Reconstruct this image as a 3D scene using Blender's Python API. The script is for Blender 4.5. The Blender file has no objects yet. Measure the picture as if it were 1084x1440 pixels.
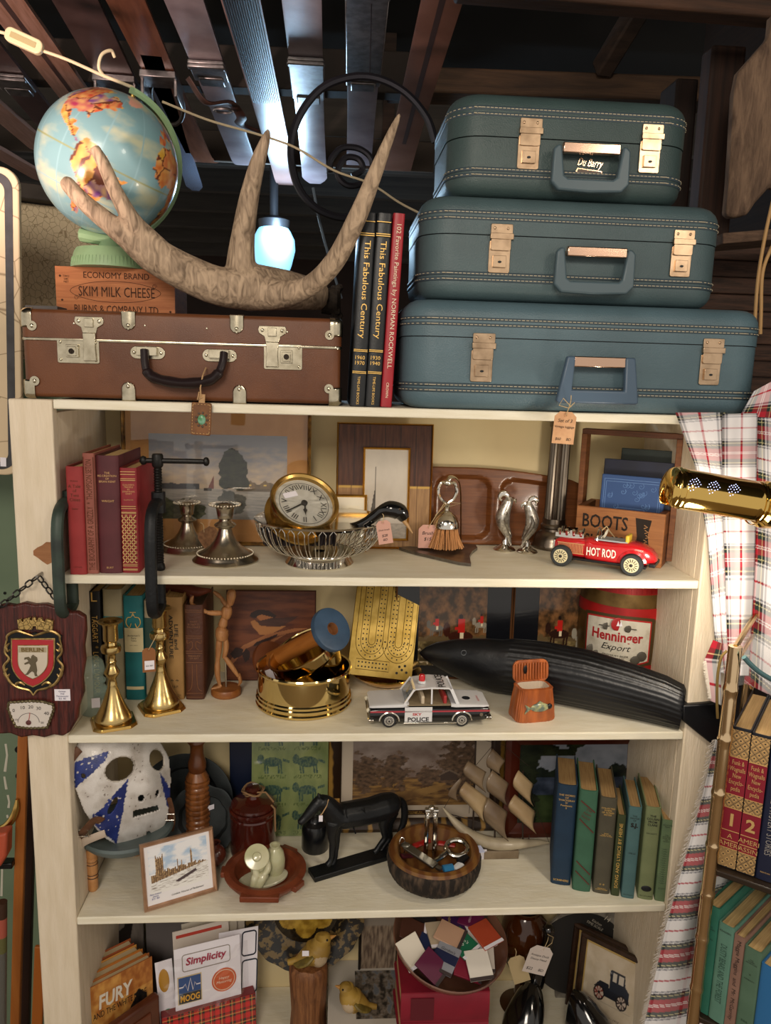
import bpy, bmesh, math, random
from mathutils import Vector as V, Matrix, noise as N
from math import sin, cos, pi, radians as R
random.seed(7)
sc = bpy.context.scene
COL = sc.collection
# ---------------------------------------------------------------- camera (solved from the shelf edges)
FPX = 1082.0
YAW, PIT, ROL = .0736, .1766, .0285
CAM = V((.4191, -1.2, 1.6))
_f = V((sin(YAW)*cos(PIT), cos(YAW)*cos(PIT), -sin(PIT)))
_r = V((cos(YAW), -sin(YAW), 0)); _u = _r.cross(_f)
_r2 = cos(ROL)*_r + sin(ROL)*_u; _u2 = -sin(ROL)*_r + cos(ROL)*_u
cd = bpy.data.cameras.new('camera'); cam = bpy.data.objects.new('camera', cd); COL.objects.link(cam)
cam.matrix_world = Matrix(((_r2.x, _u2.x, -_f.x, CAM.x), (_r2.y, _u2.y, -_f.y, CAM.y), (_r2.z, _u2.z, -_f.z, CAM.z), (0, 0, 0, 1)))
cd.sensor_fit = 'VERTICAL'; cd.sensor_height = 36.0; cd.lens = FPX*36.0/1440.0; cd.clip_start = .05
sc.camera = cam
def ray(x, y): return _f + (x-542)/FPX*_r2 - (y-720)/FPX*_u2
def _on(i, v, x, y):
    d = ray(x, y); return CAM + d*((v-CAM[i])/d[i])
def PX(x, y, v): return _on(0, v, x, y)
def PY(x, y, v): return _on(1, v, x, y)
def PZ(x, y, v): return _on(2, v, x, y)
def mpp(p): return (p-CAM).dot(_f)/FPX          # metres one photo pixel covers at that point
# shelf heights and size
T1, T2, T3, T4, T5 = 1.5495, 1.2772, 1.008, .6752, .285
W, D = 1.0338, .275
# ---------------------------------------------------------------- materials
def lin(h):
    if not isinstance(h, str): return tuple(h)[:3] + (1,)
    c = [int(h[i:i+2], 16)/255 for i in (0, 2, 4)]
    return tuple(x/12.92 if x <= .04045 else ((x+.055)/1.055)**2.4 for x in c) + (1,)
_mats = {}
def mat(c, rough=.5, metal=0., c2=None, sc_=20, kind='noise', bump=0., bsc=150., stretch=(1, 1, 1), coat=0., trans=0., ior=1.45, emit=0., ramp=(.35, .65), det=4., sheen=0., alpha=1., dist=0., sub=0.):
    key = (c, rough, metal, c2, sc_, kind, bump, bsc, stretch, coat, trans, ior, emit, ramp, det, sheen, alpha, dist, sub)
    if key in _mats: return _mats[key]
    m = bpy.data.materials.new('mat_%03d' % len(_mats)); m.use_nodes = True
    nt = m.node_tree; b = nt.nodes['Principled BSDF']; L = nt.links.new
    b.inputs['Base Color'].default_value = lin(c); b.inputs['Roughness'].default_value = rough
    b.inputs['Metallic'].default_value = metal
    b.inputs['Coat Weight'].default_value = coat; b.inputs['Coat Roughness'].default_value = .08
    b.inputs['Transmission Weight'].default_value = trans; b.inputs['IOR'].default_value = ior
    b.inputs['Alpha'].default_value = alpha
    if sheen: b.inputs['Sheen Weight'].default_value = sheen
    if sub:
        b.inputs['Subsurface Weight'].default_value = sub; b.inputs['Subsurface Radius'].default_value = (.01, .008, .006)
    if emit:
        b.inputs['Emission Color'].default_value = lin(c); b.inputs['Emission Strength'].default_value = emit
    if c2 or bump or kind == 'attr':
        tc = nt.nodes.new('ShaderNodeTexCoord'); mp = nt.nodes.new('ShaderNodeMapping'); mp.inputs['Scale'].default_value = stretch
        L(tc.outputs['Object'], mp.inputs['Vector'])
    if kind == 'attr':
        a = nt.nodes.new('ShaderNodeAttribute'); a.attribute_name = 'Col'; L(a.outputs['Color'], b.inputs['Base Color'])
    elif c2:
        if kind == 'wood':
            t = nt.nodes.new('ShaderNodeTexNoise'); t.inputs['Scale'].default_value = sc_; t.inputs['Detail'].default_value = 6; t.inputs['Roughness'].default_value = .65; t.inputs['Distortion'].default_value = .6
        elif kind == 'wave':
            t = nt.nodes.new('ShaderNodeTexWave'); t.inputs['Scale'].default_value = sc_; t.inputs['Distortion'].default_value = dist or 3.; t.inputs['Detail'].default_value = 3; t.inputs['Detail Scale'].default_value = 1.5
        elif kind == 'vor':
            t = nt.nodes.new('ShaderNodeTexVoronoi'); t.inputs['Scale'].default_value = sc_; t.feature = 'DISTANCE_TO_EDGE'
        else:
            t = nt.nodes.new('ShaderNodeTexNoise'); t.inputs['Scale'].default_value = sc_; t.inputs['Detail'].default_value = det; t.inputs['Distortion'].default_value = dist
        L(mp.outputs[0], t.inputs['Vector'])
        rp = nt.nodes.new('ShaderNodeValToRGB'); rp.color_ramp.elements[0].position = ramp[0]; rp.color_ramp.elements[1].position = ramp[1]
        rp.color_ramp.elements[0].color = lin(c); rp.color_ramp.elements[1].color = lin(c2)
        L(t.outputs[0], rp.inputs[0]); L(rp.outputs[0], b.inputs['Base Color'])
    if bump:
        n = nt.nodes.new('ShaderNodeTexNoise'); n.inputs['Scale'].default_value = bsc; n.inputs['Detail'].default_value = 3
        L(mp.outputs[0], n.inputs['Vector'])
        bp = nt.nodes.new('ShaderNodeBump'); bp.inputs['Strength'].default_value = bump; bp.inputs['Distance'].default_value = .002
        L(n.outputs[0], bp.inputs['Height']); L(bp.outputs[0], b.inputs['Normal'])
    _mats[key] = m
    return m
# ---------------------------------------------------------------- objects
MW = {}
def meta(o, label=None, cat=None, group=None, kind=None):
    if label: o['label'] = label
    if cat: o['category'] = cat
    if group: o['group'] = group
    if kind: o['kind'] = kind
    return o
def rot(rx=0, ry=0, rz=0): return Matrix.Rotation(R(rz), 4, 'Z') @ Matrix.Rotation(R(ry), 4, 'Y') @ Matrix.Rotation(R(rx), 4, 'X')
def put(o, M, parent=None):
    if parent is not None: o.parent = parent
    o.matrix_basis = M
    MW[o.name] = (MW[parent.name] if parent is not None else Matrix()) @ M
    return o
def thing(name, label, cat, loc=(0, 0, 0), rx=0, ry=0, rz=0, group=None, M=None):
    o = bpy.data.objects.new(name, None); COL.objects.link(o); o.empty_display_size = .02
    put(o, M if M is not None else Matrix.Translation(V(loc)) @ rot(rx, ry, rz))
    return meta(o, label, cat, group)
class B:
    """collects shapes into one mesh; mi = material slot"""
    def __init__(s): s.v = []; s.f = []; s.m = []; s.pc = []; s.T = Matrix()
    def add(s, vs, fs, mi=0, T=None):
        M = s.T @ T if T is not None else s.T
        n = len(s.v); s.v += [M @ V(p) for p in vs]
        f0 = len(s.f)
        for f in fs: s.f.append([n+i for i in f]); s.m.append(mi)
        s.pc.append((n, len(s.v), f0, len(s.f)))
        return s
    def each(s, name, mats, parent=None, **k):
        for i0, i1, f0, f1 in s.pc:
            b = B(); b.v = s.v[i0:i1]; b.f = [tuple(i-i0 for i in f) for f in s.f[f0:f1]]; b.m = s.m[f0:f1]; o = b.build(name, mats, parent, **k)
        return o
    def box(s, c, d, mi=0, T=None, taper=1.):
        x, y, z = c; a, b, h = d[0]/2, d[1]/2, d[2]/2; t = taper
        vs = [(x-a, y-b, z-h), (x+a, y-b, z-h), (x+a, y+b, z-h), (x-a, y+b, z-h), (x-a*t, y-b*t, z+h), (x+a*t, y-b*t, z+h), (x+a*t, y+b*t, z+h), (x-a*t, y+b*t, z+h)]
        return s.add(vs, [(3, 2, 1, 0), (4, 5, 6, 7), (0, 1, 5, 4), (1, 2, 6, 5), (2, 3, 7, 6), (3, 0, 4, 7)], mi, T)
    def bar(s, p, q, w, h, mi=0, up=(0, 0, 1)):
        p, q = V(p), V(q); d = (q-p); l = d.length; d.normalize(); u = V(up)
        x = d.cross(u)
        if x.length < 1e-4: x = d.cross(V((0, 1, 0)))
        x.normalize(); u = x.cross(d)
        M = Matrix(((x.x, d.x, u.x, p.x), (x.y, d.y, u.y, p.y), (x.z, d.z, u.z, p.z), (0, 0, 0, 1)))
        return s.box((0, l/2, 0), (w, l, h), mi, M)
    def lathe(s, prof, n=32, mi=0, T=None, cap=True):
        vs = []; fs = []
        for r, z in prof:
            for k in range(n): vs.append((r*cos(2*pi*k/n), r*sin(2*pi*k/n), z))
        for i in range(len(prof)-1):
            for k in range(n):
                k2 = (k+1) % n; fs.append((i*n+k, i*n+k2, (i+1)*n+k2, (i+1)*n+k))
        if cap:
            if prof[0][0] > 1e-5: fs.append(tuple(range(n-1, -1, -1)))
            if prof[-1][0] > 1e-5: fs.append(tuple((len(prof)-1)*n+k for k in range(n)))
        return s.add(vs, fs, mi, T)
    def cyl(s, p, q, r, r2=None, n=16, mi=0):
        return s.tube([p, q], [r, r if r2 is None else r2], n, mi)
    def tube(s, pts, rad, n=8, mi=0, closed=False, flat=1., up=None):
        pts = [V(p) for p in pts]; m = len(pts)
        if not isinstance(rad, (list, tuple)): rad = [rad]*m
        vs = []; fs = []; prev = None
        for i, p in enumerate(pts):
            if closed: t = pts[(i+1) % m]-pts[i-1]
            else: t = pts[min(i+1, m-1)]-pts[max(i-1, 0)]
            if t.length < 1e-9: t = V((0, 0, 1))
            t.normalize()
            if prev is None:
                a = V(up) if up else (V((0, 0, 1)) if abs(t.z) < .9 else V((1, 0, 0)))
                x = t.cross(a).normalized()
            else:
                x = prev - t*prev.dot(t)
                x = x.normalized() if x.length > 1e-6 else prev
            prev = x; y = t.cross(x)
            for k in range(n):
                a = 2*pi*k/n; vs.append(p + (x*cos(a) + y*sin(a)*flat)*rad[i])
        for i in range(m if closed else m-1):
            j = (i+1) % m
            for k in range(n):
                k2 = (k+1) % n; fs.append((i*n+k, i*n+k2, j*n+k2, j*n+k))
        if not closed: fs += [tuple(range(n-1, -1, -1)), tuple((m-1)*n+k for k in range(n))]
        return s.add(vs, fs, mi)
    def ball(s, c, r, mi=0, n=16, T=None):
        if not isinstance(r, (list, tuple)): r = (r, r, r)
        h = max(4, n//2)
        pr = [(sin(pi*i/h), -cos(pi*i/h)) for i in range(h+1)]; pr[0] = (1e-5, -1); pr[-1] = (1e-5, 1)
        M = Matrix.Translation(V(c)) @ Matrix.Diagonal((r[0], r[1], r[2], 1))
        return s.lathe(pr, n, mi, (T @ M) if T is not None else M)
    def prism(s, poly, h, mi=0, T=None, z0=0., top=None):
        n = len(poly); pt = top or poly
        vs = [(x, y, z0) for x, y in poly] + [(x, y, z0+h) for x, y in pt]
        fs = [tuple(range(n-1, -1, -1)), tuple(range(n, 2*n))] + [(i, (i+1) % n, n+(i+1) % n, n+i) for i in range(n)]
        return s.add(vs, fs, mi, T)
    def loft(s, rings, mi=0, T=None, cap=True, closed=True):
        n = len(rings[0]); vs = [p for r in rings for p in r]; fs = []
        for i in range(len(rings)-1):
            for k in range(n if closed else n-1):
                k2 = (k+1) % n; fs.append((i*n+k, i*n+k2, (i+1)*n+k2, (i+1)*n+k))
        if cap and closed: fs += [tuple(range(n-1, -1, -1)), tuple((len(rings)-1)*n+k for k in range(n))]
        return s.add(vs, fs, mi, T)
    def sheet(s, fn, nu, nv, mi=0, T=None):
        vs = [fn(i/nu, j/nv) for j in range(nv+1) for i in range(nu+1)]
        fs = [(j*(nu+1)+i, j*(nu+1)+i+1, (j+1)*(nu+1)+i+1, (j+1)*(nu+1)+i) for j in range(nv) for i in range(nu)]
        return s.add(vs, fs, mi, T)
    def build(s, name, mats, parent=None, M=None, bevel=0., seg=2, ang=35, world=False, sub=0, solid=0., fix=True, cols=None, label=None, remesh=0., smooth=0, off=-1):
        me = bpy.data.meshes.new(name)
        vs = s.v
        if world and parent is not None:
            iv = MW[parent.name].inverted(); vs = [iv @ p for p in vs]
        me.from_pydata([tuple(p) for p in vs], [], s.f)
        if not isinstance(mats, (list, tuple)): mats = [mats]
        for q in mats: me.materials.append(q)
        if len(mats) > 1: me.polygons.foreach_set('material_index', s.m)
        if fix:
            bm = bmesh.new(); bm.from_mesh(me); bmesh.ops.recalc_face_normals(bm, faces=bm.faces); bm.to_mesh(me); bm.free()
        if cols is not None:
            a = me.color_attributes.new('Col', 'FLOAT_COLOR', 'POINT'); a.data.foreach_set('color', cols)
        me.polygons.foreach_set('use_smooth', [True]*len(me.polygons))
        me.set_sharp_from_angle(angle=R(ang)); me.update()
        o = bpy.data.objects.new(name, me); COL.objects.link(o)
        put(o, M if M is not None else Matrix(), parent)
        if remesh:
            q = o.modifiers.new('r', 'REMESH'); q.mode = 'VOXEL'; q.voxel_size = remesh; q.use_smooth_shade = True
        if smooth:
            q = o.modifiers.new('s', 'SMOOTH'); q.factor = .5; q.iterations = smooth
        if solid:
            q = o.modifiers.new('t', 'SOLIDIFY'); q.thickness = solid; q.offset = off
        if bevel:
            q = o.modifiers.new('b', 'BEVEL'); q.width = bevel; q.segments = seg; q.limit_method = 'ANGLE'; q.angle_limit = R(40)
        if sub:
            q = o.modifiers.new('u', 'SUBSURF'); q.levels = sub; q.render_levels = sub
        if label: o['label'] = label
        return o
UP = Matrix.Rotation(pi/2, 4, 'X')      # lettering and pictures stand up and face the room (-Y)
def TR(x, y, z): return Matrix.Translation(V((x, y, z)))
def text(parent, s, width, m, M, name='lettering', height=None, ext=.0002, shear=0., bold=0., align='CENTER', space=1., label=None, world=False):
    """writing in the local XY plane of M, scaled to the given width (and height)"""
    cu = bpy.data.curves.new('t', 'FONT'); cu.body = s; cu.align_x = align; cu.align_y = 'CENTER'; cu.resolution_u = 2
    cu.shear = shear; cu.offset = bold; cu.space_line = space; cu.extrude = 0
    t = bpy.data.objects.new('t', cu)
    me = bpy.data.meshes.new_from_object(t); bpy.data.objects.remove(t); bpy.data.curves.remove(cu)
    xs = [p.co.x for p in me.vertices]; ys = [p.co.y for p in me.vertices]
    if not xs: return None
    cx, cy = (min(xs)+max(xs))/2, (min(ys)+max(ys))/2
    if width is None: k2 = height/(max(ys)-min(ys)); k = k2
    else:
        k = width/(max(xs)-min(xs)); k2 = k if height is None else height/(max(ys)-min(ys))
    for p in me.vertices: p.co = ((p.co.x-cx)*k, (p.co.y-cy)*k2, ext)
    me.materials.clear(); me.materials.append(m); me.name = name
    o = bpy.data.objects.new(name, me); COL.objects.link(o)
    if world and parent is not None: M = MW[parent.name].inverted() @ M
    put(o, M, parent)
    if label: o['label'] = label
    return o
def bent(parent, s, width, m, R0, z, height, a0=-pi/2, ext=.0003, shear=0., bold=0., name='lettering', off=0.):
    """writing wrapped round an upright cylinder of radius R0"""
    o = text(parent, s, width, m, Matrix(), name, height, ext, shear, bold)
    for v in o.data.vertices:
        a = a0+(v.co.x+off)/R0; v.co = ((R0+ext)*cos(a), (R0+ext)*sin(a), z+v.co.y)
    return o
# painted pictures: a fine grid whose points carry the paint colour
PAINT = mat('808080', .45, kind='attr'); PAINT_GLOSS = mat('808080', .14, kind='attr', coat=.4); PAINT_MATT = mat('808080', .85, kind='attr')
def painted(name, fn, w, h, nx, ny, parent, M, m=None, label=None):
    b = B(); b.sheet(lambda u, v: ((u-.5)*w, (v-.5)*h, 0), nx, ny)
    cols = []
    for j in range(ny+1):
        for i in range(nx+1): cols += list(lin(fn(i/nx, j/ny)))
    return b.build(name, m or PAINT, parent, M, cols=cols, fix=False, label=label)
def mixc(a, b, t):
    a, b = lin(a), lin(b); t = max(0., min(1., t)); return tuple(a[i]+(b[i]-a[i])*t for i in range(3))
def nz(x, y, s=1., z=0.): return N.noise(V((x*s, y*s, z)))
def fbm(x, y, s=1., z=0.): return N.fractal(V((x*s, y*s, z)), 1., 2., 5)
def inside(x, y, poly):
    c = False; j = len(poly)-1
    for i in range(len(poly)):
        xi, yi = poly[i]; xj, yj = poly[j]
        if (yi > y) != (yj > y) and x < (xj-xi)*(y-yi)/(yj-yi)+xi: c = not c
        j = i
    return c
def rrect(w, h, r, n=5):
    p = []
    for cx, cy, a0 in ((w/2-r, h/2-r, 0), (-w/2+r, h/2-r, 90), (-w/2+r, -h/2+r, 180), (w/2-r, -h/2+r, 270)):
        for k in range(n+1):
            a = R(a0+90*k/n); p.append((cx+r*cos(a), cy+r*sin(a)))
    return p
def smoothpath(pts, n=6):
    """Catmull-Rom through the points"""
    P = [V(p) for p in pts]; P = [2*P[0]-P[1]] + P + [2*P[-1]-P[-2]]; o = []
    for i in range(1, len(P)-2):
        for k in range(n):
            t = k/n; a, b, c, d = P[i-1:i+3]
            o.append(.5*((2*b)+(c-a)*t+(2*a-5*b+4*c-d)*t*t+(3*b-a-3*c+d)*t**3))
    o.append(P[-2]); return o
def lerp_list(a, n=6):
    o = []
    for i in range(len(a)-1):
        for k in range(n): o.append(a[i]+(a[i+1]-a[i])*k/n)
    return o+[a[-1]]
# common materials
CREAM = mat('e9e3d0', .5, c2='e0d8c0', sc_=14, bump=.25, bsc=60, stretch=(1, 4, 9))
CREAMV = mat('e0d2bc', .55, c2='d6c7ae', sc_=10, bump=.5, bsc=45, stretch=(8, 8, 1))
CHROME = mat('d8d4cc', .12, 1.); SILVER = mat('c4bcac', .27, 1., c2='8d8676', sc_=35, ramp=(.45, .8)); STEEL = mat('9a9890', .35, 1.)
BRASS = mat('dcb868', .1, 1.); BRASS_OLD = mat('c4a05c', .26, 1., c2='846630', sc_=40, ramp=(.5, .85)); GOLD = mat('d6a850', .3, 1.)
BLACK = mat('0c0c0e', .4); IRON = mat('15171a', .5, .3, bump=.4, bsc=120); STRING = mat('b9a27a', .9)
GILT = mat('e2b866', .4, .4); INK = mat('1c1a18', .7); TAGC = mat('cfa27a', .8, c2='c0916a', sc_=60); WHITEP = mat('e6e2ea', .7)
PAGES = mat('c9ab78', .85, c2='a98a58', sc_=90, kind='wood', stretch=(9, .2, .2)); GLASS = mat('ffffff', .02, trans=1., ior=1.45)
# ================================================================ the bookcase and the room
bc = thing('bookcase', 'cream painted wooden bookcase with worn edges holding the antiques', 'bookcase', (0, 0, 0))
def shelf_board(zt, th=.0145):
    b = B(); b.box((W/2, D/2, zt-th/2), (W, D, th)); return b.build('shelf', CREAM, bc, bevel=.002)
for z in (T2, T3, T4, T5): shelf_board(z)
b = B(); b.box((W/2+.0355, D/2, T1-.00725), (W+.069, D, .0145)); b.build('shelf', CREAM, bc, bevel=.002)
b = B(); b.box((-.032, .010, T1/2), (.064, .022, T1-.001)); b.build('stile', CREAMV, bc, bevel=.0025)
b = B(); b.box((W+.036, .010, T1/2), (.071, .022, T1-.017)); b.build('stile', CREAMV, bc, bevel=.0025)
b = B(); b.box((-.010, D/2+.011, T1/2-.01), (.019, D-.021, T1-.022)); b.build('side_panel', CREAMV, bc)
b = B(); b.box((W+.010, D/2+.011, T1/2-.01), (.019, D-.021, T1-.022)); b.build('side_panel', CREAMV, bc)
b = B(); b.box((W/2, D+.006, T1/2-.01), (W+.04, .011, T1-.022)); b.build('back_panel', mat('e2d0a2', .6, c2='d6c294', sc_=6), bc)
# hinge-shaped patch of bare wood on the left stile
p0 = PY(62, 779, -.0012)
b = B(); b.prism([(.016, .019), (.004, .019), (-.002, .014), (-.010, .010), (-.016, .005), (-.016, -.002), (-.010, -.006), (-.003, -.012), (.004, -.017), (.010, -.014), (.016, -.011)], .0006, T=TR(p0.x, -.001, p0.z) @ UP)
b.build('bare_patch', mat('a8764e', .7, c2='8e5e3a', sc_=30, stretch=(.3, 1, 4)), bc)
# room shell
def st(name, b, m, **k): return meta(b.build(name, m, **k), kind='structure')
GREENW = mat('6f8068', .6, c2='64765e', sc_=8, ramp=(.3, .7))
b = B(); b.box((-.55, .42, .80), (1.0, .05, 1.62))
for px, py, r in ((26, 1054, 5), (27, 1091, 5), (7, 834, 2)):
    p = PY(px, py, .395); b.lathe([(r*mpp(p), 0), (r*mpp(p), .002)], 14, 1, TR(p.x, .3955, p.z) @ UP)
for l in ([(8, 1046), (10, 1062), (7, 1085)], [(6, 1092), (9, 1110)], [(11, 1118), (13, 1128), (12, 1136)], [(10, 1146), (11, 1150)], [(2, 1190), (3, 1225), (2, 1260)]):
    b.tube([PY(x, y, .3945) for x, y in l], [.002+.0015*random.random() for _ in l], 6, 2, flat=.3, up=(0, 1, 0))
st('wall_left', b, [GREENW, mat('0c0e0c', .9), mat('c8c4b4', .8)])
b = B(); b.box((.4, 5.6, 1.4), (7, .05, 3.6)); st('wall_back', b, mat('2e1e18', .85, c2='241712', sc_=3))
b = B(); b.box((.4, 1.6, -.03), (7, 8.2, .06)); st('floor', b, mat('8c785e', .6, c2='7a674e', sc_=5, kind='wood', stretch=(1, 8, 1)))
b = B(); b.box((.4, 1.6, 2.78), (7, 8.2, .05)); st('ceiling', b, mat('070504', .95, c2='0c0907', sc_=4))
b = B(); b.box((1.62, .62, 1.3), (.05, 1.6, 3.0)); st('wall_right', b, mat('2e1e16', .8, c2='1e130e', sc_=5, kind='wood', stretch=(1, .4, 12)))
# ================================================================ shared builders
def fr(px0, py0, px1, py1, Y):
    """centre x, centre z, width, height of a photo rectangle lying in the plane y = Y"""
    a = PY((px0+px1)/2, (py0+py1)/2, Y); l = PY(px0, (py0+py1)/2, Y); r = PY(px1, (py0+py1)/2, Y); t = PY((px0+px1)/2, py0, Y); b = PY((px0+px1)/2, py1, Y)
    return a.x, a.z, r.x-l.x, t.z-b.z
def ring(w, d, r, n=6): return rrect(w, d, r, n)
def case_rings(w, d, z0, z1, rc, rb, rt, n=6, steps=5, out=0.):
    """rounded box between z0 and z1: rb / rt round the bottom and the top edge"""
    o = []
    if rb:
        for k in range(steps+1):
            a = pi/2*k/steps; i = rb*(1-sin(a)); o.append((i, z0+rb*(1-cos(a))))
    else: o.append((0, z0))
    if rt:
        for k in range(steps+1):
            a = pi/2*k/steps; i = rt*(1-cos(a)); o.append((i, z1-rt+rt*sin(a)))
    else: o.append((0, z1))
    return [[(x, y, z) for x, y in ring(w-2*i+2*out, d-2*i+2*out, max(rc-i+out, .002), n)] for i, z in o]
def book(name, label, px, py, zt, tpx, hpx, d, cover, lean=0, rz=0, titles=(), group=None, pages=None, rx=0, loc=None, extra=None, cat='book', yoff=0., curve=.12, thick=None, height=None):
    """a closed book standing with its spine to the room; px, py = middle of the spine's foot in the photo"""
    p = PZ(px, py, zt) if loc is None else V(loc)
    k = mpp(p); t = thick or tpx*k; h = height or hpx*k*1.01
    M = TR(p.x, p.y, zt + abs(sin(R(lean)))*t/2 + .0004) @ rot(rx, 0, rz) @ Matrix.Rotation(R(lean), 4, 'Y')
    o = thing(name, label, cat, M=M, group=group)
    c = .0022; bl = t*curve
    out = [(-t/2, d), (-t/2, .003)] + [(-t/2*cos(pi*i/8), -bl*sin(pi*i/8)+.002) for i in range(1, 8)] + [(t/2, .003), (t/2, d)]
    inn = [(t/2-c, d), (t/2-c, .005)] + [(t/2*.8*cos(pi*i/6), -bl*.8*sin(pi*i/6)+.004) for i in range(1, 6)] + [(-t/2+c, .005), (-t/2+c, d)]
    b = B(); b.prism(out+inn, h); b.build('cover', cover, o, ang=50)
    b = B(); b.box((0, d/2, h/2), (t-2*c-.0002, d-.012, h-.008)); b.build('pages', pages or PAGES, o)
    for q in titles:
        s, zf, wf, mode, m = q[:5]; kw = q[5] if len(q) > 5 else {}
        xo = kw.pop('xo', 0.) if kw else 0.; hh = kw.pop('hh', None) if kw else None
        y = -bl+.002-.0003
        if mode == 'h': text(o, s, wf*t, m, TR(xo*t, y, zf*h) @ UP, 'spine_lettering', height=hh and hh*t, **kw)
        elif mode == 'v': text(o, s, wf*h, m, TR(xo*t, y, zf*h) @ UP @ Matrix.Rotation(-pi/2, 4, 'Z'), 'spine_lettering', height=hh and hh*t, **kw)
        elif mode == 'u': text(o, s, wf*h, m, TR(xo*t, y, zf*h) @ UP @ Matrix.Rotation(pi/2, 4, 'Z'), 'spine_lettering', height=hh and hh*t, **kw)
        elif mode == 'band':            # coloured band or panel glued on the spine
            b = B(); hb = wf*h; n = 8; ww = s if isinstance(s, float) else 1.
            def fn(u, v): 
                a = pi*(1-ww)/2 + pi*ww*(1-u); return (t/2*1.004*cos(a), -bl*sin(a)+.002-.00025, zf*h+(v-.5)*hb)
            b.sheet(fn, 10, 1); b.build('spine_band', m, o)
    if extra: extra(o, t, h, d)
    return o
def frame_bars(b, w, h, f, dp, mi=0, lip=.35):
    """four mitred mouldings round an opening; back of the frame at y = 0, front at -dp"""
    for a, L_, H_ in ((0, w, h), (90, h, w), (180, w, h), (270, h, w)):
        prof = [(0, 0), (0, -dp*.7), (f*.35, -dp), (f*.7, -dp*.8), (f, -dp*lip), (f, 0)]
        r0 = [(-L_/2+q, y, -H_/2+q) for q, y in prof]; r1 = [(L_/2-q, y, -H_/2+q) for q, y in prof]
        b.loft([r0, r1], mi, Matrix.Rotation(R(a), 4, 'Y'), cap=False)
    b.box((0, .001, 0), (w-.004, .003, h-.004), mi)
def framed(name, label, rect, Y, f, dp, fm, fn=None, nx=90, ny=90, mat_=None, mw=(0, 0, 0, 0), tilt=0, rz=0, ry=0, pane=False, cat='picture', pm=None, zt=None, group=None, yfoot=None):
    """a framed picture; rect in photo pixels measured in the plane y = Y, mw = mount widths (left, bottom, right, top) as fractions"""
    cx, cz, w, h = fr(*rect, Y)
    if zt is not None:                    # stands on the shelf at zt
        ztop = cz+h/2; h = ztop-zt; cz = (ztop+zt)/2
    o = thing(name, label, cat, M=TR(cx, Y if yfoot is None else yfoot, cz-h/2+.0006) @ rot(tilt, ry, rz), group=group)
    Mc = TR(0, 0, h/2)
    b = B(); frame_bars(b, w, h, f, dp); b.build('frame', fm, o, Mc, ang=25)
    iw, ih = w-2*f, h-2*f
    if mat_:
        b = B(); b.box((0, -.0028, 0), (iw+.004, .0012, ih+.004)); b.build('mount', mat_, o, Mc)
    pw, ph = iw*(1-mw[0]-mw[2]), ih*(1-mw[1]-mw[3])
    px_, pz_ = iw*(mw[0]-mw[2])/2, ih*(mw[1]-mw[3])/2
    if fn: painted('picture', fn, pw, ph, nx, ny, o, Mc @ TR(px_, -.0038, pz_) @ UP, pm)
    if pane:
        b = B(); b.box((0, -.0052, 0), (iw+.002, .0004, ih+.002)); b.build('glass_pane', PANE, o, Mc)
    o['_w'], o['_h'] = w, h
    return o
PANE = mat('ffffff', .04, 1., alpha=.03)
def tag_thing(name, label, cat, top, hang, w, h, m, lines=(), ink=None, rz=0, ry=0, cat_cord=True, loop=None, hole=True, group=None, fs=.6):
    """paper tag hanging from a cord; top = where the cord is tied, hang = top middle of the tag (world)"""
    top, hang = V(top), V(hang)
    o = thing(name, label, cat, M=TR(*hang) @ rot(0, ry, rz), group=group)
    c = w*.22; b = B()
    b.prism([(-w/2, -h), (w/2, -h), (w/2, -c), (w/2-c, 0), (-w/2+c, 0), (-w/2, -c)], .0005, T=UP); b.build('card', m, o)
    b = B(); b.tube([V((.0006*cos(a), -.001, -.16*w+.0018*sin(a))) if 0 else V((.0022*cos(a), -.0008, -.16*w+.0022*sin(a))) for a in [2*pi*i/10 for i in range(10)]], .0006, 5, closed=True); b.build('eyelet', m, o)
    b = B(); mid = (top+hang)/2
    b.tube(smoothpath([top, mid+V((.002, -.002, .002)), hang+V((0, -.001, -.16*w))]), .0007, 5)
    if loop: b.tube([V(q) for q in loop], .0007, 5)
    b.build('cord', STRING, o, world=True)
    for i, (s, zf, wf) in enumerate(lines): text(o, s, w*wf, ink or INK, TR(0, -.0008, -h*zf) @ UP, 'handwriting', shear=.2)
    return o
# ================================================================ on top of the bookcase
LEATH = mat('6a3e22', .42, c2='5a3219', sc_=16, bump=.2, bsc=900)
PLATE = mat('c8bfa8', .22, 1., c2='9a907a', sc_=60, ramp=(.4, .8))
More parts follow.
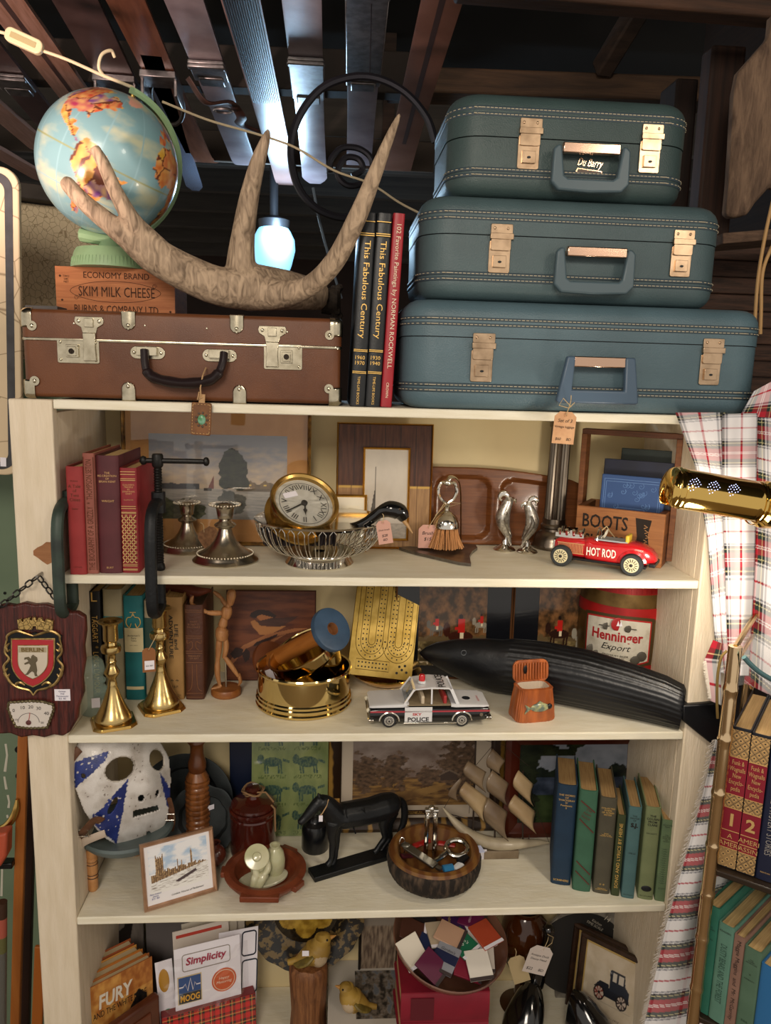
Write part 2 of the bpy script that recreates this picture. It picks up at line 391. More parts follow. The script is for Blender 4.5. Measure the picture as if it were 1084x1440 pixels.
# ---- brown suitcase
YB = .012
xl, xr = PY(31, 500, YB).x, PY(479, 500, YB).x; zt_ = PY(255, 441, YB).z; w_, h_, d_ = xr-xl, zt_-T1, .235
bs = thing('suitcase', 'brown suitcase with silver corner caps and two silver locks', 'suitcase', ((xl+xr)/2, YB+d_/2, T1+.0005))
zs = h_*.66
b = B(); b.loft(case_rings(w_, d_, .002, zs, .012, .007, 0)); b.build('body', LEATH, bs)
b = B(); b.loft(case_rings(w_+.002, d_+.002, zs+.003, h_, .013, 0, .008)); b.build('lid', LEATH, bs)
b = B(); b.loft(case_rings(w_+.004, d_+.004, zs-.0015, zs+.0035, .014, .0015, .0015, steps=2)); b.build('rim', PLATE, bs)
TOPB = T1+h_
def cap(parent, sx, top):
    b = B(); s = .019
    rings = case_rings(w_+.005, d_+.005, 0, h_+.001, .014, .009, .010)
    # a corner shell: keep only the faces near this corner
    bb = B(); bb.loft(rings)
    for f in bb.f:
        c = sum((bb.v[i] for i in f), V((0, 0, 0)))/len(f)
        if len(f) == 4 and (c.x*sx > w_/2-s) and c.y < -d_/2+s:
            pass
    L_ = .024; zc = h_+.0012 if top else -.0005; sg = -1 if top else 1
    def sh(u, v):
        # u runs round the vertical corner, v up the edge and over it
        a = (u-.5)*2; x = w_/2+.0022; y = -d_/2-.0022; r = .0135
        ang = pi/4*(1+a*.999)
        if abs(a) < .5:
            t = (a/.5+1)*pi/4; cx, cy = x-r, y+r; X, Y_ = cx+r*sin(pi/2-t) if 0 else cx+r*cos(-pi/2+t), cy+r*sin(-pi/2+t)
        elif a < 0: X, Y_ = x-r-(-a-.5)/.5*(L_-r)*.55, y
        else: X, Y_ = x, y+r+(a-.5)/.5*(L_-r)*.55
        k = min(1., v/.3); ins = .008*(1-sin(k*pi/2)); zz = zc+sg*(.008*(1-cos(k*pi/2)) if v < .3 else .008+(v-.3)/.7*(.020))
        n = V((x-.02-X, y+.02-Y_, 0)).normalized()
        p = V((X, Y_, 0))+n*ins*1.1
        return (p.x*sx, p.y, zz)
    b.sheet(sh, 16, 9)
    zb = zc+sg*.0285
    b.prism([(.0065*cos(2*pi*i/16), .0065*sin(2*pi*i/16)) for i in range(16)], .0008, T=TR(sx*(w_/2-.0175), -d_/2-.0022, zb-sg*.002) @ UP)
    b.ball((sx*(w_/2-.0175), -d_/2-.0032, zb-sg*.002), (.0026, .0016, .0026), n=10)
    return b.build('corner_cap', PLATE, parent, solid=.0008, off=1)
for sx in (-1, 1):
    for tp in (False, True): cap(bs, sx, tp)
def clip(px, py, top):
    p = PY(px, py, YB); b = B(); x = p.x; y = YB-.002
    z0, z1 = (TOPB+.001, TOPB-.027) if top else (T1, T1+.029)
    sg = 1 if top else -1
    hw = .0105
    def sh(u, v):
        ww = hw*(1 if v < .65 else math.sqrt(max(0., 1-((v-.65)/.35)**2))*1.+.0001)
        bul = .0022*(1-(2*u-1)**2)
        if v < .15: return (x+(u-.5)*2*ww, y+.010*(1-v/.15)-bul, z0)
        return (x+(u-.5)*2*ww, y-bul, z0+(z1-z0)*(v-.15)/.85)
    b.sheet(sh, 10, 16); b.ball((x, y-.003, z1+sg*.007), (.003, .0018, .003), n=10)
    b.build('edge_clip', PLATE, bs, world=True, solid=.0008)
for px, py, tp in ((181, 455, 1), (333, 455, 1), (181, 545, 0), (337, 552, 0)): clip(px, py, tp)
def lock(px0, py0, px1, py1, hx, up0, kx):
    cx, cz, lw, lh = fr(px0, py0, px1, py1, YB)
    o_ = B(); o_.prism(rrect(lw, lh, .003), .0016, T=TR(cx, YB-.0001, cz) @ UP)
    for sx in (-1, 1):
        for sz in (-1, 1): o_.ball((cx+sx*(lw/2-.005), YB-.0022, cz+sz*(lh/2-.005)), (.0022, .0014, .0022), n=10)
    kp = PY(kx, (py0+py1)/2, YB); o_.box((kp.x, YB-.0040, kp.z+.0005), (.018, .005, .019)); o_.box((kp.x, YB-.007, kp.z), (.013, .003, .014))
    lk = o_.build('lock', PLATE, bs, world=True, bevel=.0006)
    o_ = B(); o_.lathe([(.0042, 0), (.0042, .0012), (.0030, .0012), (.003, .0002)], 16, T=TR(kp.x, YB-.0084, kp.z) @ UP); o_.box((kp.x, YB-.0090, kp.z), (.001, .001, .004))
    o_.each('keyhole', mat('241a10', .4, .6), lk, world=True)
    hp = PY(hx, up0, YB); b = B()
    b.prism([(-.020, .012), (.020, .012), (.0215, .006), (.020, .001), (.012, -.004), (.010, -.012), (-.010, -.012), (-.012, -.004), (-.020, .001), (-.0215, .006)], .0022, T=TR(hp.x, YB-.0008, hp.z) @ UP)
    b.box((hp.x, YB-.004, hp.z+.003), (.013, .004, .013))
    for sx in (-1, 1): b.ball((hp.x+sx*.015, YB-.0036, hp.z+.0055), (.003, .0016, .003), n=10)
    zl = hp.z-.012; zb = cz-lh/2+.004
    b.prism([(-.0095, 0), (.0095, 0), (.0082, -(zl-zb)*.5), (.0095, -(zl-zb)), (-.0095, -(zl-zb)), (-.0082, -(zl-zb)*.5)], .004, T=TR(hp.x, YB-.002, zl) @ UP)
    b.build('hasp', PLATE, bs, world=True, bevel=.0007)
lock(81, 477, 140, 511, 126, 457, 103); lock(371, 484, 425, 520, 383, 470, 403)
# handle with its two mounts
for i, (px, py) in enumerate(((208, 496), (309, 500))):
    p = PY(px, py, YB); b = B(); b.prism(rrect(.052, .019, .0094), .0018, T=TR(p.x, YB-.0002, p.z) @ UP)
    for sx in (-1, 1): b.ball((p.x+sx*.020, YB-.0026, p.z), (.0028, .0016, .0028), n=10)
    b.box((p.x, YB-.006, p.z+.002), (.030, .010, .013)); b.build('handle_mount', PLATE, bs, world=True, bevel=.0012)
hp = [(203, 492, -.012), (204, 510, -.016), (208, 524, -.018), (222, 533, -.019), (256, 539, -.02), (290, 536, -.019), (306, 526, -.018), (313, 510, -.016), (315, 496, -.012)]
b = B(); pts = smoothpath([PY(x, y, YB+q) for x, y, q in hp], 6)
rr = [(.0108 if 10 < i < len(pts)-11 else .0082)*(1+.06*sin(i*1.25)*(12 < i < len(pts)-13)) for i in range(len(pts))]
b.tube(pts, rr, 12, flat=.75); b.build('handle', mat('1f1416', .38), bs, world=True)
b = B()
for px, py in ((104, 455), (204, 458), (404, 467), (291, 462)):
    p = PY(px, py, YB); b.ball((p.x, YB-.001, p.z), (.0017, .0012, .0017), n=8)
b.each('stud', PLATE, bs, world=True)
# ---- leather luggage tag hanging from that handle
lt = thing('luggage_tag', 'brown stitched leather luggage tag with a green stone set in it', 'tag', M=TR(*PY(284, 566, -.006)) @ rot(0, 3, 0))
k = mpp(PY(284, 566, -.006))
b = B(); b.prism(rrect(28*k, 46*k, .003), .003, T=TR(0, 0, -23*k) @ UP); lth = b.build('leather', mat('7a4d24', .55, c2='5f3a1a', sc_=60), lt, bevel=.0008)
b = B(); q = rrect(24*k, 41*k, .002, 3)
for i in range(len(q)):
    a, c = V((*q[i], 0)), V((*q[(i+1) % len(q)], 0)); n = max(1, int((c-a).length/.0022))
    for j in range(n):
        if j % 2 == 0 or n == 1:
            s0, s1 = a.lerp(c, j/n), a.lerp(c, (j+.9)/n); b.bar((s0.x, -.0032, s0.y-23*k), (s1.x, -.0032, s1.y-23*k), .0005, .0005)
b.build('stitching', mat('d8b070', .8), lth)
b = B(); b.ball((0.001, -.0032, -24*k), (.0062, .0022, .0078), n=16); b.build('stone', mat('3f7f4a', .25, c2='7aa890', sc_=300), lth)
b = B()
for i in range(9): a = i*.7; b.ball((.001+.0085*cos(a), -.0032, -24*k+.0105*sin(a)), (.002, .0012, .002), n=8)
b.build('beading', mat('4a3a2a', .5), lth)
b = B(); b.box((0, -.0015, .006), (.009, .003, .013)); b.tube([PY(283, 566, -.006)-PY(284, 566, -.006), V((-.002, -.008, .022)), V((.001, -.010, .040)), V((.002, .012, .052))], .0012, 6)
b.tube([V((0.001, -.003, .008)), V((-.006, -.006, .004)), V((-.004, -.005, .016))], .001, 5); b.build('cord', mat('b39068', .9), lt)
# ---- cheese crate on the suitcase
YC = .135
cx, cz, cw, ch = fr(79, 378, 246, 440, YC)
ch = PY(160, 378, YC).z - TOPB
cc = thing('cheese_crate', 'low wooden cheese crate with printed lettering under the globe', 'crate', (cx, YC, TOPB+.0012))
b = B(); b.box((0, .004, ch/2), (cw, .008, ch)); b.build('front_board', mat('b87240', .6, c2='9a5628', sc_=18, kind='wood', stretch=(.5, 1, 9)), cc)
WOODC = mat('9a5a2c', .65, c2='7a4420', sc_=20, kind='wood', stretch=(.6, 1, 8))
b = B(); b.box((-cw/2+.004, .054, ch/2), (.008, .092, ch-.002)); b.box((cw/2-.004, .054, ch/2), (.008, .092, ch-.002)); b.box((0, .104, ch/2), (cw, .008, ch-.002)); b.box((0, .054, .003), (cw-.018, .09, .005)); b.box((0, .0545, ch-.003), (cw-.018, .088, .005)); b.build('box_sides', WOODC, cc)
CI = mat('40220e', .8)
text(cc, 'ECONOMY BRAND', cw*.55, CI, TR(.002, -.0006, ch*.84) @ UP, height=ch*.13)
text(cc, 'SKIM MILK CHEESE', cw*.64, CI, TR(.002, -.0006, ch*.50) @ UP, height=ch*.21)
text(cc, 'BURNS & COMPANY LTD.', cw*.72, CI, TR(.002, -.0006, ch*.13) @ UP, height=ch*.17)
text(cc, 'TWO\nLBS\nNET', cw*.055, CI, TR(-cw*.41, -.0006, ch*.74) @ UP)
b = B(); b.tube([V((cw*.37*cos(a)*(1+.03*cos(4*a)), -.0002, ch*.5+ch*.22*sin(a))) for a in [2*pi*i/40 for i in range(40)]], .0004, 5, closed=True)
for sx in (-1, 1): b.tube([V((sx*cw*.33+.004*cos(a)*(1-.07*a), -.0002, ch*(.5+sx*.14)+.004*sin(a)*(1-.07*a))) for a in [i*.5 for i in range(18)]], .0003, 5)
for px, pz in ((-.46, .8), (-.45, .3), (.46, .12)): b.lathe([(.0018, 0), (.0018, .0006)], 8, T=TR(px*cw, -.0001, pz*ch) @ UP)
b.build('printed_scrolls', CI, cc)
CRT = TOPB+.0012+ch
# ---- globe
gc = PY(152, 231, .165); gr = 95*mpp(gc)
gp = (cos(R(20))*_u2 + sin(R(20))*_r2); gf = -(gc-CAM).normalized(); gp = (gp-gf*gp.dot(gf)+gf*.03).normalized(); gf = (gf-gp*gf.dot(gp)).normalized(); ge = gp.cross(gf)
gl = thing('globe', 'desk globe of the world on a pale green stand beside the antler', 'globe', (PY(155, 377, .165).x, .165, CRT+.0005))
NA = [(-168, 66), (-156, 71), (-128, 70), (-110, 68), (-95, 69), (-82, 68), (-94, 60), (-92, 57), (-82, 55), (-79, 52), (-78, 58), (-77, 62), (-65, 60), (-60, 54), (-56, 51), (-65, 48), (-61, 46), (-70, 43), (-74, 40), (-76, 35), (-81, 31), (-80, 25), (-82, 28), (-84, 30), (-90, 29), (-97, 27), (-97, 22), (-94, 18), (-90, 21), (-87, 21), (-88, 16), (-83, 15), (-83, 10), (-78, 9), (-80, 7), (-85, 10), (-92, 14), (-100, 17), (-105, 20), (-110, 25), (-114, 31), (-117, 33), (-124, 40), (-124, 48), (-133, 55), (-150, 60), (-160, 57), (-165, 61)]
SA = [(-78, 8), (-72, 12), (-62, 10), (-51, 4), (-50, 0), (-44, -3), (-35, -6), (-39, -14), (-41, -22), (-48, -26), (-53, -33), (-58, -37), (-62, -40), (-66, -46), (-68, -53), (-74, -52), (-75, -45), (-73, -37), (-71, -25), (-70, -18), (-77, -13), (-81, -5), (-80, 1)]
GRL = [(-52, 60), (-43, 60), (-22, 70), (-20, 80), (-35, 83), (-60, 82), (-72, 78), (-55, 70)]
AF = [(-17, 15), (-16, 24), (-9, 32), (-5, 36), (10, 37), (11, 33), (20, 31), (33, 31), (37, 22), (43, 12), (51, 11), (40, -3), (40, -15), (35, -23), (32, -29), (25, -34), (18, -34), (12, -18), (13, -8), (9, 0), (9, 4), (4, 6), (-8, 4), (-13, 9)]
EU = [(-9, 37), (-9, 43), (-1, 44), (-4, 48), (3, 51), (8, 54), (10, 58), (5, 60), (15, 69), (28, 71), (60, 70), (100, 76), (140, 72), (178, 66), (160, 58), (140, 50), (122, 38), (110, 20), (100, 8), (90, 22), (78, 8), (68, 24), (50, 28), (36, 36), (28, 41), (22, 37), (16, 40), (12, 44), (3, 42), (-2, 37)]
AU = [(114, -22), (130, -12), (142, -11), (153, -27), (148, -38), (130, -32), (115, -34)]
CNT = [(p, min(q[0] for q in p), max(q[0] for q in p), min(q[1] for q in p), max(q[1] for q in p)) for p in (NA, SA, GRL, AF, EU, AU)]
CP = ['c04a36', 'cc6e36', 'd0a03c', 'a8385a', '744480', 'c8663e', 'b8402e', 'd08a40']
CEL = [(random.uniform(-130, 60), random.uniform(-55, 72), i % 8) for i in range(75)]
def globe_col(lo, la):
    wl, wa = lo+3*nz(lo*.16, la*.16), la+3*nz(la*.16+9, lo*.16)
    for i, (p, x0, x1, y0, y1) in enumerate(CNT):
        if x0 <= wl <= x1 and y0 <= wa <= y1 and inside(wl, wa, p):
            if i == 2: return lin('dba08a')
            e = sorted(((wl-c[0])**2*.6+(wa-c[1])**2, c[2]) for c in CEL)[:2]
            c = CP[e[0][1]]
            return mixc(c, 'e8c070', .3+.6*nz(lo*.2, la*.2, 1, 4)) if e[1][0]-e[0][0] > 14 else lin('6a3a2a')
    if abs(la) < .5: return lin('8a8f60')
    if abs((la+90) % 15) < .34 or abs((lo+180) % 15) < .34/max(.2, cos(R(la))): return lin('86aab2')
    return mixc('789da4', 'b4b89c', max(0, 1.5*fbm(lo*.025, la*.05, 1, 2)))
vs, fs, cols = [], [], []; NL, NM = 300, 150
for j in range(NM+1):
    la = -89.9+179.8*j/NM
    for i in range(NL):
        lo = -180+360*i/NL; a = R(lo+52)
        vs.append(gc+gr*(gp*sin(R(la))+(gf*cos(a)+ge*sin(a))*cos(R(la)))); cols += list(lin(globe_col(lo, la)))
for j in range(NM):
    for i in range(NL): fs.append((j*NL+i, j*NL+(i+1) % NL, (j+1)*NL+(i+1) % NL, (j+1)*NL+i))
b = B(); b.add(vs, fs); b.build('sphere', mat('808080', .3, kind='attr', coat=.25), gl, world=True, cols=cols, fix=False)
GGR = mat('8fae84', .45, c2='86a47a', sc_=30)
b = B(); arc = []
for i in range(37):
    a = R(92-184*i/36); arc.append((gp*sin(a)+(ge*.93-gf*.36).normalized()*cos(a)))
u2 = gp.cross((ge*.93-gf*.36).normalized()).normalized()
rings = [[gc+q*(gr*1.03)+u2*.010, gc+q*(gr*1.03)-u2*.010, gc+q*(gr*1.07)-u2*.012, gc+q*(gr*1.12)-u2*.010, gc+q*(gr*1.12)+u2*.010, gc+q*(gr*1.07)+u2*.012] for q in arc]
b.loft(rings); b.build('meridian_arm', GGR, gl, world=True)
b = B()
for sg in (1, -1): b.cyl(gc+gp*gr*.98*sg, gc+gp*gr*1.10*sg, .004, n=10)
b.each('axis_pin', mat('a88a4a', .4, .8), gl, world=True)
zb_ = gl.location.z; k = mpp(gl.location); hb = PY(150, 352, .165).z-zb_
b = B(); b.lathe([(52*k, 0), (52*k, .003), (49*k, hb*.55), (47*k, hb*.8), (44*k, hb), (16*k, hb*1.12), (10*k, hb*1.5)], 64)
for i in range(64): a = 2*pi*i/64; b.bar((51.6*k*cos(a), 51.6*k*sin(a), .003), (49.6*k*cos(a), 49.6*k*sin(a), hb*.5), .0012, .0014)
pq = (gc-gp*gr*1.1)-gl.location
b.tube([V((0, 0, hb)), V((.0, 0, hb*1.5)), pq], [.012, .010, .012], 10)
b.build('foot', GGR, gl)
# ---- antler
def apts(l, n=6):
    P = smoothpath([PY(x, y, Y) for x, y, r, Y in l], n); Rr = lerp_list([r*mpp(PY(x, y, Y)) for x, y, r, Y in l], n); return P, Rr
b = B()
for l in ([(452, 416, 20, .16), (400, 408, 28, .12), (352, 404, 33, .085), (310, 403, 27, .07), (262, 384, 26, .06), (215, 358, 25, .05), (180, 333, 18, .042), (150, 311, 14, .037), (118, 284, 12, .033), (95, 259, 10.5, .03), (92, 256, 9, .03)],
          [(235, 366, 20, .05), (205, 336, 18, .042), (184, 308, 13, .03), (162, 268, 10.5, .02), (146, 232, 9.5, .016), (132, 207, 7.5, .014)],
          [(340, 404, 26, .08), (339, 365, 20, .08), (342, 330, 16.5, .075), (350, 280, 14, .065), (362, 230, 11, .055), (373, 197, 7, .05), (378, 182, 3, .05)],
          [(350, 408, 29, .085), (388, 414, 21, .07), (432, 404, 14.5, .045), (470, 368, 14.5, .012), (502, 306, 13.5, -.02), (525, 250, 11, -.035), (545, 200, 7.5, -.045), (556, 174, 5, -.05), (562, 160, 2.5, -.05)]):
    P, Rr = apts(l); b.tube(P, Rr, 14)
an = meta(b.build('antler', mat('6c5a48', .75, c2='b8a086', sc_=90, det=9, ramp=(.30, .62), stretch=(1, 1, .25), bump=.6, bsc=120, dist=1.5), remesh=.0026, smooth=4), 'large grey brown antler with four tines lying on the brown suitcase', 'antler')
b = B(); pb = PY(466, 424, .175); kk = mpp(pb)
for i in range(16): a = 2*pi*i/16; b.ball(pb+V((5*kk*random.uniform(-1, 1)+6*kk, 20*kk*cos(a)*.7, 19*kk*sin(a))), random.uniform(4, 6)*kk, n=8)
b.tube([pb+V((-14*kk, 0, 0)), pb+V((8*kk, 0, 0)), pb+V((13*kk, 0, 0))], [17*kk, 20*kk, 14*kk], 18)
b.build('burr', mat('251f1a', .8, c2='3c3228', sc_=120, bump=.8), an)
# ---- three tall books beside the blue cases
BK = mat('16191c', .38, bump=.1, bsc=300)
def bands(*z):
    def f(o, t, h, d):
        b = B()
        for q in z: b.box((0, -.0006-t*.1, q*h), (t*.9, .0008, .0011))
        b.each('gilt_rule', GILT, o)
    return f
def centur(o, t, h, d): bands(.955, .895, .885, .30, .292, .185, .177)(o, t, h, d)
LS = 2.2
book('tall_book', 'tall black book lettered 1960 1970 in gold beside the brown suitcase', 504, 572, T1, 22, 265, .225, BK, LS, titles=[('This Fabulous Century', .61, .50, 'v', GILT, {'hh': .50}), ('1960\n1970', .245, .62, 'h', GILT), ('TIME-LIFE BOOKS', .085, .15, 'v', GILT)], extra=centur, loc=(PY(505, 570, .01).x-.003, .012, 0), thick=.0235, height=.288)
book('tall_book', 'tall black book lettered 1930 1940 in gold, beside the thin red book', 526, 572, T1, 22, 265, .225, BK, LS, titles=[('This Fabulous Century', .61, .50, 'v', GILT, {'hh': .50}), ('1930\n1940', .245, .62, 'h', GILT), ('TIME-LIFE BOOKS', .085, .15, 'v', GILT)], extra=centur, loc=(PY(526.5, 571, .01).x-.003, .012, 0), thick=.0235, height=.288)
book('tall_book', 'tall thin red book with white spine lettering against the blue suitcases', 544, 573, T1, 16, 265, .225, mat('a01f2a', .4, bump=.1), LS+.2, titles=[('102 Favorite Paintings by NORMAN ROCKWELL', .575, .74, 'v', mat('e8dcc0', .6), {'hh': .5}), ('CROWN', .09, .08, 'v', mat('e8dcc0', .6))], loc=(PY(545.5, 572, .01).x-.003, .012, 0), thick=.0175, height=.289)
# ---- three blue suitcases
def blue_case(label, pl, pr, ptop, zb, Yf, d, split, latches, lat, hand, col, rzc=0, emblem=None, ws=.2):
    """pl, pr, ptop: left, right and top in photo pixels at the front plane"""
    xl, xr = PY(*pl, Yf).x, PY(*pr, Yf).x; h = PY(*ptop, Yf).z-zb-.001; w = xr-xl
    o = thing('suitcase', label, 'suitcase', ((xl+xr)/2, Yf+d/2, zb+.0006), group='set of blue suitcases')
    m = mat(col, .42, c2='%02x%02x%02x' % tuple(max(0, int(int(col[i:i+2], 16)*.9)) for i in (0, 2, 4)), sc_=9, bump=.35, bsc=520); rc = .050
    zs = h*split
    rings = case_rings(w, d, 0, zs-.0007, rc, .024, 0); b = B(); b.loft(rings); b.build('body', m, o)
    b = B(); b.loft(case_rings(w+.002, d+.002, zs+.0007, h, rc+.001, 0, .026)); b.build('lid', m, o)
    b = B(); b.loft(case_rings(w-.006, d-.006, zs-.004, zs+.004, rc, 0, 0)); b.build('seam', BLACK, o)
    dk = mat('3c4a52', .45, bump=.2)
    for zc in (h*ws, h*.80):
        b = B()
        for dz in (-.0042, .0042): b.loft(case_rings(w+.0035, d+.0035, zc+dz-.0032, zc+dz+.0032, rc+.0018, .0022, .0022, steps=3))
        bd = b.build('piping', dk, o)
        b = B()
        for dz in (-.0042, .0042):
            n = int(w/.0075)
            for i in range(n):
                x = -w/2+rc*.7+(w-1.4*rc)*i/n; b.box((x, -d/2-.0022, zc+dz), (.0042, .0008, .0009))
            for sx in (-1, 1):
                for i in range(9):
                    a = pi/2*(i+.5)/9; cx, cy = sx*(w/2-rc), -d/2+rc; r = rc+.0022
                    p = V((cx+sx*r*sin(a), cy-r*cos(a), zc+dz)); tt = V((sx*cos(a), sin(a), 0)); b.bar(p-tt*.002, p+tt*.002, .0008, .0009)
        b.build('stitching', mat('c0b498', .8), bd)
    lm = mat('c4a98c', .3, 1., c2='947c64', sc_=50, ramp=(.4, .8))
    for px, py, hp_ in latches:
        p = PY(px, py, Yf); k = mpp(p); H = hp_*k; q = B(); wl = H*.47; y = Yf-.001
        q.prism(rrect(wl, H*.20, .002), .003, T=TR(p.x+.001, y, p.z+H*.40) @ UP)
        q.box((p.x+.001, y-.003, p.z+H*.245), (wl*1.06, .007, H*.12))
        q.prism(rrect(wl*.92, H*.25, .003), .005, T=TR(p.x, y, p.z+H*.08) @ UP)
        q.prism(rrect(wl*.98, H*.66, .003), .0022, T=TR(p.x-.001, y, p.z-H*.17) @ UP)
        q.box((p.x-.001, y-.003, p.z-H*.27), (wl*.60, .006, H*.24))
        for sx in (-1, 1): q.ball((p.x+sx*wl*.3, y-.003, p.z+H*.41), (.0023, .0015, .0023), n=8)
        lt_ = q.build('latch', lm, o, world=True, bevel=.0007)
        q = B(); q.prism([(.003*cos(2*pi*i/12), .0018*sin(2*pi*i/12)) for i in range(12)], .0006, T=TR(p.x-.001, y-.0059, p.z-H*.28) @ UP)
        q.build('keyhole', BLACK, lt_, world=True)
    # handle: plastic loop hanging from a metal bar
    (bx0, by0, bx1, by1), (hx0, hy0, hx1, hy1) = hand
    cx, cz, bw, bh = fr(bx0, by0, bx1, by1, Yf-.018); q = B()
    q.box((cx, Yf-.018, cz), (bw, .010, bh)); q.build('handle_bar', mat('d8b49c', .16, 1.), o, world=True, bevel=.0015)
    q = B()
    for sx in (-1, 1): q.cyl((cx+sx*bw*.42, Yf-.014, cz), (cx+sx*bw*.42, Yf+.003, cz), .005, n=10)
    q.each('handle_post', lm, o, world=True)
    cx2, cz2, hw, hh = fr(hx0, hy0, hx1, hy1, Yf-.02); hm = mat('4c5e66' if lat == 'u' else '4a5e72', .38)
    tw = .012; zt2 = cz2+hh/2; zb2 = cz2-hh/2
    outer = [(-hw/2+.006, hh/2), (-hw/2, hh/2-.006), (-hw/2-.001, -hh/2+.012), (-hw/2+.010, -hh/2+.001), (0, -hh/2-.001), (hw/2-.010, -hh/2+.001), (hw/2+.001, -hh/2+.012), (hw/2, hh/2-.006), (hw/2-.006, hh/2)] if lat == 'u' else [(-hw*.40, hh/2), (-hw/2, -hh/2+.002), (-hw/2+.004, -hh/2), (hw/2-.004, -hh/2), (hw/2, -hh/2+.002), (hw*.42, hh/2)]
    ti = tw*1.5; inner = [(hw/2-tw, hh/2), (hw/2-tw-.006, -hh/2+ti+.004), (hw/2-tw-.012, -hh/2+ti), (-hw/2+tw+.012, -hh/2+ti), (-hw/2+tw+.006, -hh/2+ti+.004), (-hw/2+tw, hh/2)] if lat == 'u' else [(hw*.30, hh/2), (hw*.32, -hh/2+.020), (-hw*.32, -hh/2+.020), (-hw*.30, hh/2)]
    q.v = []; q = B(); q.prism(outer+inner, .012, T=TR(cx2, Yf-.014, cz2) @ UP); q.build('handle', hm, o, world=True, bevel=.003, seg=3)
    if emblem:
        e = PY(*emblem, Yf); k = mpp(e); q = B()
        q.prism([(-21*k, -8*k), (-18*k, -1*k), (17*k, -4*k), (20*k, -10*k)], .0012, T=TR(e.x, Yf-.0003, e.z) @ UP)
        q.build('emblem', mat('d8b090', .25, 1.), o, world=True); q = B()
        q.prism([(-18.5*k, -7*k), (-16.5*k, -2.4*k), (16*k, -5.2*k), (18*k, -8.8*k)], .0014, T=TR(e.x, Yf-.0003, e.z) @ UP); q.build('emblem_inset', mat('5a4a40', .4), o, world=True)
        text(o, 'Du Barry', 37*k, mat('e8c8a8', .25, 1.), TR(e.x, Yf-.0012, e.z+4.5*k) @ UP @ Matrix.Rotation(R(-4), 4, 'Z'), 'emblem_lettering', height=14*k, shear=.4, bold=.01, world=True, ext=.0012)
    return zb+h+.001, o
YL = -.012
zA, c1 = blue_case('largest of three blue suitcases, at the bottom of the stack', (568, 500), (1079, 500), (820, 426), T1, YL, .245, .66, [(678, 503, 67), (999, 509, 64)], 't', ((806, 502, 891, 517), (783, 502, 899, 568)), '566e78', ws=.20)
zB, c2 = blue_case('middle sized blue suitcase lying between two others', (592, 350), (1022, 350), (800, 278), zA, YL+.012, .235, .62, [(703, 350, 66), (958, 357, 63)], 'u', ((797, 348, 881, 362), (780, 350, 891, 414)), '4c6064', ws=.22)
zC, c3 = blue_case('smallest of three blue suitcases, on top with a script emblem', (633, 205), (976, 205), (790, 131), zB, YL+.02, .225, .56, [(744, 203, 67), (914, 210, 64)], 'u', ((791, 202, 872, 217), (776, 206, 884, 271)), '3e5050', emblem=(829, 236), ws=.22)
hp = PY(803, 556, -.05)
tag_thing('price_tag', 'buff price tag hanging on string from the lowest blue suitcase', 'tag', hp, PY(796, 579, -.035), 32*mpp(hp), 46*mpp(hp), TAGC, [('Set of 3', .28, .66), ('Vintage luggage', .48, .9), ('$60     BD', .86, .72)], ry=3,
          loop=[PY(803, 572, -.05), PY(792, 560, -.052), PY(786, 570, -.05), PY(800, 574, -.05), PY(808, 566, -.05)])
# ================================================================ above and behind the bookcase
DARKB = mat('3a2a20', .8, c2='241913', sc_=9, kind='wood', stretch=(.4, 3, 6), bump=.5, bsc=30)
def beam(name, label, pts, w, h, m, cat='beam', bev=.006, group=None):
    b = B(); b.bar(pts[0], pts[1], w, h); o = b.build(name, m, bevel=bev); return meta(o, label, cat, group)
ZJ = 2.42
for i, y in enumerate((1.72, 2.18, 2.64, 3.1, 3.6, 4.1, 4.7)):
    b = B(); b.box((.3, y, ZJ+.08), (4.2, .05, .17)); o = b.build('ceiling_joist', mat('3e3832', .75, c2='2e2925', sc_=6, kind='wood', stretch=(.4, 4, 6)), bevel=.004)
    meta(o, 'dark wooden ceiling joist running across behind the hanging skis', 'beam', 'ceiling joists behind the skis')
a, c = PY(545, 119, 1.0), PY(985, 134, 1.0); c = c+(c-a)*((1.59-c.x)/(c-a).x)
beam('cross_beam', 'rough brown wooden beam just behind the smallest blue suitcase', (a, c), .10, .062, mat('4e3826', .8, c2='2e2016', sc_=7, kind='wood', stretch=(.5, 3, 7), bump=.6, bsc=40))
a, c = PY(640, -16, .25), PY(1110, 22, .25); c = c+(c-a)*((1.59-c.x)/(c-a).x)
beam('ceiling_beam', 'dark brown beam along the upper right edge of the picture', (a, c), .05, .03, mat('4a3020', .75, c2='2c1c12', sc_=8, kind='wood', stretch=(.5, 3, 7), bump=.5, bsc=40))
a, c = PY(905, 0, .8), PY(845, 100, .95)
beam('rafter', 'short slanting dark rafter above the smallest blue suitcase', (a, c), .045, .05, DARKB)
a, c = PY(1018, 70, .42), V((PY(995, 420, .42).x, .42, .005))
beam('wall_post', 'narrow dark reddish post between the suitcases and the rough timber', (a, c), .05, .07, mat('40281c', .7, c2='22140e', sc_=10, kind='wood', stretch=(7, 3, .4)))
a, c = PY(955, 120, .60), V((PY(940, 420, .60).x, .60, .005))
beam('back_post', 'dark upright post just behind the right end of the blue suitcases', (a, c), .09, .05, mat('2e1d15', .8, c2='1a110c', sc_=10, kind='wood', stretch=(7, 3, .4)))
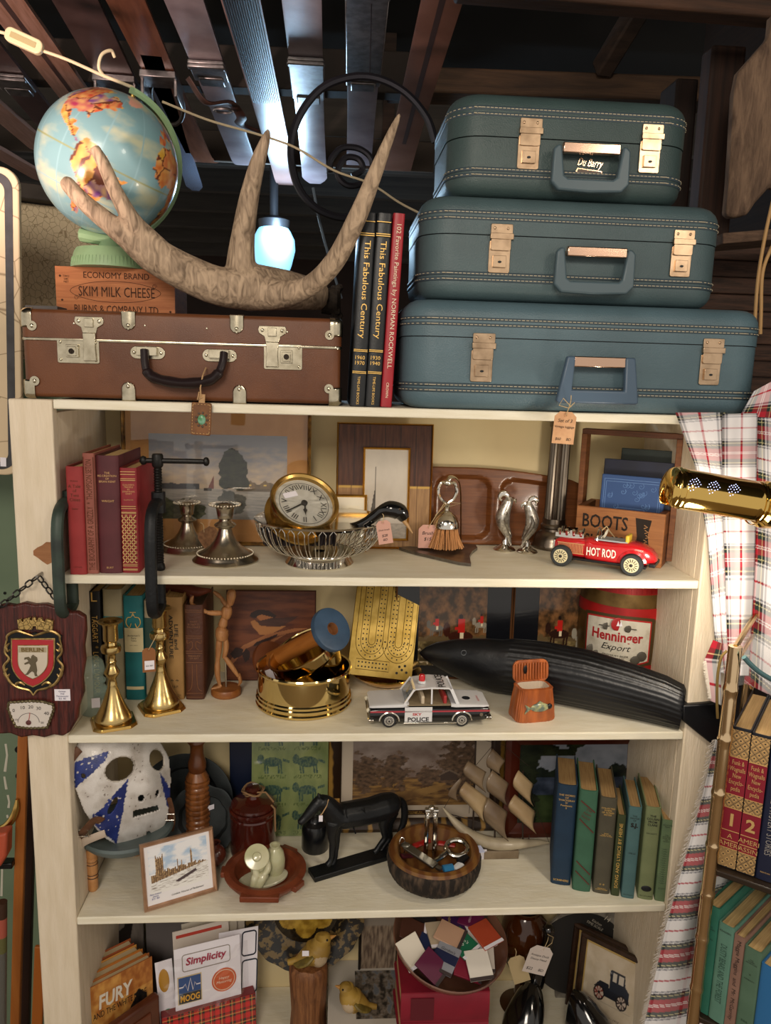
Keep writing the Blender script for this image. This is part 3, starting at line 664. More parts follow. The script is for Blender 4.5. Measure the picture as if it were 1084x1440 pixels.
# rough timber at the right
q = [(1040, 100), (1084, 50), (1112, -240), (1200, -240), (1200, 290), (1084, 262), (1064, 284), (1052, 302), (1030, 306), (1022, 300), (1026, 262), (1030, 200), (1034, 130)]
b = B(); P = [PY(x, y, .22) for x, y in q]; b.prism([(p.x, p.z) for p in P], .025, T=TR(0, .245, 0) @ UP)
meta(b.build('rough_timber', mat('7c6450', .85, c2='4c3a2e', sc_=14, kind='wood', stretch=(5, 3, 1.0), bump=1., bsc=60, dist=1.), bevel=.006), 'thick weathered grey brown timber with a knot at upper right', 'timber')
b = B(); b.bar(PY(1000, 342, .20), V((1.595, .16, PY(1100, 312, .16).z+.02)), .10, .018); meta(b.build('ledge_board', mat('6e5644', .85, c2='4a382c', sc_=16, kind='wood', stretch=(1, 3, 6), bump=.6), bevel=.002), 'worn wooden ledge under the rough timber at right', 'board')
b = B()
for i in range(9):
    z0 = 1.60+i*.032; b.box((1.28, .33+.003*(i % 2), z0), (.44, .02, .031))
meta(b.build('board_wall', mat('4a3226', .75, c2='271a13', sc_=18, kind='wood', stretch=(.7, 3, 8), bump=.6, bsc=60), bevel=.003), 'dark grooved wooden boarding behind the right end of the suitcases', 'boarding')
b = B()
for l in ([(1090, 268), (1076, 330), (1066, 390), (1062, 440), (1061, 470)], [(1100, 320), (1084, 350), (1072, 385), (1070, 440), (1069, 470)]):
    b.tube(smoothpath([PY(x, y, .10) for x, y in l]), .003, 8)
meta(b.build('electric_cord', mat('b08a58', .6)), 'two strands of tan electric cord hanging at the right edge', 'cord')
# rounded board at the left with a dark painted border
p0, p1 = PY(29, 236, .20), PY(33, 668, .20); h = p0.z-p1.z; w = .34; xr_ = p1.x; cz = (p0.z+p1.z)/2
sg = thing('wall_sign', 'cream crackled board with dark rounded border at the left edge', 'sign', (xr_-w/2, .20, p1.z+.006), ry=2.4)
b = B(); b.prism(rrect(w, h, .03, 8), .012, T=TR(0, .006, h/2) @ UP); b.build('board', mat('8a7458', .6, c2='cdb898', kind='vor', sc_=16, ramp=(0., .02)), sg, bevel=.002)
o1, o2 = rrect(w-.020, h-.020, .026, 8), rrect(w-.046, h-.046, .016, 8); n = len(o1); b = B()
b.add([(x, -.0066, y+h/2) for x, y in o1]+[(x, -.0066, y+h/2) for x, y in o2], [(i, (i+1) % n, n+(i+1) % n, n+i) for i in range(n)]); b.build('border', mat('2c2a2c', .5, c2='3d3c40', sc_=40), sg)
p = PY(3, 650, .19); b = B(); b.box((p.x-(xr_-w/2), -.0072, p.z-p1.z), (.010, .0006, .016)); b.build('price_sticker', WHITEP, sg)
# weathered board with cracked paint
b = B(); a, c = PY(30, 360, .46), PY(150, 360, .58)
b.bar((a.x-.12, .46, .965), (c.x+.06, c.y+.03, .965), .02, 1.92); wb = meta(b.build('weathered_board', mat('9c8462', .8, c2='e0ccaa', kind='vor', sc_=95, ramp=(0., .05), stretch=(1., 1., .8), bump=.4), bevel=.002), 'weathered board with cracked cream paint behind the globe', 'board')
b = B(); b.bar((a.x-.12, .44, 1.942), (c.x+.06, c.y+.01, 1.942), .05, .03); meta(b.build('capping_rail', mat('4c443e', .8, c2='38312c', sc_=20), bevel=.003), 'grey brown rail along the top of the cracked board', 'rail')
b = B(); b.box((PY(48, 437, .06).x, .14, TOPB+.006), (.05, .1, .009)); meta(b.build('grey_folder', mat('55504e', .7), bevel=.001), 'flat grey box corner on the suitcase beside the cheese crate', 'box')
# ---- schoolhouse light
lp = PY(385, 352, 1.95); k = mpp(lp)
ln = thing('ceiling_light', 'glowing bluish white glass jar light seen behind the antler', 'light', lp)
b = B(); b.lathe([(.02*0+10*k, -36*k), (20*k, -33*k), (25*k, -20*k), (30*k, 0), (29*k, 14*k), (23*k, 26*k), (20*k, 30*k)], 28); b.build('glass_shade', mat('8ed2f6', .3, emit=1.05), ln)
b = B(); b.lathe([(21*k, 29*k), (22*k, 40*k), (12*k, 44*k), (6*k, 46*k), (6*k, (2.42-lp.z))], 24); b.build('fitter', mat('2a2c30', .4, .5), ln)
# ---- skis hanging under the ceiling, tips away from the room
ZS = 2.30
def ski(label, near, far, wd, m, tip='round', flare=1.35, binding=None, groove=None, ribs=None, strap=None, plate=None, z=ZS, waist=.9):
    a, c = PZ(*near, z), PZ(*far, z); d = (c-a); L = d.length; d.normalize(); s = V((-d.y, d.x, 0)); a = a-d*.35; L += .35
    o = thing('ski', label, 'ski', M=Matrix(((-s.x, d.x, 0, a.x), (-s.y, d.y, 0, a.y), (0, 0, 1, z), (0, 0, 0, 1))), group='old skis hung under the ceiling')
    n = 40; rings = []
    for i in range(n+1):
        t = i/n; y = L*t; q = (L-y)
        hw = wd/2*(waist+(flare-waist)*max(0, (t-.45)/.55)**2*.45)
        if tip == 'round' and q < hw: hw *= math.sqrt(max(.0004, 1-((hw-q)/hw)**2))
        if tip == 'point' and q < .16: hw *= max(.06, (q/.16)**.8)
        if tip == 'wedge' and q < .07: hw *= .45+.55*q/.07
        th = .014*(1-.55*abs(2*t-1)); up = .10*max(0, (t-.78)/.22)**2 if tip in ('round', 'point') else 0
        rings.append([(-hw, y, up), (-hw*.86, y, up-.0008), (hw*.86, y, up-.0008), (hw, y, up), (hw*.97, y, up+th), (-hw*.97, y, up+th)])
    b = B(); b.loft(rings); b.build('board', m, o, ang=40)
    if groove:
        b = B(); b.add([(sx*.006, L*t, -.0012) for t in (0, .80) for sx in (-1, 1)], [(0, 1, 3, 2)]); b.build('base_groove', groove, o)
    if ribs:
        b = B()
        for i in range(14):
            x = -wd*.38+wd*.76*i/13; b.bar((x, ribs[0]*L, -.003), (x, ribs[1]*L, -.003), .0024, .003)
        b.build('ribbed_grip', mat('1b1c1f', .35), o)
    mt = mat('8f8a8a', .35, .9, c2='6a6464', sc_=50)
    if plate:
        t0, t1 = plate; b = B(); b.box((0, (t0+t1)/2*L, -.006), (wd*.98, (t1-t0)*L, .010)); b.box((0, t0*L+.01, -.014), (wd*1.0, .018, .010)); b.box((0, t1*L, -.009), (wd*.7, .05, .010))
        b.build('binding_plate', mt, o, bevel=.003)
    if binding:
        y = binding*L; b = B()
        b.box((0, y, -.010), (wd*1.0, .075, .016))
        for sx in (-1, 1): b.box((sx*wd*.46, y+.03, -.028), (.008, .10, .05))
        b.build('toe_binding', mt, o, bevel=.002)
        b = B(); b.tube([V((wd*.46*cos(q), y+.10+.08*sin(q), -.03-.03*sin(q))) for q in [2*pi*i/20 for i in range(20)]], .006, 6, closed=True); b.build('cable_loop', mat('2c2420', .6), o)
    if strap:
        y = strap*L; b = B()
        b.tube(smoothpath([V((-wd*.55, y, -.03)), V((-wd*.1, y+.02, -.075)), V((wd*.5, y+.06, -.06)), V((wd*.75, y+.13, -.07)), V((wd*.6, y+.22, -.06)), V((wd*1.1, y+.26, -.065))]), .013, 8, flat=.35); b.build('leather_strap', mat('3a2016', .6, c2='25140e', sc_=60), o)
        b = B(); b.tube([V((wd*.35+.022*cos(q), y+.04+.016*sin(q), -.085)) for q in [2*pi*i/12 for i in range(12)]], .0035, 6, closed=True); b.build('buckle', mt, o)
    return o
PINKW = mat('a07a6c', .32, c2='84604f', sc_=20, kind='wood', stretch=(6, .5, 3)); DKS = mat('4e3c3a', .3, c2='3a2a28', sc_=10); GREYS = mat('8c8084', .34, .15, c2='74666a', sc_=12); BRS = mat('6e4634', .3, c2='553224', sc_=14, kind='wood', stretch=(5, .5, 3)); BLS = mat('8a90a4', .2, .5)
ski('pink brown wooden ski with a central groove, above the globe at left', (22, 25), (150, 195), .095, PINKW, 'round', groove=DKS)
ski('dark purple brown ski left of the globe, below the grooved one', (-5, 85), (95, 205), .085, DKS, 'round', plate=(.40, .50))
ski('pale pink ski at left, partly behind the globe', (-12, 150), (85, 232), .08, PINKW, 'round')
ski('lowest pale pink ski at the left edge, near the cream board', (-18, 208), (72, 258), .08, PINKW, 'wedge')
ski('dark ski with a waisted body above the globe and cable binding', (105, 0), (205, 190), .10, DKS, 'round', binding=.62)
ski('copper brown ski with round tip and metal toe binding beside the globe', (176, 0), (296, 258), .085, BRS, 'round', binding=.40)
ski('blue grey ski with a shiny tip and brown leather strap', (258, 0), (356, 262), .085, GREYS, 'round', flare=1.2, strap=.36, plate=(.34, .40))
ski('ski with black ribbed grip and brown pointed tip', (338, 0), (411, 288), .085, mat('8a7676', .34, .1, c2='7a5a50', sc_=4), 'point', ribs=(.0, .42))
ski('grey ski with metal plates, hung left of the iron ring', (424, 0), (443, 258), .085, GREYS, 'wedge', plate=(.34, .48))
ski('broad grey ski with a long metal plate above the iron ring', (516, 0), (503, 262), .085, GREYS, 'round', plate=(.16, .42))
ski('square ended brown ski with two white edge lines, right of the ring', (622, 0), (558, 240), .088, mat('7a5648', .4, c2='684536', sc_=8), 'square', groove=mat('3a2620', .5))
ski('narrow silver ski tip hanging just right of the globe', (236, 150), (275, 268), .06, BLS, 'wedge')
def hung_rail(name, label, a, c, w, m):
    o = thing(name, label, 'rail', (a+c)/2); b = B(); b.bar(a, c, w, .10); b.build('rail', m, o, world=True, bevel=.004)
    for t in (.08, .92):
        q = a.lerp(c, t); b = B(); b.box((q.x, q.y, 2.583), (.04, .04, .345)); b.build('hanger', DARKB, o, world=True)
hung_rail('ski_rail', 'wooden rail that carries the hanging skis', PZ(-240, 77, 2.365), PZ(575, 108, 2.365), .06, mat('241b15', .85, c2='1a1410', sc_=8))
hung_rail('ski_batten', 'thin pale batten across behind the ski tips', PZ(-260, 176, 2.365), PZ(610, 222, 2.365), .02, mat('4a4038', .8))
# ---- iron scroll
YI = .40
b = B(); ra = [PY(612, 200, YI), PY(600, 165, YI), PY(570, 130, YI), PY(530, 110, YI), PY(490, 109, YI), PY(450, 126, YI), PY(420, 165, YI), PY(409, 210, YI), PY(418, 260, YI), PY(445, 293, YI), PY(480, 306, YI), PY(498, 300, YI), PY(502, 284, YI)]
b.tube(smoothpath(ra, 6), .0075, 8, flat=1.); iso = meta(b.build('iron_scroll', mat('26262c', .4, .7)), 'black wrought iron ring with an inner curl, hanging behind the antler', 'hook')
b = B(); sp = [PY(497+r*cos(R(a)), 236-r*sin(R(a)), YI+.004) for a, r in ((-100, 12), (-10, 13), (60, 14), (130, 18), (200, 24), (250, 26), (300, 25), (350, 26), (30, 28), (75, 28), (120, 32), (160, 34), (190, 33))]
b.tube(smoothpath(sp[::1], 6), .006, 8); b.build('inner_curl', mat('26262c', .4, .7), iso); b = B(); q = PY(520, 108, YI); b.cyl(q, V((q.x, q.y, 2.756)), .0012, n=6); b.build('hanging_wire', mat('26262c', .4, .7), iso) 
b = B(); b.tube(smoothpath([PY(440, 264, .45), PY(450, 315, .45), PY(465, 370, .45), PY(480, 420, .45)]), .003, 6); meta(b.build('hanging_cable', mat('5a6672', .4)), 'thin grey cable hanging beside the glowing jar light', 'cord')
# ---- cord with an inline switch, then string over to the books
cdm = mat('cdbd9c', .55)
oc = thing('lamp_cord', 'cream electric cord with an inline switch running past the globe', 'cord', PY(38, 57, .30))
b = B(); b.tube(smoothpath([PY(-20, 40, .3), PY(4, 46, .3), PY(20, 50, .3)]), .0028, 8); b.tube(smoothpath([PY(56, 70, .3), PY(95, 84, .3), PY(140, 104, .28), PY(172, 117, .26), PY(187, 123, .24)]), .0028, 8); b.tube(smoothpath([PY(147, 108, .28), PY(139, 95, .27), PY(143, 77, .27), PY(156, 71, .28), PY(161, 80, .29)]), .0028, 8); b.build('cable', cdm, oc, world=True)
b = B(); a, c = PY(10, 48, .3), PY(62, 72, .3); dd = (c-a).normalized(); nn = V((-dd.z, 0, dd.x)); b.prism(rrect((c-a).length, .024, .010), .012, T=Matrix(((dd.x, nn.x, 0, (a.x+c.x)/2), (0, 0, -1, .3), (dd.z, nn.z, 0, (a.z+c.z)/2), (0, 0, 0, 1)))); b.build('switch', mat('d8c6a0', .4), oc, world=True, bevel=.002)
b = B(); b.prism(rrect((c-a).length*.68, .009, .001), .0015, T=Matrix(((dd.x, nn.x, 0, (a.x+c.x)/2), (0, 0, -1, .2885), (dd.z, nn.z, 0, (a.z+c.z)/2), (0, 0, 0, 1)))); b.build('switch_slider', mat('a89a70', .5), oc, world=True)
b = B(); b.tube(smoothpath([PY(228, 143, .27), PY(290, 168, .3), PY(345, 184, .32), PY(385, 196, .33), PY(420, 210, .34), PY(470, 240, .36), PY(520, 258, .37), PY(560, 284, .38), PY(590, 300, .38)]), .0022, 6)
meta(b.build('string', mat('b8a88a', .8)), 'pale string stretched from the globe past the antler tips', 'string')
# ================================================================ second shelf
def stand(px, py, zt): p = PZ(px, py, zt); return p, mpp(p)
def lat(b, prof, k, n=40, mi=0, T=None): return b.lathe([(r*k, z*k) for r, z in prof], n, mi, T)
CR, CR2, CR3 = mat('962e2e', .6, c2='842424', sc_=20), mat('7e4238', .65, c2='6e342c', sc_=20), mat('58242a', .6, c2='4a1c22', sc_=20)
DGI = mat('5a2e1a', .8); PGI = mat('caa06a', .45, .3)
book('book', 'bright red clothbound book with dark lettering at the left end', 110, 808, T2, 23, 151, .125, CR, titles=[('Dickens', .87, .42, 'h', DGI), ('A Tale\nof\nTwo\nCities', .76, .72, 'h', DGI), ('Sealer', .615, .36, 'h', DGI), ('COPY CLUB', .07, .5, 'h', DGI)], group='red books between clamps')
def bear_rules(o, t, h, d):
    b = B()
    for x in (-.42, .42): b.box((x*t, -.0001, h*.5), (.0008, .001, h*.94))
    b.each('border_rule', DGI, o)
book('book', 'dusty pink book with long dark vertical title, second of the red books', 130, 807, T2, 16, 168, .15, mat('94584a', .65, c2='84483c', sc_=20), titles=[('THE BIOGRAPHY OF A GRIZZLY  *  THOMPSON SETON', .49, .92, 'u', DGI, {'hh': .52})], group='red books between clamps', extra=bear_rules)
book('book', 'thick maroon book with pale gilt title, third of the red books', 156, 806, T2, 31, 164, .14, CR3, titles=[('THE\nRE-CREATION\nOF\nBRIAN KENT', .82, .80, 'h', PGI), ('WRIGHT', .62, .55, 'h', PGI), ('BURT', .05, .3, 'h', PGI)], group='red books between clamps')
def gull(o, t, h, d):
    b = B()
    for z in (.965, .94, .90, .885, .64, .62, .585, .575, .085, .07, .04, .03): b.box((0, -.0009, z*h), (t*.86, .0016, .0010))
    b.each('gilt_rule', PGI, o); b = B()
    for i in range(-6, 12):
        for s in (-1, 1):
            x0, z0 = -t*.42, h*(.10+.05*i); x1, z1 = t*.42, z0+s*h*.16
            a, c = (V((x0, -.0016, z0)), V((x1, -.0016, z1)))
            lo, hi = h*.10, h*.56
            def cl(p, q):
                if p.z < lo: p = p.lerp(q, (lo-p.z)/(q.z-p.z)) if q.z > lo else None
                if p is not None and p.z > hi: p = p.lerp(q, (p.z-hi)/(p.z-q.z)) if q.z < hi else None
                return p
            A_, C_ = cl(a, c), cl(c, a)
            if A_ is not None and C_ is not None and (A_-C_).length > .001: b.bar(A_, C_, .0005, .0016)
    b.build('gilt_lattice', PGI, o)
book('book', 'red book with gilt lattice pattern on its spine beside the dark clamp', 184, 806, T2, 23, 147, .14, mat('8c2028', .5, c2='7a1820', sc_=20), titles=[("GULLIVER'S\nTRAVELS\nBY\nJONATHAN\nSWIFT", .80, .72, 'h', PGI), ('ILLUSTRATED', .70, .55, 'h', PGI)], group='red books between clamps', extra=gull, curve=.06)
def clamp(label, px, m, ms, full, hd=1):
    x = PY(px, 760, .01).x; o = thing('c_clamp', label, 'clamp', (x, .03, T2+.0005))
    b = B(); pth = [(0, .012, .112), (0, -.02, .112), (0, -.046, .098), (0, -.056, .065), (0, -.057, .02), (0, -.057, -.02), (0, -.053, -.05), (0, -.035, -.062), (0, -.005, -.060), (0, .004, -.052)]
    b.tube(smoothpath(pth, 5), .0095, 10, flat=.8); b.cyl((0, .006, .095), (0, .006, .128), .011, n=14); b.cyl((0, .002, -.058), (0, .002, -.0158), .009, n=14)
    b.build('frame', m, o)
    if full:
        b = B(); zz = [.012+.0022*i for i in range(76)]
        b.lathe([((.0068 if i % 2 else .0056), z) for i, z in enumerate(zz)], 14, T=TR(0, .006, 0)); b.build('screw', ms, o)
        b = B(); b.lathe([(.0001, 0), (.0075, 0), (.0085, .003), (.0075, .009), (.005, .014)], 16, T=TR(0, .006, 0)); b.build('swivel_foot', ms, o)
        b = B(); b.lathe([(.0075, .168), (.009, .171), (.009, .186), (.0075, .189)], 16, T=TR(0, .006, 0)); b.build('screw_head', ms, o)
        b = B(); b.cyl((-.022, .006, .178), (.074, .006, .178), .0042, n=10); b.ball((-.022, .006, .178), (.0065, .0065, .0075), n=10); b.ball((.076, .006, .178), (.0055, .0065, .0075), n=10); b.build('handle_bar', ms, o)
    return o
clamp('black iron C clamp gripping the shelf right of the red books', 219, IRON, mat('1b1a19', .45, .5, bump=.3), True)
clamp('green painted C clamp gripping the shelf left of the red books', 92, mat('34433a', .5, c2='232c28', sc_=30), IRON, False)
# ---- large landscape
def blob(u, v, cu, cv, ru, rv, s=9., seed=0., amp=.35): return ((u-cu)/ru)**2+((v-cv)/rv)**2 < 1+amp*2*fbm(u, v, s, seed)
def landscape(u, v):
    n = fbm(u*2, v*3, 5, 1)
    if v > .36: c = mixc('b8a48c', '82848c', (v-.36)/.5+.5*n)
    else: c = mixc('7c7a76', 'a09a90', v*2.2+.6*fbm(u*1.5, v*9, 6, 3))
    if .355 < v < .42+.02*nz(u, 0, 22) and u < .36: c = lin('4a4c50')
    if .34 < v < .45 and .63 < u: 
        if v < .40+.07*fbm(u, 1, 11, 2)+.03*(u < .93): c = mixc('4d4436', '6a5a44', .5+n)
    for hx in (.73, .84):
        if abs(u-hx) < .035 and .37 < v < .47-abs(u-hx)*1.2: c = lin('705c44')
        if abs(u-hx) < .010 and .40 < v < .425: c = lin('d8b85a')
    if any(blob(u, v, a, b_, c_, d_, 16, 4, .2) for a, b_, c_, d_ in ((.60, .70, .075, .14), (.56, .60, .06, .14), (.65, .60, .06, .15), (.60, .52, .085, .16), (.66, .44, .06, .09), (.55, .44, .05, .08))): c = mixc('14170f', '2a2f1c', .5+1.2*fbm(u, v, 24, 7))
    if blob(u, v, .60, .20, .10, .15, 14, 8, .5): c = mixc('3a3c36', '55544c', .5+n)
    if blob(u, v, .13, .09, .27, .15, 10, 9, .4): c = mixc('30341f', '4a4c30', .5+1.5*fbm(u, v, 30, 5))
    if abs(u-.445-(v-.38)*.15) < .022*(1-(v-.36)/.17) and .36 < v < .53: c = lin('6e3426')
    if abs(u-.42) < .03 and .34 < v < .37: c = lin('3a3430')
    return c
lw = framed('landscape_painting', 'large framed river landscape with a dark tree behind the silver candlesticks', (173, 572, 438, 762), .226, .007, .012, mat('4a3420', .4, .3, c2='a07838', sc_=70), landscape, 190, 120, mat('b58550', .75, c2='ab7a46', sc_=30), (.125, .17, .112, .19), pane=True, zt=T2, tilt=-2)
# ---- silver candlesticks
CSP = [(46, 0), (46.5, 2), (44, 4), (41, 7), (40, 10), (38, 11.5), (30, 16), (22, 22), (15.5, 30), (11.5, 38), (9.5, 45), (9, 47), (14, 49.5), (15.5, 52), (14, 54), (9, 57), (8, 60), (10.5, 62), (11.5, 68), (12.5, 76), (14, 78), (21, 80), (22, 81.5), (20, 82.5), (11, 80), (8.5, 78), (8, 66), (.01, 66)]
SILB = mat('a89e8c', .45, 1.)
def silver(label, px, py, s, tagm=False):
    p, k = stand(px, py, T2); o = thing('candlestick', label, 'candlestick', p, group='silver candlesticks'); k *= s
    b = B(); lat(b, CSP, k, 44); b.build('stem_and_base', SILVER, o, ang=50)
    b = B()
    for i in range(56): a = 2*pi*i/56; b.ball((39.5*k*cos(a), 39.5*k*sin(a), 11.4*k), 1.5*k, n=6)
    b.build('beading', SILB, o)
    b = B()
    for i in range(30): a = 2*pi*i/30; b.ball((21.5*k*cos(a), 21.5*k*sin(a), 81.5*k), 1.8*k, n=6)
    b.build('rim_beading', SILB, o); return o, p, k
silver('left silver candlestick, standing farther back with a brown tag', 264, 773, .83)
silver('front silver candlestick beside the wire basket', 317, 788, .98)
p, k = stand(286, 776, T2)
tag_thing('brown_tag', 'mottled brown tag leaning against the left silver candlestick', 'tag', PY(282, 735, p.y-.005), PY(287, 744, p.y-.012), 28*k, 26*k, mat('8a6444', .8, c2='6a4a30', sc_=150), rz=10, ry=-30)
# ---- chrome wire basket
p, k = stand(449, 791, T2); YBK = p.y
wb_ = thing('wire_basket', 'oval chrome wire basket on a round foot holding the brass clock', 'basket', p)
b = B(); lat(b, [(47, 0), (48, 2), (44, 8), (42, 12), (43, 15), (40, 15.5), (38, 10), (42, 2)], k, 48); b.build('foot', CHROME, wb_)
RM, RH = 89, 62
b = B(); b.lathe([((RM-1)*k, RH*k), ((RM+2)*k, (RH+.5)*k), ((RM+2.4)*k, (RH+2.2)*k), (RM*k, (RH+3)*k), ((RM-2)*k, (RH+2)*k)], 56); b.build('rim', CHROME, wb_)
b = B(); b.lathe([(40*k, 14*k), (46*k, 17*k), (46*k, 18.5*k), (.01, 17*k)], 48, cap=False); b.build('bottom_plate', CHROME, wb_)
b = B(); n = 40
def bpt(a, t): r = 45+(RM-45)*math.sin(t*pi/2)**.85; return V((r*k*cos(a), r*k*sin(a), (17+(RH-15)*(1-cos(t*pi/2))**.9)*k))
for i in range(n):
    a0, a1 = 2*pi*(i+.02)/n, 2*pi*(i+.66)/n
    L_ = [bpt(a0, .05+.85*j/6) for j in range(7)]; R_ = [bpt(a1, .05+.85*j/6) for j in range(7)]; m_ = bpt((a0+a1)/2, .985)
    b.tube(L_+[m_]+R_[::-1], .0009, 6)
b.tube([bpt(2*pi*i/48, .05) for i in range(48)], .0012, 6, closed=True); b.build('wire_loops', CHROME, wb_)
# ---- brass clock lying in the basket
cp = PY(428, 707, YBK-.045)+V((0, 0, .0)); vw = -(cp-CAM).normalized()
nn = (vw*.74+_r2*.26+_u2*.60).normalized(); up = (_u2*.93-_r2*.36); up = (up-nn*up.dot(nn)).normalized(); xx = up.cross(nn); k = mpp(cp)
ck = thing('ships_clock', 'brass ship clock with white dial and Roman numerals in the wire basket', 'clock', M=Matrix(((xx.x, up.x, nn.x, cp.x), (xx.y, up.y, nn.y, cp.y), (xx.z, up.z, nn.z, cp.z), (0, 0, 0, 1))))
b = B(); lat(b, [(46, -34), (50, -33), (50, -29), (43, -27), (42, -8), (45, -4), (49, -2), (50, 2), (49, 6), (46, 7), (43, 4), (42, -1.8), (41, -3)], k, 56, 0); b.build('case', BRASS_OLD, ck)
b = B(); lat(b, [(.01, -2.2), (.02, -1.7), (43, -1.7)], k, 56); b.build('dial', mat('e6e4da', .5), ck)
b = B(); b.lathe([(35.2*k, -1.5*k), (36*k, -1.5*k)], 56, cap=False); b.build('minute_track', INK, ck)
rn = ['XII', 'I', 'II', 'III', 'IIII', 'V', 'VI', 'VII', 'VIII', 'IX', 'X', 'XI']
for i, s in enumerate(rn):
    a = -2*pi*i/12+pi*7/6
    text(ck, s, None, INK, Matrix.Rotation(a, 4, 'Z') @ TR(0, 28.5*k, -1.2*k), 'numeral', height=8.6*k)
b = B(); b.prism([(-1.2*k, -3*k), (1.2*k, -3*k), (.8*k, 30*k), (0, 33*k), (-.8*k, 30*k)], .0006, T=Matrix.Rotation(R(96), 4, 'Z')); b.build('minute_hand', INK, ck)
b = B(); b.prism([(-1.2*k, 0), (1.2*k, 0), (1.0*k, 10*k), (3*k, 13*k), (1.2*k, 17*k), (0, 22*k), (-1.2*k, 17*k), (-3*k, 13*k), (-1*k, 10*k)], .0006, T=TR(0, 0, .0005) @ Matrix.Rotation(R(152), 4, 'Z')); b.build('hour_hand', INK, ck)
b = B(); lat(b, [(4.5, -1.3), (4.5, 1), (3, 2), (.01, 2)], k, 12); b.build('hub', INK, ck)
b = B(); b.box((-13*k, 19*k, -.8*k), (21*k, 9*k, .0005), T=Matrix.Rotation(R(-6), 4, 'Z')); b.build('price_sticker', WHITEP, ck)
b = B(); lat(b, [(.01, 5.5), (43, 5)], k, 40); b.build('glass', PANE, ck)
# ---- clothes brush with a duck's head handle
yb = YBK-.045; P = lambda x, y, dy=0: PY(x, y, yb+dy)
kb = mpp(P(450, 740)); dk = thing('duck_brush', 'black brush with a duck head handle and tan beak, lying in the basket', 'brush', P(430, 765))
hd = [(368, 748, 6, .02), (390, 741, 9, .02), (430, 738, 9, .015), (470, 742, 8, .01), (495, 742, 7, 0), (515, 734, 7, -.01), (532, 722, 8, -.015), (548, 716, 12, -.02), (562, 720, 12, -.02), (569, 730, 7, -.02)]
b = B(); b.tube(smoothpath([P(x, y, d) for x, y, r, d in hd], 5), lerp_list([r*kb for x, y, r, d in hd], 5), 14); b.build('handle', mat('0b0b0c', .12, coat=.6), dk, world=True)
b = B(); b.tube([P(566, 730, -.02), P(573, 739, -.021), P(580, 750, -.022)], [5*kb, 3.6*kb, 1.2*kb], 10, flat=.7); b.build('beak', mat('b08a5c', .5), dk, world=True)
b = B(); b.ball(P(562, 716, -.032), 2*kb, n=10); b.build('eye', mat('3a2a18', .1), dk, world=True)
b = B()
for i in range(34):
    for j in range(5):
        t = i/33; x = 372+98*t; a = P(x, 746, .02-.012*t+(j-2)*.006); c = a+V((random.uniform(-.004, .004), (j-2)*.0015, -.024+random.uniform(-.002, .002))); b.tube([a, c], [.0016, .0024], 5)
b.build('bristles', mat('1e1416', .8), dk, world=True)
q = P(537, 722, -.026)
tag_thing('price_tag', 'pink price tag tied round the neck of the duck brush', 'tag', q, P(538, 732, -.034), 20*kb, 33*kb, mat('c89a8a', .8), [('Duck brush', .4, .75), ('$28', .65, .4), ('BD', .82, .3)], ry=-10)
# ---- little gilt frame and the wooden frame with the sailing boat
def roofs(u, v):
    if .2 < v < .62+.12*fbm(u, 0, 9, 3) and .12 < u < .9: return mixc('6a5434', 'a88a58', .5+1.6*fbm(u, v, 18, 2))
    return lin('e6dcc2') if v > .4 else mixc('d8ccae', '8a9a6a', .4*(v < .2))
framed('small_picture', 'small gilt framed print of rooftops behind the wire basket', (470, 697, 516, 760), .185, .0055, .008, GOLD, roofs, 40, 50, mat('e4dcc8', .7), (.16, .3, .16, .16), zt=T2, tilt=-9, pm=PAINT)
def boards(u, v):
    n = 6 if v > .5 else 7; s = (u*n) % 1
    if min(s, 1-s) < .02: return lin('24130c' if v > .5 else '6a4a2c')
    g = .5+1.2*fbm(u*14+int(u*n)*7, v*1.5, 3, 2)
    if abs(v-.495) < .008: return lin('c09a4c')
    return mixc('3e2014', '54301e', g) if v > .5 else mixc('8a6844', 'a07c52', g)
sf = framed('boat_picture', 'picture of a sailing boat in a wide two tone wooden board frame', (473, 597, 608, 767), .212, .0036, .008, GOLD, boards, 120, 110, mat('3a2014', .6), zt=T2, tilt=-3)
w_, h_ = sf['_w'], sf['_h']
def boat(u, v):
    c = mixc('b5aca0', 'c9c0b2', v+.3*fbm(u, v, 4)) if v > .16 else mixc('a89f92', '8d857a', .5+fbm(u, v*4, 9))
    if abs(u-.24-.02*v) < .006 and v > .12: c = lin('4a4440')
    if .10 < v < .56 and .24-.16*(1-(v-.1)/.46) < u < .25: c = mixc('4a4642', '5e5852', .5+fbm(u, v, 20))
    if .04 < v < .12 and .08 < u < .46-(v-.04)*1.: c = lin('332e2c')
    if abs(v-.165) < .008 and u > .5: c = lin('948a7c')
    return c
cx = w_*.018; iw, ih = 66/135*w_, .74*h_*1.; M0 = TR(cx, -.0062, h_*.44)
b = B(); frame_bars(b, iw, ih, .004, .006); b.build('inner_frame', GOLD, sf, M0)
painted('boat_print', boat, iw-.007, ih-.007, 60, 90, sf, M0 @ TR(0, -.0012, 0) @ UP, PAINT_GLOSS)
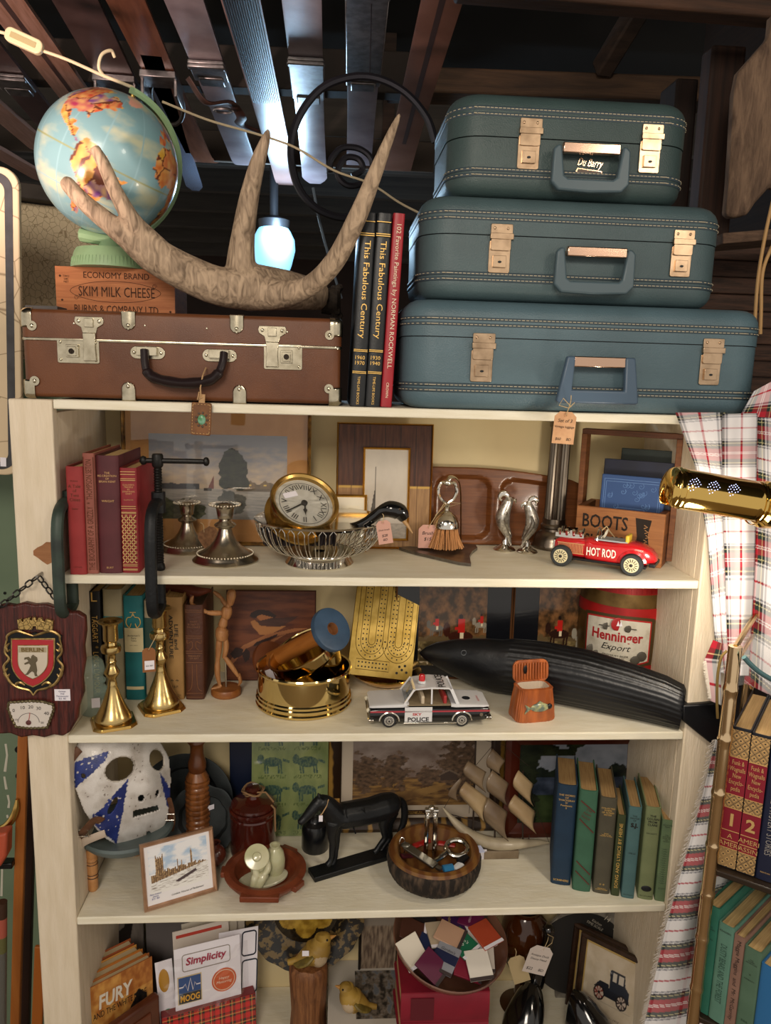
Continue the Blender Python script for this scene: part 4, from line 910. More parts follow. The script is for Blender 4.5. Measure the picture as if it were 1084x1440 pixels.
# ---- two compartment wooden tray
c0, c1, tw, th = fr(604, 662, 818, 786, .24); th = PY(700, 660, .25).z-T2
tr = thing('serving_tray', 'dark wooden serving tray with two hollows leaning on the back', 'tray', M=TR(c0, .264, T2+.001) @ rot(-3))
def trf(u, v):
    x = (u-.5)*tw; z = v*th*(1-.16*max(0, (u-.25)/.75)**1.8-.5*max(0, u-.94))
    d = 0
    for cu, hw in ((.225, .19), (.665, .20)):
        q = max(abs(u-cu)/hw, abs(v-.48)/.42); e = ((abs(u-cu)/hw)**5+(abs(v-.48)/.42)**5)**.2
        d = max(d, .012*min(1, max(0, (1-e)/.12)))
    return (x, -.014+d, z)
b = B(); b.sheet(trf, 90, 44); b.build('tray', mat('7c4a26', .35, c2='5e3418', sc_=22, kind='wood', stretch=(.6, 1, 9), coat=.2), tr, solid=.010, off=-1, fix=False)
# ---- crumb tray with stand, brush hanging on it
q = [(561, 774), (600, 770), (635, 770), (658, 769), (668, 770), (671, 774), (664, 779), (660, 786), (662, 797), (645, 795), (615, 788), (585, 781)]
p, k = stand(635, 775, T2); ct = thing('crumb_tray', 'pewter leaf shaped crumb tray with an upright chrome stand', 'tray', p)
PEW = mat('6a6460', .3, .9, c2='8e8880', sc_=40)
b = B(); P = [PZ(x, y, T2) for x, y in q]; cen = sum(P, V())/len(P)
rg = [[(v.x, v.y, T2+.0008) for v in P], [(v.x, v.y, T2+.0060) for v in P], [tuple(v.lerp(cen, .12)+V((0, 0, .0048))) for v in P], [tuple(v.lerp(cen, .5)+V((0, 0, .0025))) for v in P], [tuple(v.lerp(cen, .98)+V((0, 0, .0022))) for v in P]]
b.loft(rg); b.build('pan', PEW, ct, world=True)
b = B(); YS = p.y+.022
b.tube(smoothpath([PY(648, 768, YS), PY(648, 720, YS), PY(647, 685, YS-.002), PY(642, 673, YS-.008), PY(633, 671, YS-.016), PY(629, 680, YS-.020)], 6), .0044, 8, flat=.35); b.build('stand', CHROME, ct, world=True)
p2 = PY(627, 741, p.y+.002); br = thing('crumb_brush', 'chrome domed brush with tan bristles hanging beside a pink tag', 'brush', p2)
b = B(); lat(b, [(18, -1), (19, 0), (19, 4), (17.5, 10), (13, 17), (7, 22), (4, 24), (4, 28), (5.5, 31), (3, 34), (.01, 35)], k, 30); b.build('dome', CHROME, br)
b = B(); b.tube(smoothpath([V((0, 0, 33*k)), V((-9*k, 0, 40*k)), V((-13*k, 0, 52*k)), V((-9*k, 0, 62*k)), V((0, 0, 61*k)), V((9*k, 0, 62*k)), V((13*k, 0, 52*k)), V((9*k, 0, 40*k)), V((0, 0, 33*k))], 5), 2.3*k, 8); b.ball((0, 0, 62*k), (6*k, 3*k, 4*k), n=10); b.build('ring_handle', CHROME, br)
b = B()
for i in range(16):
    a = 2*pi*i/16
    for j in range(12):
        r0, r1 = random.uniform(.6, 1), random.uniform(.7, 1); a2 = a+random.uniform(-.12, .12)*1; a3 = a+random.uniform(-.2, .2)
        b.tube([(16*k*r0*cos(a2), 16*k*r0*sin(a2), 0), (27*k*r1*cos(a3), 27*k*r1*sin(a3), -28*k)], [.0010, .0009], 4)
b.build('bristles', mat('c08a58', .75), br)
tag_thing('price_tag', 'pink tag tied to the chrome dome brush', 'tag', PY(626, 706, p.y-.012), PY(602, 738, p.y-.005), 26*k, 33*k, mat('cf9f90', .8), [('Brush', .35, .6), ('$15', .62, .4)], loop=[PY(612, 725, p.y-.01), PY(630, 706, p.y-.02), PY(648, 708, p.y-.012), PY(632, 712, p.y-.02)])
# ---- two silver cockatoos
def parrot(label, px, py, s, fx):
    p, k = stand(px, py, T2); o = thing('parrot_figurine', label, 'figurine', p, group='chrome parrots'); k *= s
    b = B(); lat(b, [(15, 0), (16, 1.5), (14, 4), (9, 6), (5, 10), (4, 16)], k, 24); b.tube([(0, 0, 8*k), (fx*2*k, 0, 20*k)], [4*k, 3*k], 10); b.build('base', CHROME, o)
    b = B(); pts = [(fx*9, 8, 1.5), (fx*6, 16, 3), (fx*2, 26, 6), (-fx*3, 37, 9), (-fx*5, 48, 10.5), (-fx*3, 58, 9), (0, 66, 7.5), (fx*2, 72, 7), (fx*2, 78, 4)]
    b.tube(smoothpath([V((x*k, 0, z*k)) for x, z, r in pts], 5), lerp_list([r*k for x, z, r in pts], 5), 14); b.build('body', mat('d4d0c8', .3, .85, c2='8a847a', sc_=220, ramp=(.4, .7)), o)
    b = B(); b.tube([(fx*7*k, 0, 75*k), (fx*12*k, 0, 73*k), (fx*13*k, 0, 68*k)], [3.4*k, 2.4*k, .6*k], 8); b.build('beak', CHROME, o)
    b = B(); b.tube([V((-fx*5*k+5.5*k*cos(R(t)), 0, 77*k+5.5*k*sin(R(t)))) for t in range(-60, 250, 20)], [1.0*k+2.2*k*sin(pi*i/15.) for i in range(16)], 8, flat=1.4); b.build('crest', CHROME, o)
    for sy in (-1, 1):
        b = B(); b.tube(smoothpath([V((-fx*1*k, sy*8*k, 58*k)), V((-fx*3*k, sy*10*k, 46*k)), V((fx*3*k, sy*8*k, 32*k)), V((fx*9*k, sy*3*k, 20*k))], 4), lerp_list([3*k, 7*k, 5*k, 1*k], 4), 8, flat=.45); b.build('wing', mat('c8c4ba', .32, .85, c2='7c766c', sc_=200), o)
    return o
parrot('left chrome parrot figurine with its beak to the right', 709, 774, .98, 1); parrot('right chrome parrot figurine beside the tall silver lamp base', 741, 777, .93, -1)
# ---- tarnished silver column
p, k = stand(776, 770, T2); lb = thing('column_lamp_base', 'tall tarnished silver fluted column behind the toy hot rod', 'lamp base', M=TR(*p) @ rot(0, .8))
TS = mat('867c70', .3, .95, c2='5c5248', sc_=30, ramp=(.3, .7), stretch=(1, 1, .25))
b = B(); lat(b, [(27, 0), (28, 3), (27.5, 6), (26.5, 8), (26, 12), (23, 20), (17, 25), (16.5, 28), (18, 30), (18, 33), (16, 35), (15.5, 42)], k, 40); b.build('base', TS, lb)
b = B(); n = 40; rg = []
for z, s in ((42, 1), (172, .95)): rg.append([((14.5 if i % 2 else 13)*s*k*cos(2*pi*i/n), (14.5 if i % 2 else 13)*s*k*sin(2*pi*i/n), z*k) for i in range(n)])
b.loft(rg); b.build('fluted_shaft', TS, lb, ang=20)
b = B(); lat(b, [(15, 168), (16, 170), (16, 176), (13, 178), (.01, 178)], k, 30); b.build('capital', TS, lb)
# ---- boots crate with three books
a, c = PZ(806, 783, T2), PZ(929, 800, T2); ang = math.degrees(math.atan2(c.y-a.y, c.x-a.x)); cw = (c-a).length; ch = PY(939, 724, c.y).z-T2; cdp = .10
cr = thing('boots_crate', 'wooden crate with printed boot and a tall hoop handle holding books', 'crate', M=TR(a.x, a.y, T2+.0005) @ rot(0, 0, ang))
BWD = mat('a06a3c', .6, c2='82502a', sc_=14, kind='wood', stretch=(.6, 2, 8)); BWD2 = mat('7c4c28', .6, c2='5c341a', sc_=14, kind='wood', stretch=(2, .6, 8))
b = B(); b.box((cw/2, .004, ch/2), (cw, .008, ch)); b.build('front_board', BWD, cr, bevel=.0012)
b = B(); b.box((cw/2, cdp-.004, ch/2), (cw, .008, ch)); b.build('back_board', BWD, cr, bevel=.0012)
b = B(); b.box((.006, cdp/2, ch/2), (.012, cdp-.017, ch)); b.box((cw-.006, cdp/2, ch/2), (.012, cdp-.017, ch)); b.each('end_board', BWD2, cr, bevel=.001)
b = B(); b.box((cw/2, cdp/2, .004), (cw-.026, cdp-.018, .006)); b.build('bottom_board', BWD2, cr)
hz = PY(826, 611, a.y+.05).z-T2
b = B(); b.box((.004-.010, cdp*.55, hz/2+.004), (.010, .030, hz-.004)); b.box((cw+.006, cdp*.55, hz/2+.004), (.010, .030, hz-.004)); b.each('handle_post', BWD2, cr, bevel=.001)
b = B(); b.box((cw/2, cdp*.55, hz+.006), (cw+.022, .026, .010)); b.build('handle_rail', mat('5e3620', .6, c2='44240f', sc_=14, kind='wood', stretch=(.6, 2, 8)), cr, bevel=.001)
BI = mat('1e140c', .8)
text(cr, 'BOOTS', cw*.52, BI, TR(cw*.34, -.0006, ch*.74) @ UP, height=ch*.26, bold=.015); text(cr, '&', cw*.07, BI, TR(cw*.33, -.0006, ch*.54) @ UP, bold=.02); text(cr, 'SHOES', cw*.46, BI, TR(cw*.34, -.0006, ch*.37) @ UP, height=ch*.24, bold=.015)
b = B(); b.prism([(0, .9), (.46, .88), (.44, .80), (.38, .62), (.42, .45), (.52, .2), (.56, .08), (.2, .12), (-.02, .10), (.02, .3), (.08, .55)], .0005, T=TR(cw*.68, -.0002, -.02*ch) @ UP @ Matrix.Diagonal((ch*.62, ch, 1, 1))); b.build('printed_boot', BI, cr)
b = B()
for i in range(6): b.tube([V((cw*.68+ch*(.16+.02*i % .05)+.006*(j % 2), -.0009, ch*(.76-.09*i-.03*j))) for j in range(3)], .0007, 5)
b.build('printed_laces', mat('c09060', .7), cr)
def flatbook(label, off, dpt, wpx, hpx, cover, th=.014, tl=0, rise=.008, orn=None, tgl=-8):
    M = MW[cr.name] @ TR(off, dpt, rise) @ rot(tgl, 0, 0) @ rot(0, 0, -90)
    o = thing('book', label, 'book', M=M, group='books in the boots crate'); t, d, h = th, wpx, hpx
    b = B(); b.box((t/2-.001, d/2, h/2), (.002, d, h)); b.box((-t/2+.001, d/2, h/2), (.002, d, h)); b.box((0, .001, h/2), (t, .002, h)); b.build('cover', cover, o, bevel=.0006)
    b = B(); b.box((0, d/2-.001, h/2), (t-.005, d-.006, h-.005)); b.build('pages', mat('7a5a3e', .8), o)
    if orn:
        b = B(); F = Matrix.Rotation(-pi/2, 4, 'Y') if 0 else Matrix.Identity(4)
        X_ = t/2+.0003
        for m_, (y0, y1, z0, z1) in enumerate(((.05, .95, .05, .95), (.08, .92, .08, .92), (.28, .72, .22, .60))):
            for (ya, za), (yb, zb) in (((y0, z0), (y1, z0)), ((y1, z0), (y1, z1)), ((y1, z1), (y0, z1)), ((y0, z1), (y0, z0))): b.bar((X_, ya*d, za*h), (X_, yb*d, zb*h), .0008, .0006, up=(1, 0, 0))
        for i in range(26):
            cy_, cz_ = random.uniform(.14, .86), random.uniform(.14, .86)
            if .26 < cy_ < .74 and .2 < cz_ < .62: cy_, cz_ = random.uniform(.3, .7), random.choice((.72, .8, .88))
            b.tube([V((X_, cy_*d+(.0008+.00055*j)*cos(j*.8), cz_*h+(.0008+.00055*j)*sin(j*.8))) for j in range(10)], .0005, 4)
        b.ball((X_, .5*d, .41*h), (.0006, .010, .006), n=10)
        b.build('embossed_scrollwork', orn, o)
    return o
kk = mpp(a)
flatbook('dark green book standing at the back of the boots crate', cw*.36, .070, 100*kk, 146*kk, mat('1f2a26', .6, c2='18211e', sc_=30), tgl=-4)
flatbook('navy book in the boots crate behind the blue patterned book', cw*.20, .050, 95*kk, 131*kk, mat('151a30', .55, c2='101426', sc_=30), tgl=-4)
flatbook('blue book with embossed scrollwork at the front of the boots crate', cw*.22, .028, 84*kk, 111*kk, mat('2c4a7c', .6), orn=mat('6486b8', .5), tgl=-4)
# ---- tin toy hot rod
a, c = PZ(787, 797, T2), PZ(886, 811, T2); wbase = (c-a).length; ang = math.degrees(math.atan2(c.y-a.y, c.x-a.x)); k = mpp(a)
hr = thing('toy_hot_rod', 'red tin toy hot rod car in front of the boots crate', 'toy car', M=TR(a.x, a.y, T2+.0003) @ rot(0, 0, ang))
wr = 15.2*k; wd = .012; TW = .062
def wheel(parent, x, y, r, wdt, near, hubc, tyre):
    sg = -1 if near else 1
    b = B(); b.lathe([(r*.62, -wdt/2), (r*.9, -wdt/2), (r, -wdt/4), (r, wdt/4), (r*.9, wdt/2), (r*.62, wdt/2)], 28, T=TR(x, y, r) @ Matrix.Rotation(pi/2*(-sg) if 0 else pi/2, 4, 'X')); w_ = b.build('wheel', tyre, parent)
    b = B(); b.lathe([(r*.66, 0), (r*.66, .001), (.01*r, .0018)], 28, T=TR(x, y+sg*wdt*.42, r) @ Matrix.Rotation(pi/2 if near else -pi/2, 4, 'X')); b.build('hub_disc', hubc, w_, M=MW[w_.name].inverted() @ MW[parent.name])
    b = B()
    for i in range(14): q = 2*pi*i/14; b.bar((x+r*.28*cos(q), y+sg*(wdt*.42+.0016), r+r*.28*sin(q)), (x+r*.56*cos(q), y+sg*(wdt*.42+.0011), r+r*.56*sin(q)), .0012, .0008, up=(0, 1, 0))
    b.lathe([(r*.16, 0), (r*.14, .003), (.01*r, .004)], 14, T=TR(x, y+sg*wdt*.42, r) @ Matrix.Rotation(pi/2 if near else -pi/2, 4, 'X'))
    b.build('spokes', mat('2a2622', .5), w_, M=MW[w_.name].inverted() @ MW[parent.name])
TY = mat('2e3234', .7); HUB = mat('d9cfa8', .5); RED = mat('c01c22', .22, coat=.6)
for x in (0, wbase):
    for near in (True, False): wheel(hr, x, (wd/2 if near else TW-wd/2), wr, wd, near, HUB, TY)
def sect(x, y0, y1, z0, z1, r=.25, n=20):
    cy, cz, hw, hh = (y0+y1)/2, (z0+z1)/2, (y1-y0)/2, (z1-z0)/2; o = []
    for i in range(n):
        q = 2*pi*i/n; cq, sq = cos(q), sin(q); e = .55
        o.append((x, cy+hw*abs(cq)**e*(1 if cq > 0 else -1), cz+hh*abs(sq)**e*(1 if sq > 0 else -1)))
    return o
y0, y1 = wd+.001, TW-wd-.001; g = 11*k
b = B(); b.loft([sect(x*k, y0+i, y1-i, g+za*k, g+zb*k) for x, i, za, zb in ((-14, .006, 6, 20), (-12, .002, 4, 25), (-6, 0, 3, 28), (30, 0, 2, 30), (31, -.001, 1, 31), (36, -.002, 0, 32), (42, -.003, 0, 30), (70, -.004, 0, 30), (80, -.005, 0, 32), (95, -.005, 0, 33), (108, -.004, 2, 30), (118, -.001, 5, 25), (124, .004, 8, 18), (126, .010, 10, 14))]); b.build('body', RED, hr)
for yy in (y0-.008, y1-.006):
    b = B(); xs = wbase
    b.loft([[(xs+R0*cos(q), yy+w2, wr+R0*sin(q)) for (R0, w2) in ((wr*1.05, 0), (wr*1.28, .002), (wr*1.3, .012), (wr*1.05, .014))] for q in [R(175-160*i/12) for i in range(13)]]); b.build('rear_fender', RED, hr)
b = B(); b.box((50*k, (y0+y1)/2, g+1*k), (128*k, y1-y0+.006, 3.5*k)); b.box((122*k, (y0+y1)/2, g+6*k), (8*k, y1-y0+.014, 5*k)); b.each('chassis', mat('2a2a2c', .4, .6), hr, bevel=.001)
ym = (y0+y1)/2; b = B()
b.box((6*k, ym, g+31*k), (40*k, .016, 6*k)); 
for i in range(4):
    for sy in (-1, 1): b.cyl((-8*k+10*i*k, ym+sy*.006, g+32*k), (-8*k+10*i*k, ym+sy*.012, g+40*k), 2.4*k, n=8)
b.lathe([(6*k, 0), (6*k, 5*k), (4*k, 7*k), (.01, 7*k)], 14, T=TR(8*k, ym, g+34*k)); b.build('engine', CHROME, hr)
b = B()
for i in range(17): b.bar(((-6+2.1*i)*k, y0-.0012, g+9*k), ((-6+2.1*i)*k, y0-.0012, g+22*k), .0011, .001, up=(0, 1, 0))
b.bar((-8*k, y0-.0012, g+22.5*k), (30*k, y0-.0012, g+22.5*k), .001, .0012, up=(0, 0, 1)); b.bar((-8*k, y0-.0012, g+8.5*k), (30*k, y0-.0012, g+8.5*k), .001, .0012, up=(0, 0, 1)); b.build('hood_louvres', mat('d8a070', .4, .3), hr)
b = B(); b.box((-14*k, ym, g+14*k), (3*k, (y1-y0)*.8, 20*k)); b.build('grille', CHROME, hr, bevel=.001)
b = B(); b.box((65*k, ym, g+31.5*k), (44*k, (y1-y0)*.86, 2*k)); b.build('cockpit', mat('9aa0a4', .5), hr)
b = B(); b.box((86*k, ym, g+36*k), (5*k, (y1-y0)*.84, 11*k), T=None); b.build('seat_back', mat('d8b83c', .45), hr, bevel=.002)
b = B(); b.tube([V((46*k+4*k*sin(q)*0, ym+(y1-y0)*.46*cos(q), g+30*k+16*k*sin(q))) for q in [pi*i/14 for i in range(15)]], 1.2*k, 6); b.build('windscreen_frame', CHROME, hr)
b = B(); b.tube([V((56*k+2*k*sin(q), ym+(-.008)+6*k*cos(q), g+40*k+6*k*sin(q))) for q in [2*pi*i/18 for i in range(18)]], .9*k, 6, closed=True); b.cyl((56*k, ym-.008, g+40*k), (50*k, ym-.008, g+33*k), .8*k, n=6); b.build('steering_wheel', mat('c8c2b0', .4), hr)
text(hr, 'HOT ROD', 40*k, mat('f0e8dc', .5), TR(54*k, y0-.0046, g+15*k) @ UP, height=12*k, bold=.02)
text(hr, 'STOCK', 12*k, mat('e8b8a0', .5), TR(104*k, y0-.0046, g+24*k) @ UP, 'lettering')
b = B(); b.tube([PY(846, 746, a.y+.02), PY(853, 740, a.y+.02), PY(857, 747, a.y+.02), PY(866, 758, a.y+.01), PY(871, 765, a.y+.01)], .0012, 6); b.build('tag_string', STRING, hr, world=True)
# ---- brass picture lamp at the right
YLp = -.135
A_, C_ = PY(945, 687, YLp), PY(1066, 708, YLp); ax = (C_-A_).normalized(); k = mpp(A_); rl = 31*k
pl_ = thing('brass_lamp', 'polished brass tube lamp with three clusters of lit holes at right', 'lamp', A_)
sd = ax.cross(V((0, 0, 1))).normalized(); uu = sd.cross(ax)      # sd points away from -> towards the room is -Y
if sd.y > 0: sd = -sd
L_ = (C_-A_).length
def lp_(x, a, r): return A_+ax*x+(sd*cos(a)+uu*sin(a))*r
b = B(); a0, a1 = R(-52), R(235)
b.sheet(lambda u, v: lp_(L_*v, a0+(a1-a0)*u, rl), 48, 8)
b.sheet(lambda u, v: lp_(-rl*.42*sin(v*pi/2), a0+(a1-a0)*u, rl*(cos(v*pi/2)*.999+.001)), 48, 8)
b.build('shade', BRASS, pl_, world=True, solid=.0012)
b = B()
for x in (.006, L_-.004): b.loft([[lp_(x+dx, 2*pi*i/40 if x > .02 else a0+(a1-a0)*i/39, rl*s) for i in range(40)] for dx, s in ((-.002, 1.0), (-.001, 1.025), (.001, 1.025), (.002, 1.0))], cap=False)
b.each('shade_rim', BRASS, pl_, world=True)
b = B(); b.tube([A_+ax*(L_*.999), A_+ax*(L_+.006), A_+ax*(L_+.012), A_+ax*(L_+.030), A_+ax*(L_+.075)], [rl*.9, rl*1.08, rl*1.1, rl*1.02, rl*.95], 28); b.build('end_cap', BRASS, pl_, world=True)
b = B(); q = A_+ax*(L_+.05); b.tube(smoothpath([q+uu*-.01, q+V((.03, .0, -.03)), q+V((.06, .05, -.02)), q+V((.12, .30, .0))], 5), .007, 10); b.build('arm', BRASS, pl_, world=True)
b = B(); b.tube([A_+ax*.012-uu*rl*.25, A_+ax*.02-uu*rl*.25, A_+ax*(L_*.7)-uu*rl*.25], [.004, .0125, .0125], 16); b.build('bulb', mat('fff0d0', .4, emit=7.), pl_, world=True)
PD = mat('b8c4ff', .3, emit=2.4)
for cxp, cyp in ((978, 678), (1005, 682), (1034, 685)):
    b = B()
    for i in range(5):
        for j in range(4):
            x, y = cxp+(i-2)*4.1+(j-1.5)*.6-1, cyp+(j-1.5)*4.4-(i-2)*2.2+(1 if i % 2 else -1)*.6+1.5
            if i == 0 and j in (0,) : continue
            p = PY(x, y, YLp-rl*.93); dv = p-A_; xq = dv.dot(ax); rd = (dv-ax*xq); rd.normalize(); b.ball(A_+ax*xq+rd*(rl+.0001), .0007, n=6)
    b.build('lit_perforations', PD, pl_, world=True)
# ---- tartan cloths
def sett(t):
    t = (t % .095)/.095; t = t if t < .5 else 1-t; t *= 2        # mirrored sett
    for e, c in ((.03, 'b01a34'), (.42, 'e6e4e6'), (.47, '7c7e88'), (.51, 'e6e4e6'), (.60, '121418'), (.625, 'd8cf98'), (.75, '122822'), (.95, 'a81428'), (.98, 'f0e8e8')):
        if t < e: return c
    return 'b01528'
_sc = {}
def tartan(s, t, w=.5):
    a, c = sett(s), sett(t); key = (a, c, w)
    if key not in _sc: _sc[key] = mixc(a, c, w)
    return _sc[key]
def cloth(name, label, fn, nu, nv, cs, ct, wt=.5):
    b = B(); b.sheet(fn, nu, nv); cols = []
    for j in range(nv+1):
        for i in range(nu+1): cols += list(tartan(cs(i/nu, j/nv), ct(i/nu, j/nv), wt))
    cc = []
    for i in range(0, len(cols), 3): cc += cols[i:i+3]+[1.]
    return b.build(name, mat('808080', .9, kind='attr', sheen=.2), cols=cc, fix=False, solid=.0012) 
def ip(tab, v):
    for i in range(len(tab)-1):
        if v <= tab[i+1][0]: q = (v-tab[i][0])/(tab[i+1][0]-tab[i][0]); return [a+(c-a)*q for a, c in zip(tab[i][1:], tab[i+1][1:])]
    return list(tab[-1][1:])
YK = -.022
def drape(l):      # l: list of (v, pxL, pyL, pxR, pyR)
    def f(u, v):
        a, b_, c, d = ip(l, v); wv = sin(u*pi)
        return PY(a+(c-a)*u, b_+(d-b_)*u, YK-.012*wv-.004*sin(u*9+v*2)+f.dy)
    f.dy = 0; return f
f1 = drape([(0, 950, 580, 1022, 580), (.3, 978, 655, 1022, 670), (.6, 996, 760, 1022, 760), (.85, 1004, 880, 1028, 890), (1, 1010, 945, 1032, 950)])
tc = thing('tartan_cloth', 'red and white tartan cloth hanging in pleats beside the second shelf', 'cloth', PY(1030, 760, YK))
def addcl(f, nu, nv, cs, ct, name='pleat'):
    o = cloth(name, '', f, nu, nv, cs, ct); M = o.matrix_basis.copy(); put(o, MW[tc.name].inverted(), tc); return o
addcl(f1, 70, 300, lambda u, v: .068+u*.060, lambda u, v: .052+v*.40+u*.01)
f2 = drape([(0, 1016, 582, 1064, 581), (.4, 1016, 700, 1062, 700), (.7, 1020, 800, 1060, 800), (1, 1024, 950, 1052, 950)]); f2.dy = -.010
addcl(f2, 60, 300, lambda u, v: .067+u*.050, lambda u, v: .068+v*.40)
f3 = drape([(0, 1058, 578, 1130, 560), (.35, 1060, 690, 1130, 690), (.6, 1058, 790, 1130, 780), (.8, 1052, 880, 1130, 890), (1, 1046, 960, 1130, 1000)]); f3.dy = .006
addcl(f3, 80, 300, lambda u, v: .052+u*.08, lambda u, v: .01+v*.42-u*.03)
f4 = drape([(0, 1040, 585, 1130, 590), (1, 1060, 550, 1130, 512)]); f4.dy = .0
addcl(f4, 90, 60, lambda u, v: .02+u*.1, lambda u, v: .05+v*.06, 'fold_over')
# ================================================================ third shelf and the plaque
BKC, TEAL = mat('121215', .5), mat('14686c', .55, c2='105a60', sc_=20)
TAN, BEI, BRL = mat('9c7846', .6, c2='8a683a', sc_=20), mat('8f8468', .6, c2='7e7458', sc_=15), mat('54301f', .5, c2='442418', sc_=25, bump=.4, bsc=200)
YB3 = PZ(160, 984, T3).y
def bk3(label, x0, x1, ytop, d, cover, titles=(), extra=None, pages=None, curve=.1):
    a, c = PY(x0, 983, YB3), PY(x1, 983, YB3); t = PY(x0+(x1-x0)/2, ytop, YB3)
    return book('book', label, 0, 0, T3, 0, 0, d, cover, loc=((a.x+c.x)/2, YB3, T3), thick=c.x-a.x-.0006, height=t.z-T3, titles=titles, group='books on the third shelf', extra=extra, pages=pages, curve=curve)
bk3('black book with gilt lettering farthest left on the third shelf', 110.5, 127, 832, .10, BKC, [('THE LONELY MEN', .52, .5, 'v', GILT, {'hh': .45}), ('L', .95, .5, 'h', GILT)])
bk3('second black book with gilt lettering behind the glass insulator', 129.5, 146, 832, .10, BKC, [('TAGGART  *  LOUIS L\'AMOUR', .42, .72, 'v', GILT, {'hh': .5}), ('L', .95, .5, 'h', GILT)])
def pas(o, t, h, d):
    pass
bk3('grey beige book with teal panel left of the teal book', 149, 176, 829, .10, BEI, [(1., .66, .20, 'band', TEAL), ('PASTER', .66, .15, 'v', mat('d8d4c4', .6), {'hh': .35})])
def andr(o, t, h, d):
    b = B()
    for sx in (-1, 1):
        b.tube(smoothpath([V((sx*t*.1, -t*.1+.0008, h*.80)), V((sx*t*.30, -.0012, h*.79)), V((sx*t*.36, -.0008, h*.74)), V((sx*t*.2, -.0016, h*.70)), V((sx*t*.10, -.002, h*.74))], 4), .0008, 5)
    b.build('gilt_swans', GILT, o)
    b = B(); b.box((0, -t*.1+.0016, h*.845), (t*.3, .0012, .001)); b.build('gilt_rule', GILT, o)
bk3('teal book with cream title panel and swan emblem', 177, 204.5, 838, .10, TEAL, [(.8, .58, .23, 'band', mat('c9bb92', .6)), ("Andersen's\nFairy\nTales", .60, .62, 'h', INK), ('A', .82, .2, 'h', GILT), (.7, .115, .03, 'band', mat('c9bb92', .6)), ('Junior Library', .53, .4, 'h', INK)], extra=andr)
bk3('pale book with green panel half hidden by the right brass candlestick', 205.5, 231, 845, .10, mat('9c9078', .6, c2='8c8068', sc_=14), [(1., .62, .42, 'band', mat('28423c', .6)), ('BOOK', .89, .5, 'h', INK), ('A Novel', .3, .4, 'h', INK)])
bk3('tan book with black vertical title, right of the brass candlesticks', 233.5, 259, 840, .11, TAN, [('LIFE and\nADVENTURE', .62, .42, 'v', INK, {'hh': .5, 'bold': .015}), ('* *', .185, .45, 'h', INK, {'bold': .03}), ('M.B.P.', .13, .45, 'h', INK), ('COSMOPOLITAN\nBOOK CORP.', .04, .7, 'h', INK)])
def orn(o, t, h, d):
    b = B(); y = -t*.1+.0016
    for z in (.95, .93, .68, .66, .52, .50, .40, .07, .03): b.box((0, y, z*h), (t*.86, .0014, .0009))
    b.each('tooled_rule', mat('7c5238', .5), o); b = B()
    for sx in (-1, 1):
        b.tube(smoothpath([V((sx*t*.38, y+.001, .64*h)), V((sx*t*.36, y+.001, .60*h)), V((sx*t*.12, y, .62*h)), V((sx*t*.1, y, .56*h)), V((sx*t*.25, y+.0006, .53*h))], 4), .0007, 4)
        b.tube(smoothpath([V((sx*t*.12, y, .38*h)), V((sx*t*.13, y, .2*h)), V((sx*t*.2, y, .12*h)), V((sx*t*.38, y+.001, .09*h))], 4), .0007, 4)
    b.each('tooled_ornament', mat('7c5238', .5), o)
bk3('dark brown leather book with tooled ornament beside the mannequin', 261, 287.5, 851, .12, BRL, [('MARY\nROBERTS\nRINEHART', .80, .7, 'h', mat('7c5238', .5)), ('TREASURY\nOF ART', .455, .66, 'h', mat('8c6242', .5))], extra=orn, pages=mat('4a3626', .8))
b = B(); b.tube(smoothpath([PY(214, 842, .22), PY(222, 828, .21), PY(250, 826, .20), PY(275, 832, .18), PY(296, 830, .19)], 5), [.004+.012*sin(pi*i/20.) for i in range(21)], 12, flat=.8); b.tube(smoothpath([PY(268, 830, .18), PY(269, 838, .175), PY(270, 846, .17)], 4), [.008, .008, .007, .007, .006, .005, .005, .004, .004], 10)
meta(b.build('wooden_piece', mat('6e3420', .5, c2='54261a', sc_=20)), 'reddish brown wooden piece above the books by the mannequin hand', 'ornament')
# ---- glass insulator
p, k = stand(133, 1001, T3); gi = thing('glass_insulator', 'clear aqua glass insulator standing left of the brass candlestick', 'insulator', p)
AQ = mat('c4e0d4', .04, coat=1., alpha=.34)
b = B(); lat(b, [(17, 0), (19.5, 2), (19.5, 14), (19, 30), (20, 33), (18, 36), (14, 40), (16, 44), (17, 47), (14, 51), (13, 54), (15, 58), (16, 64), (14, 74), (9, 80), (.01, 82)], k, 36); b.build('glass_body', AQ, gi)
b = B(); b.box((4*k, -20.6*k, 22*k), (11*k, .0006, 14*k), T=Matrix.Rotation(R(12), 4, 'Z')); b.build('price_sticker', WHITEP, gi)
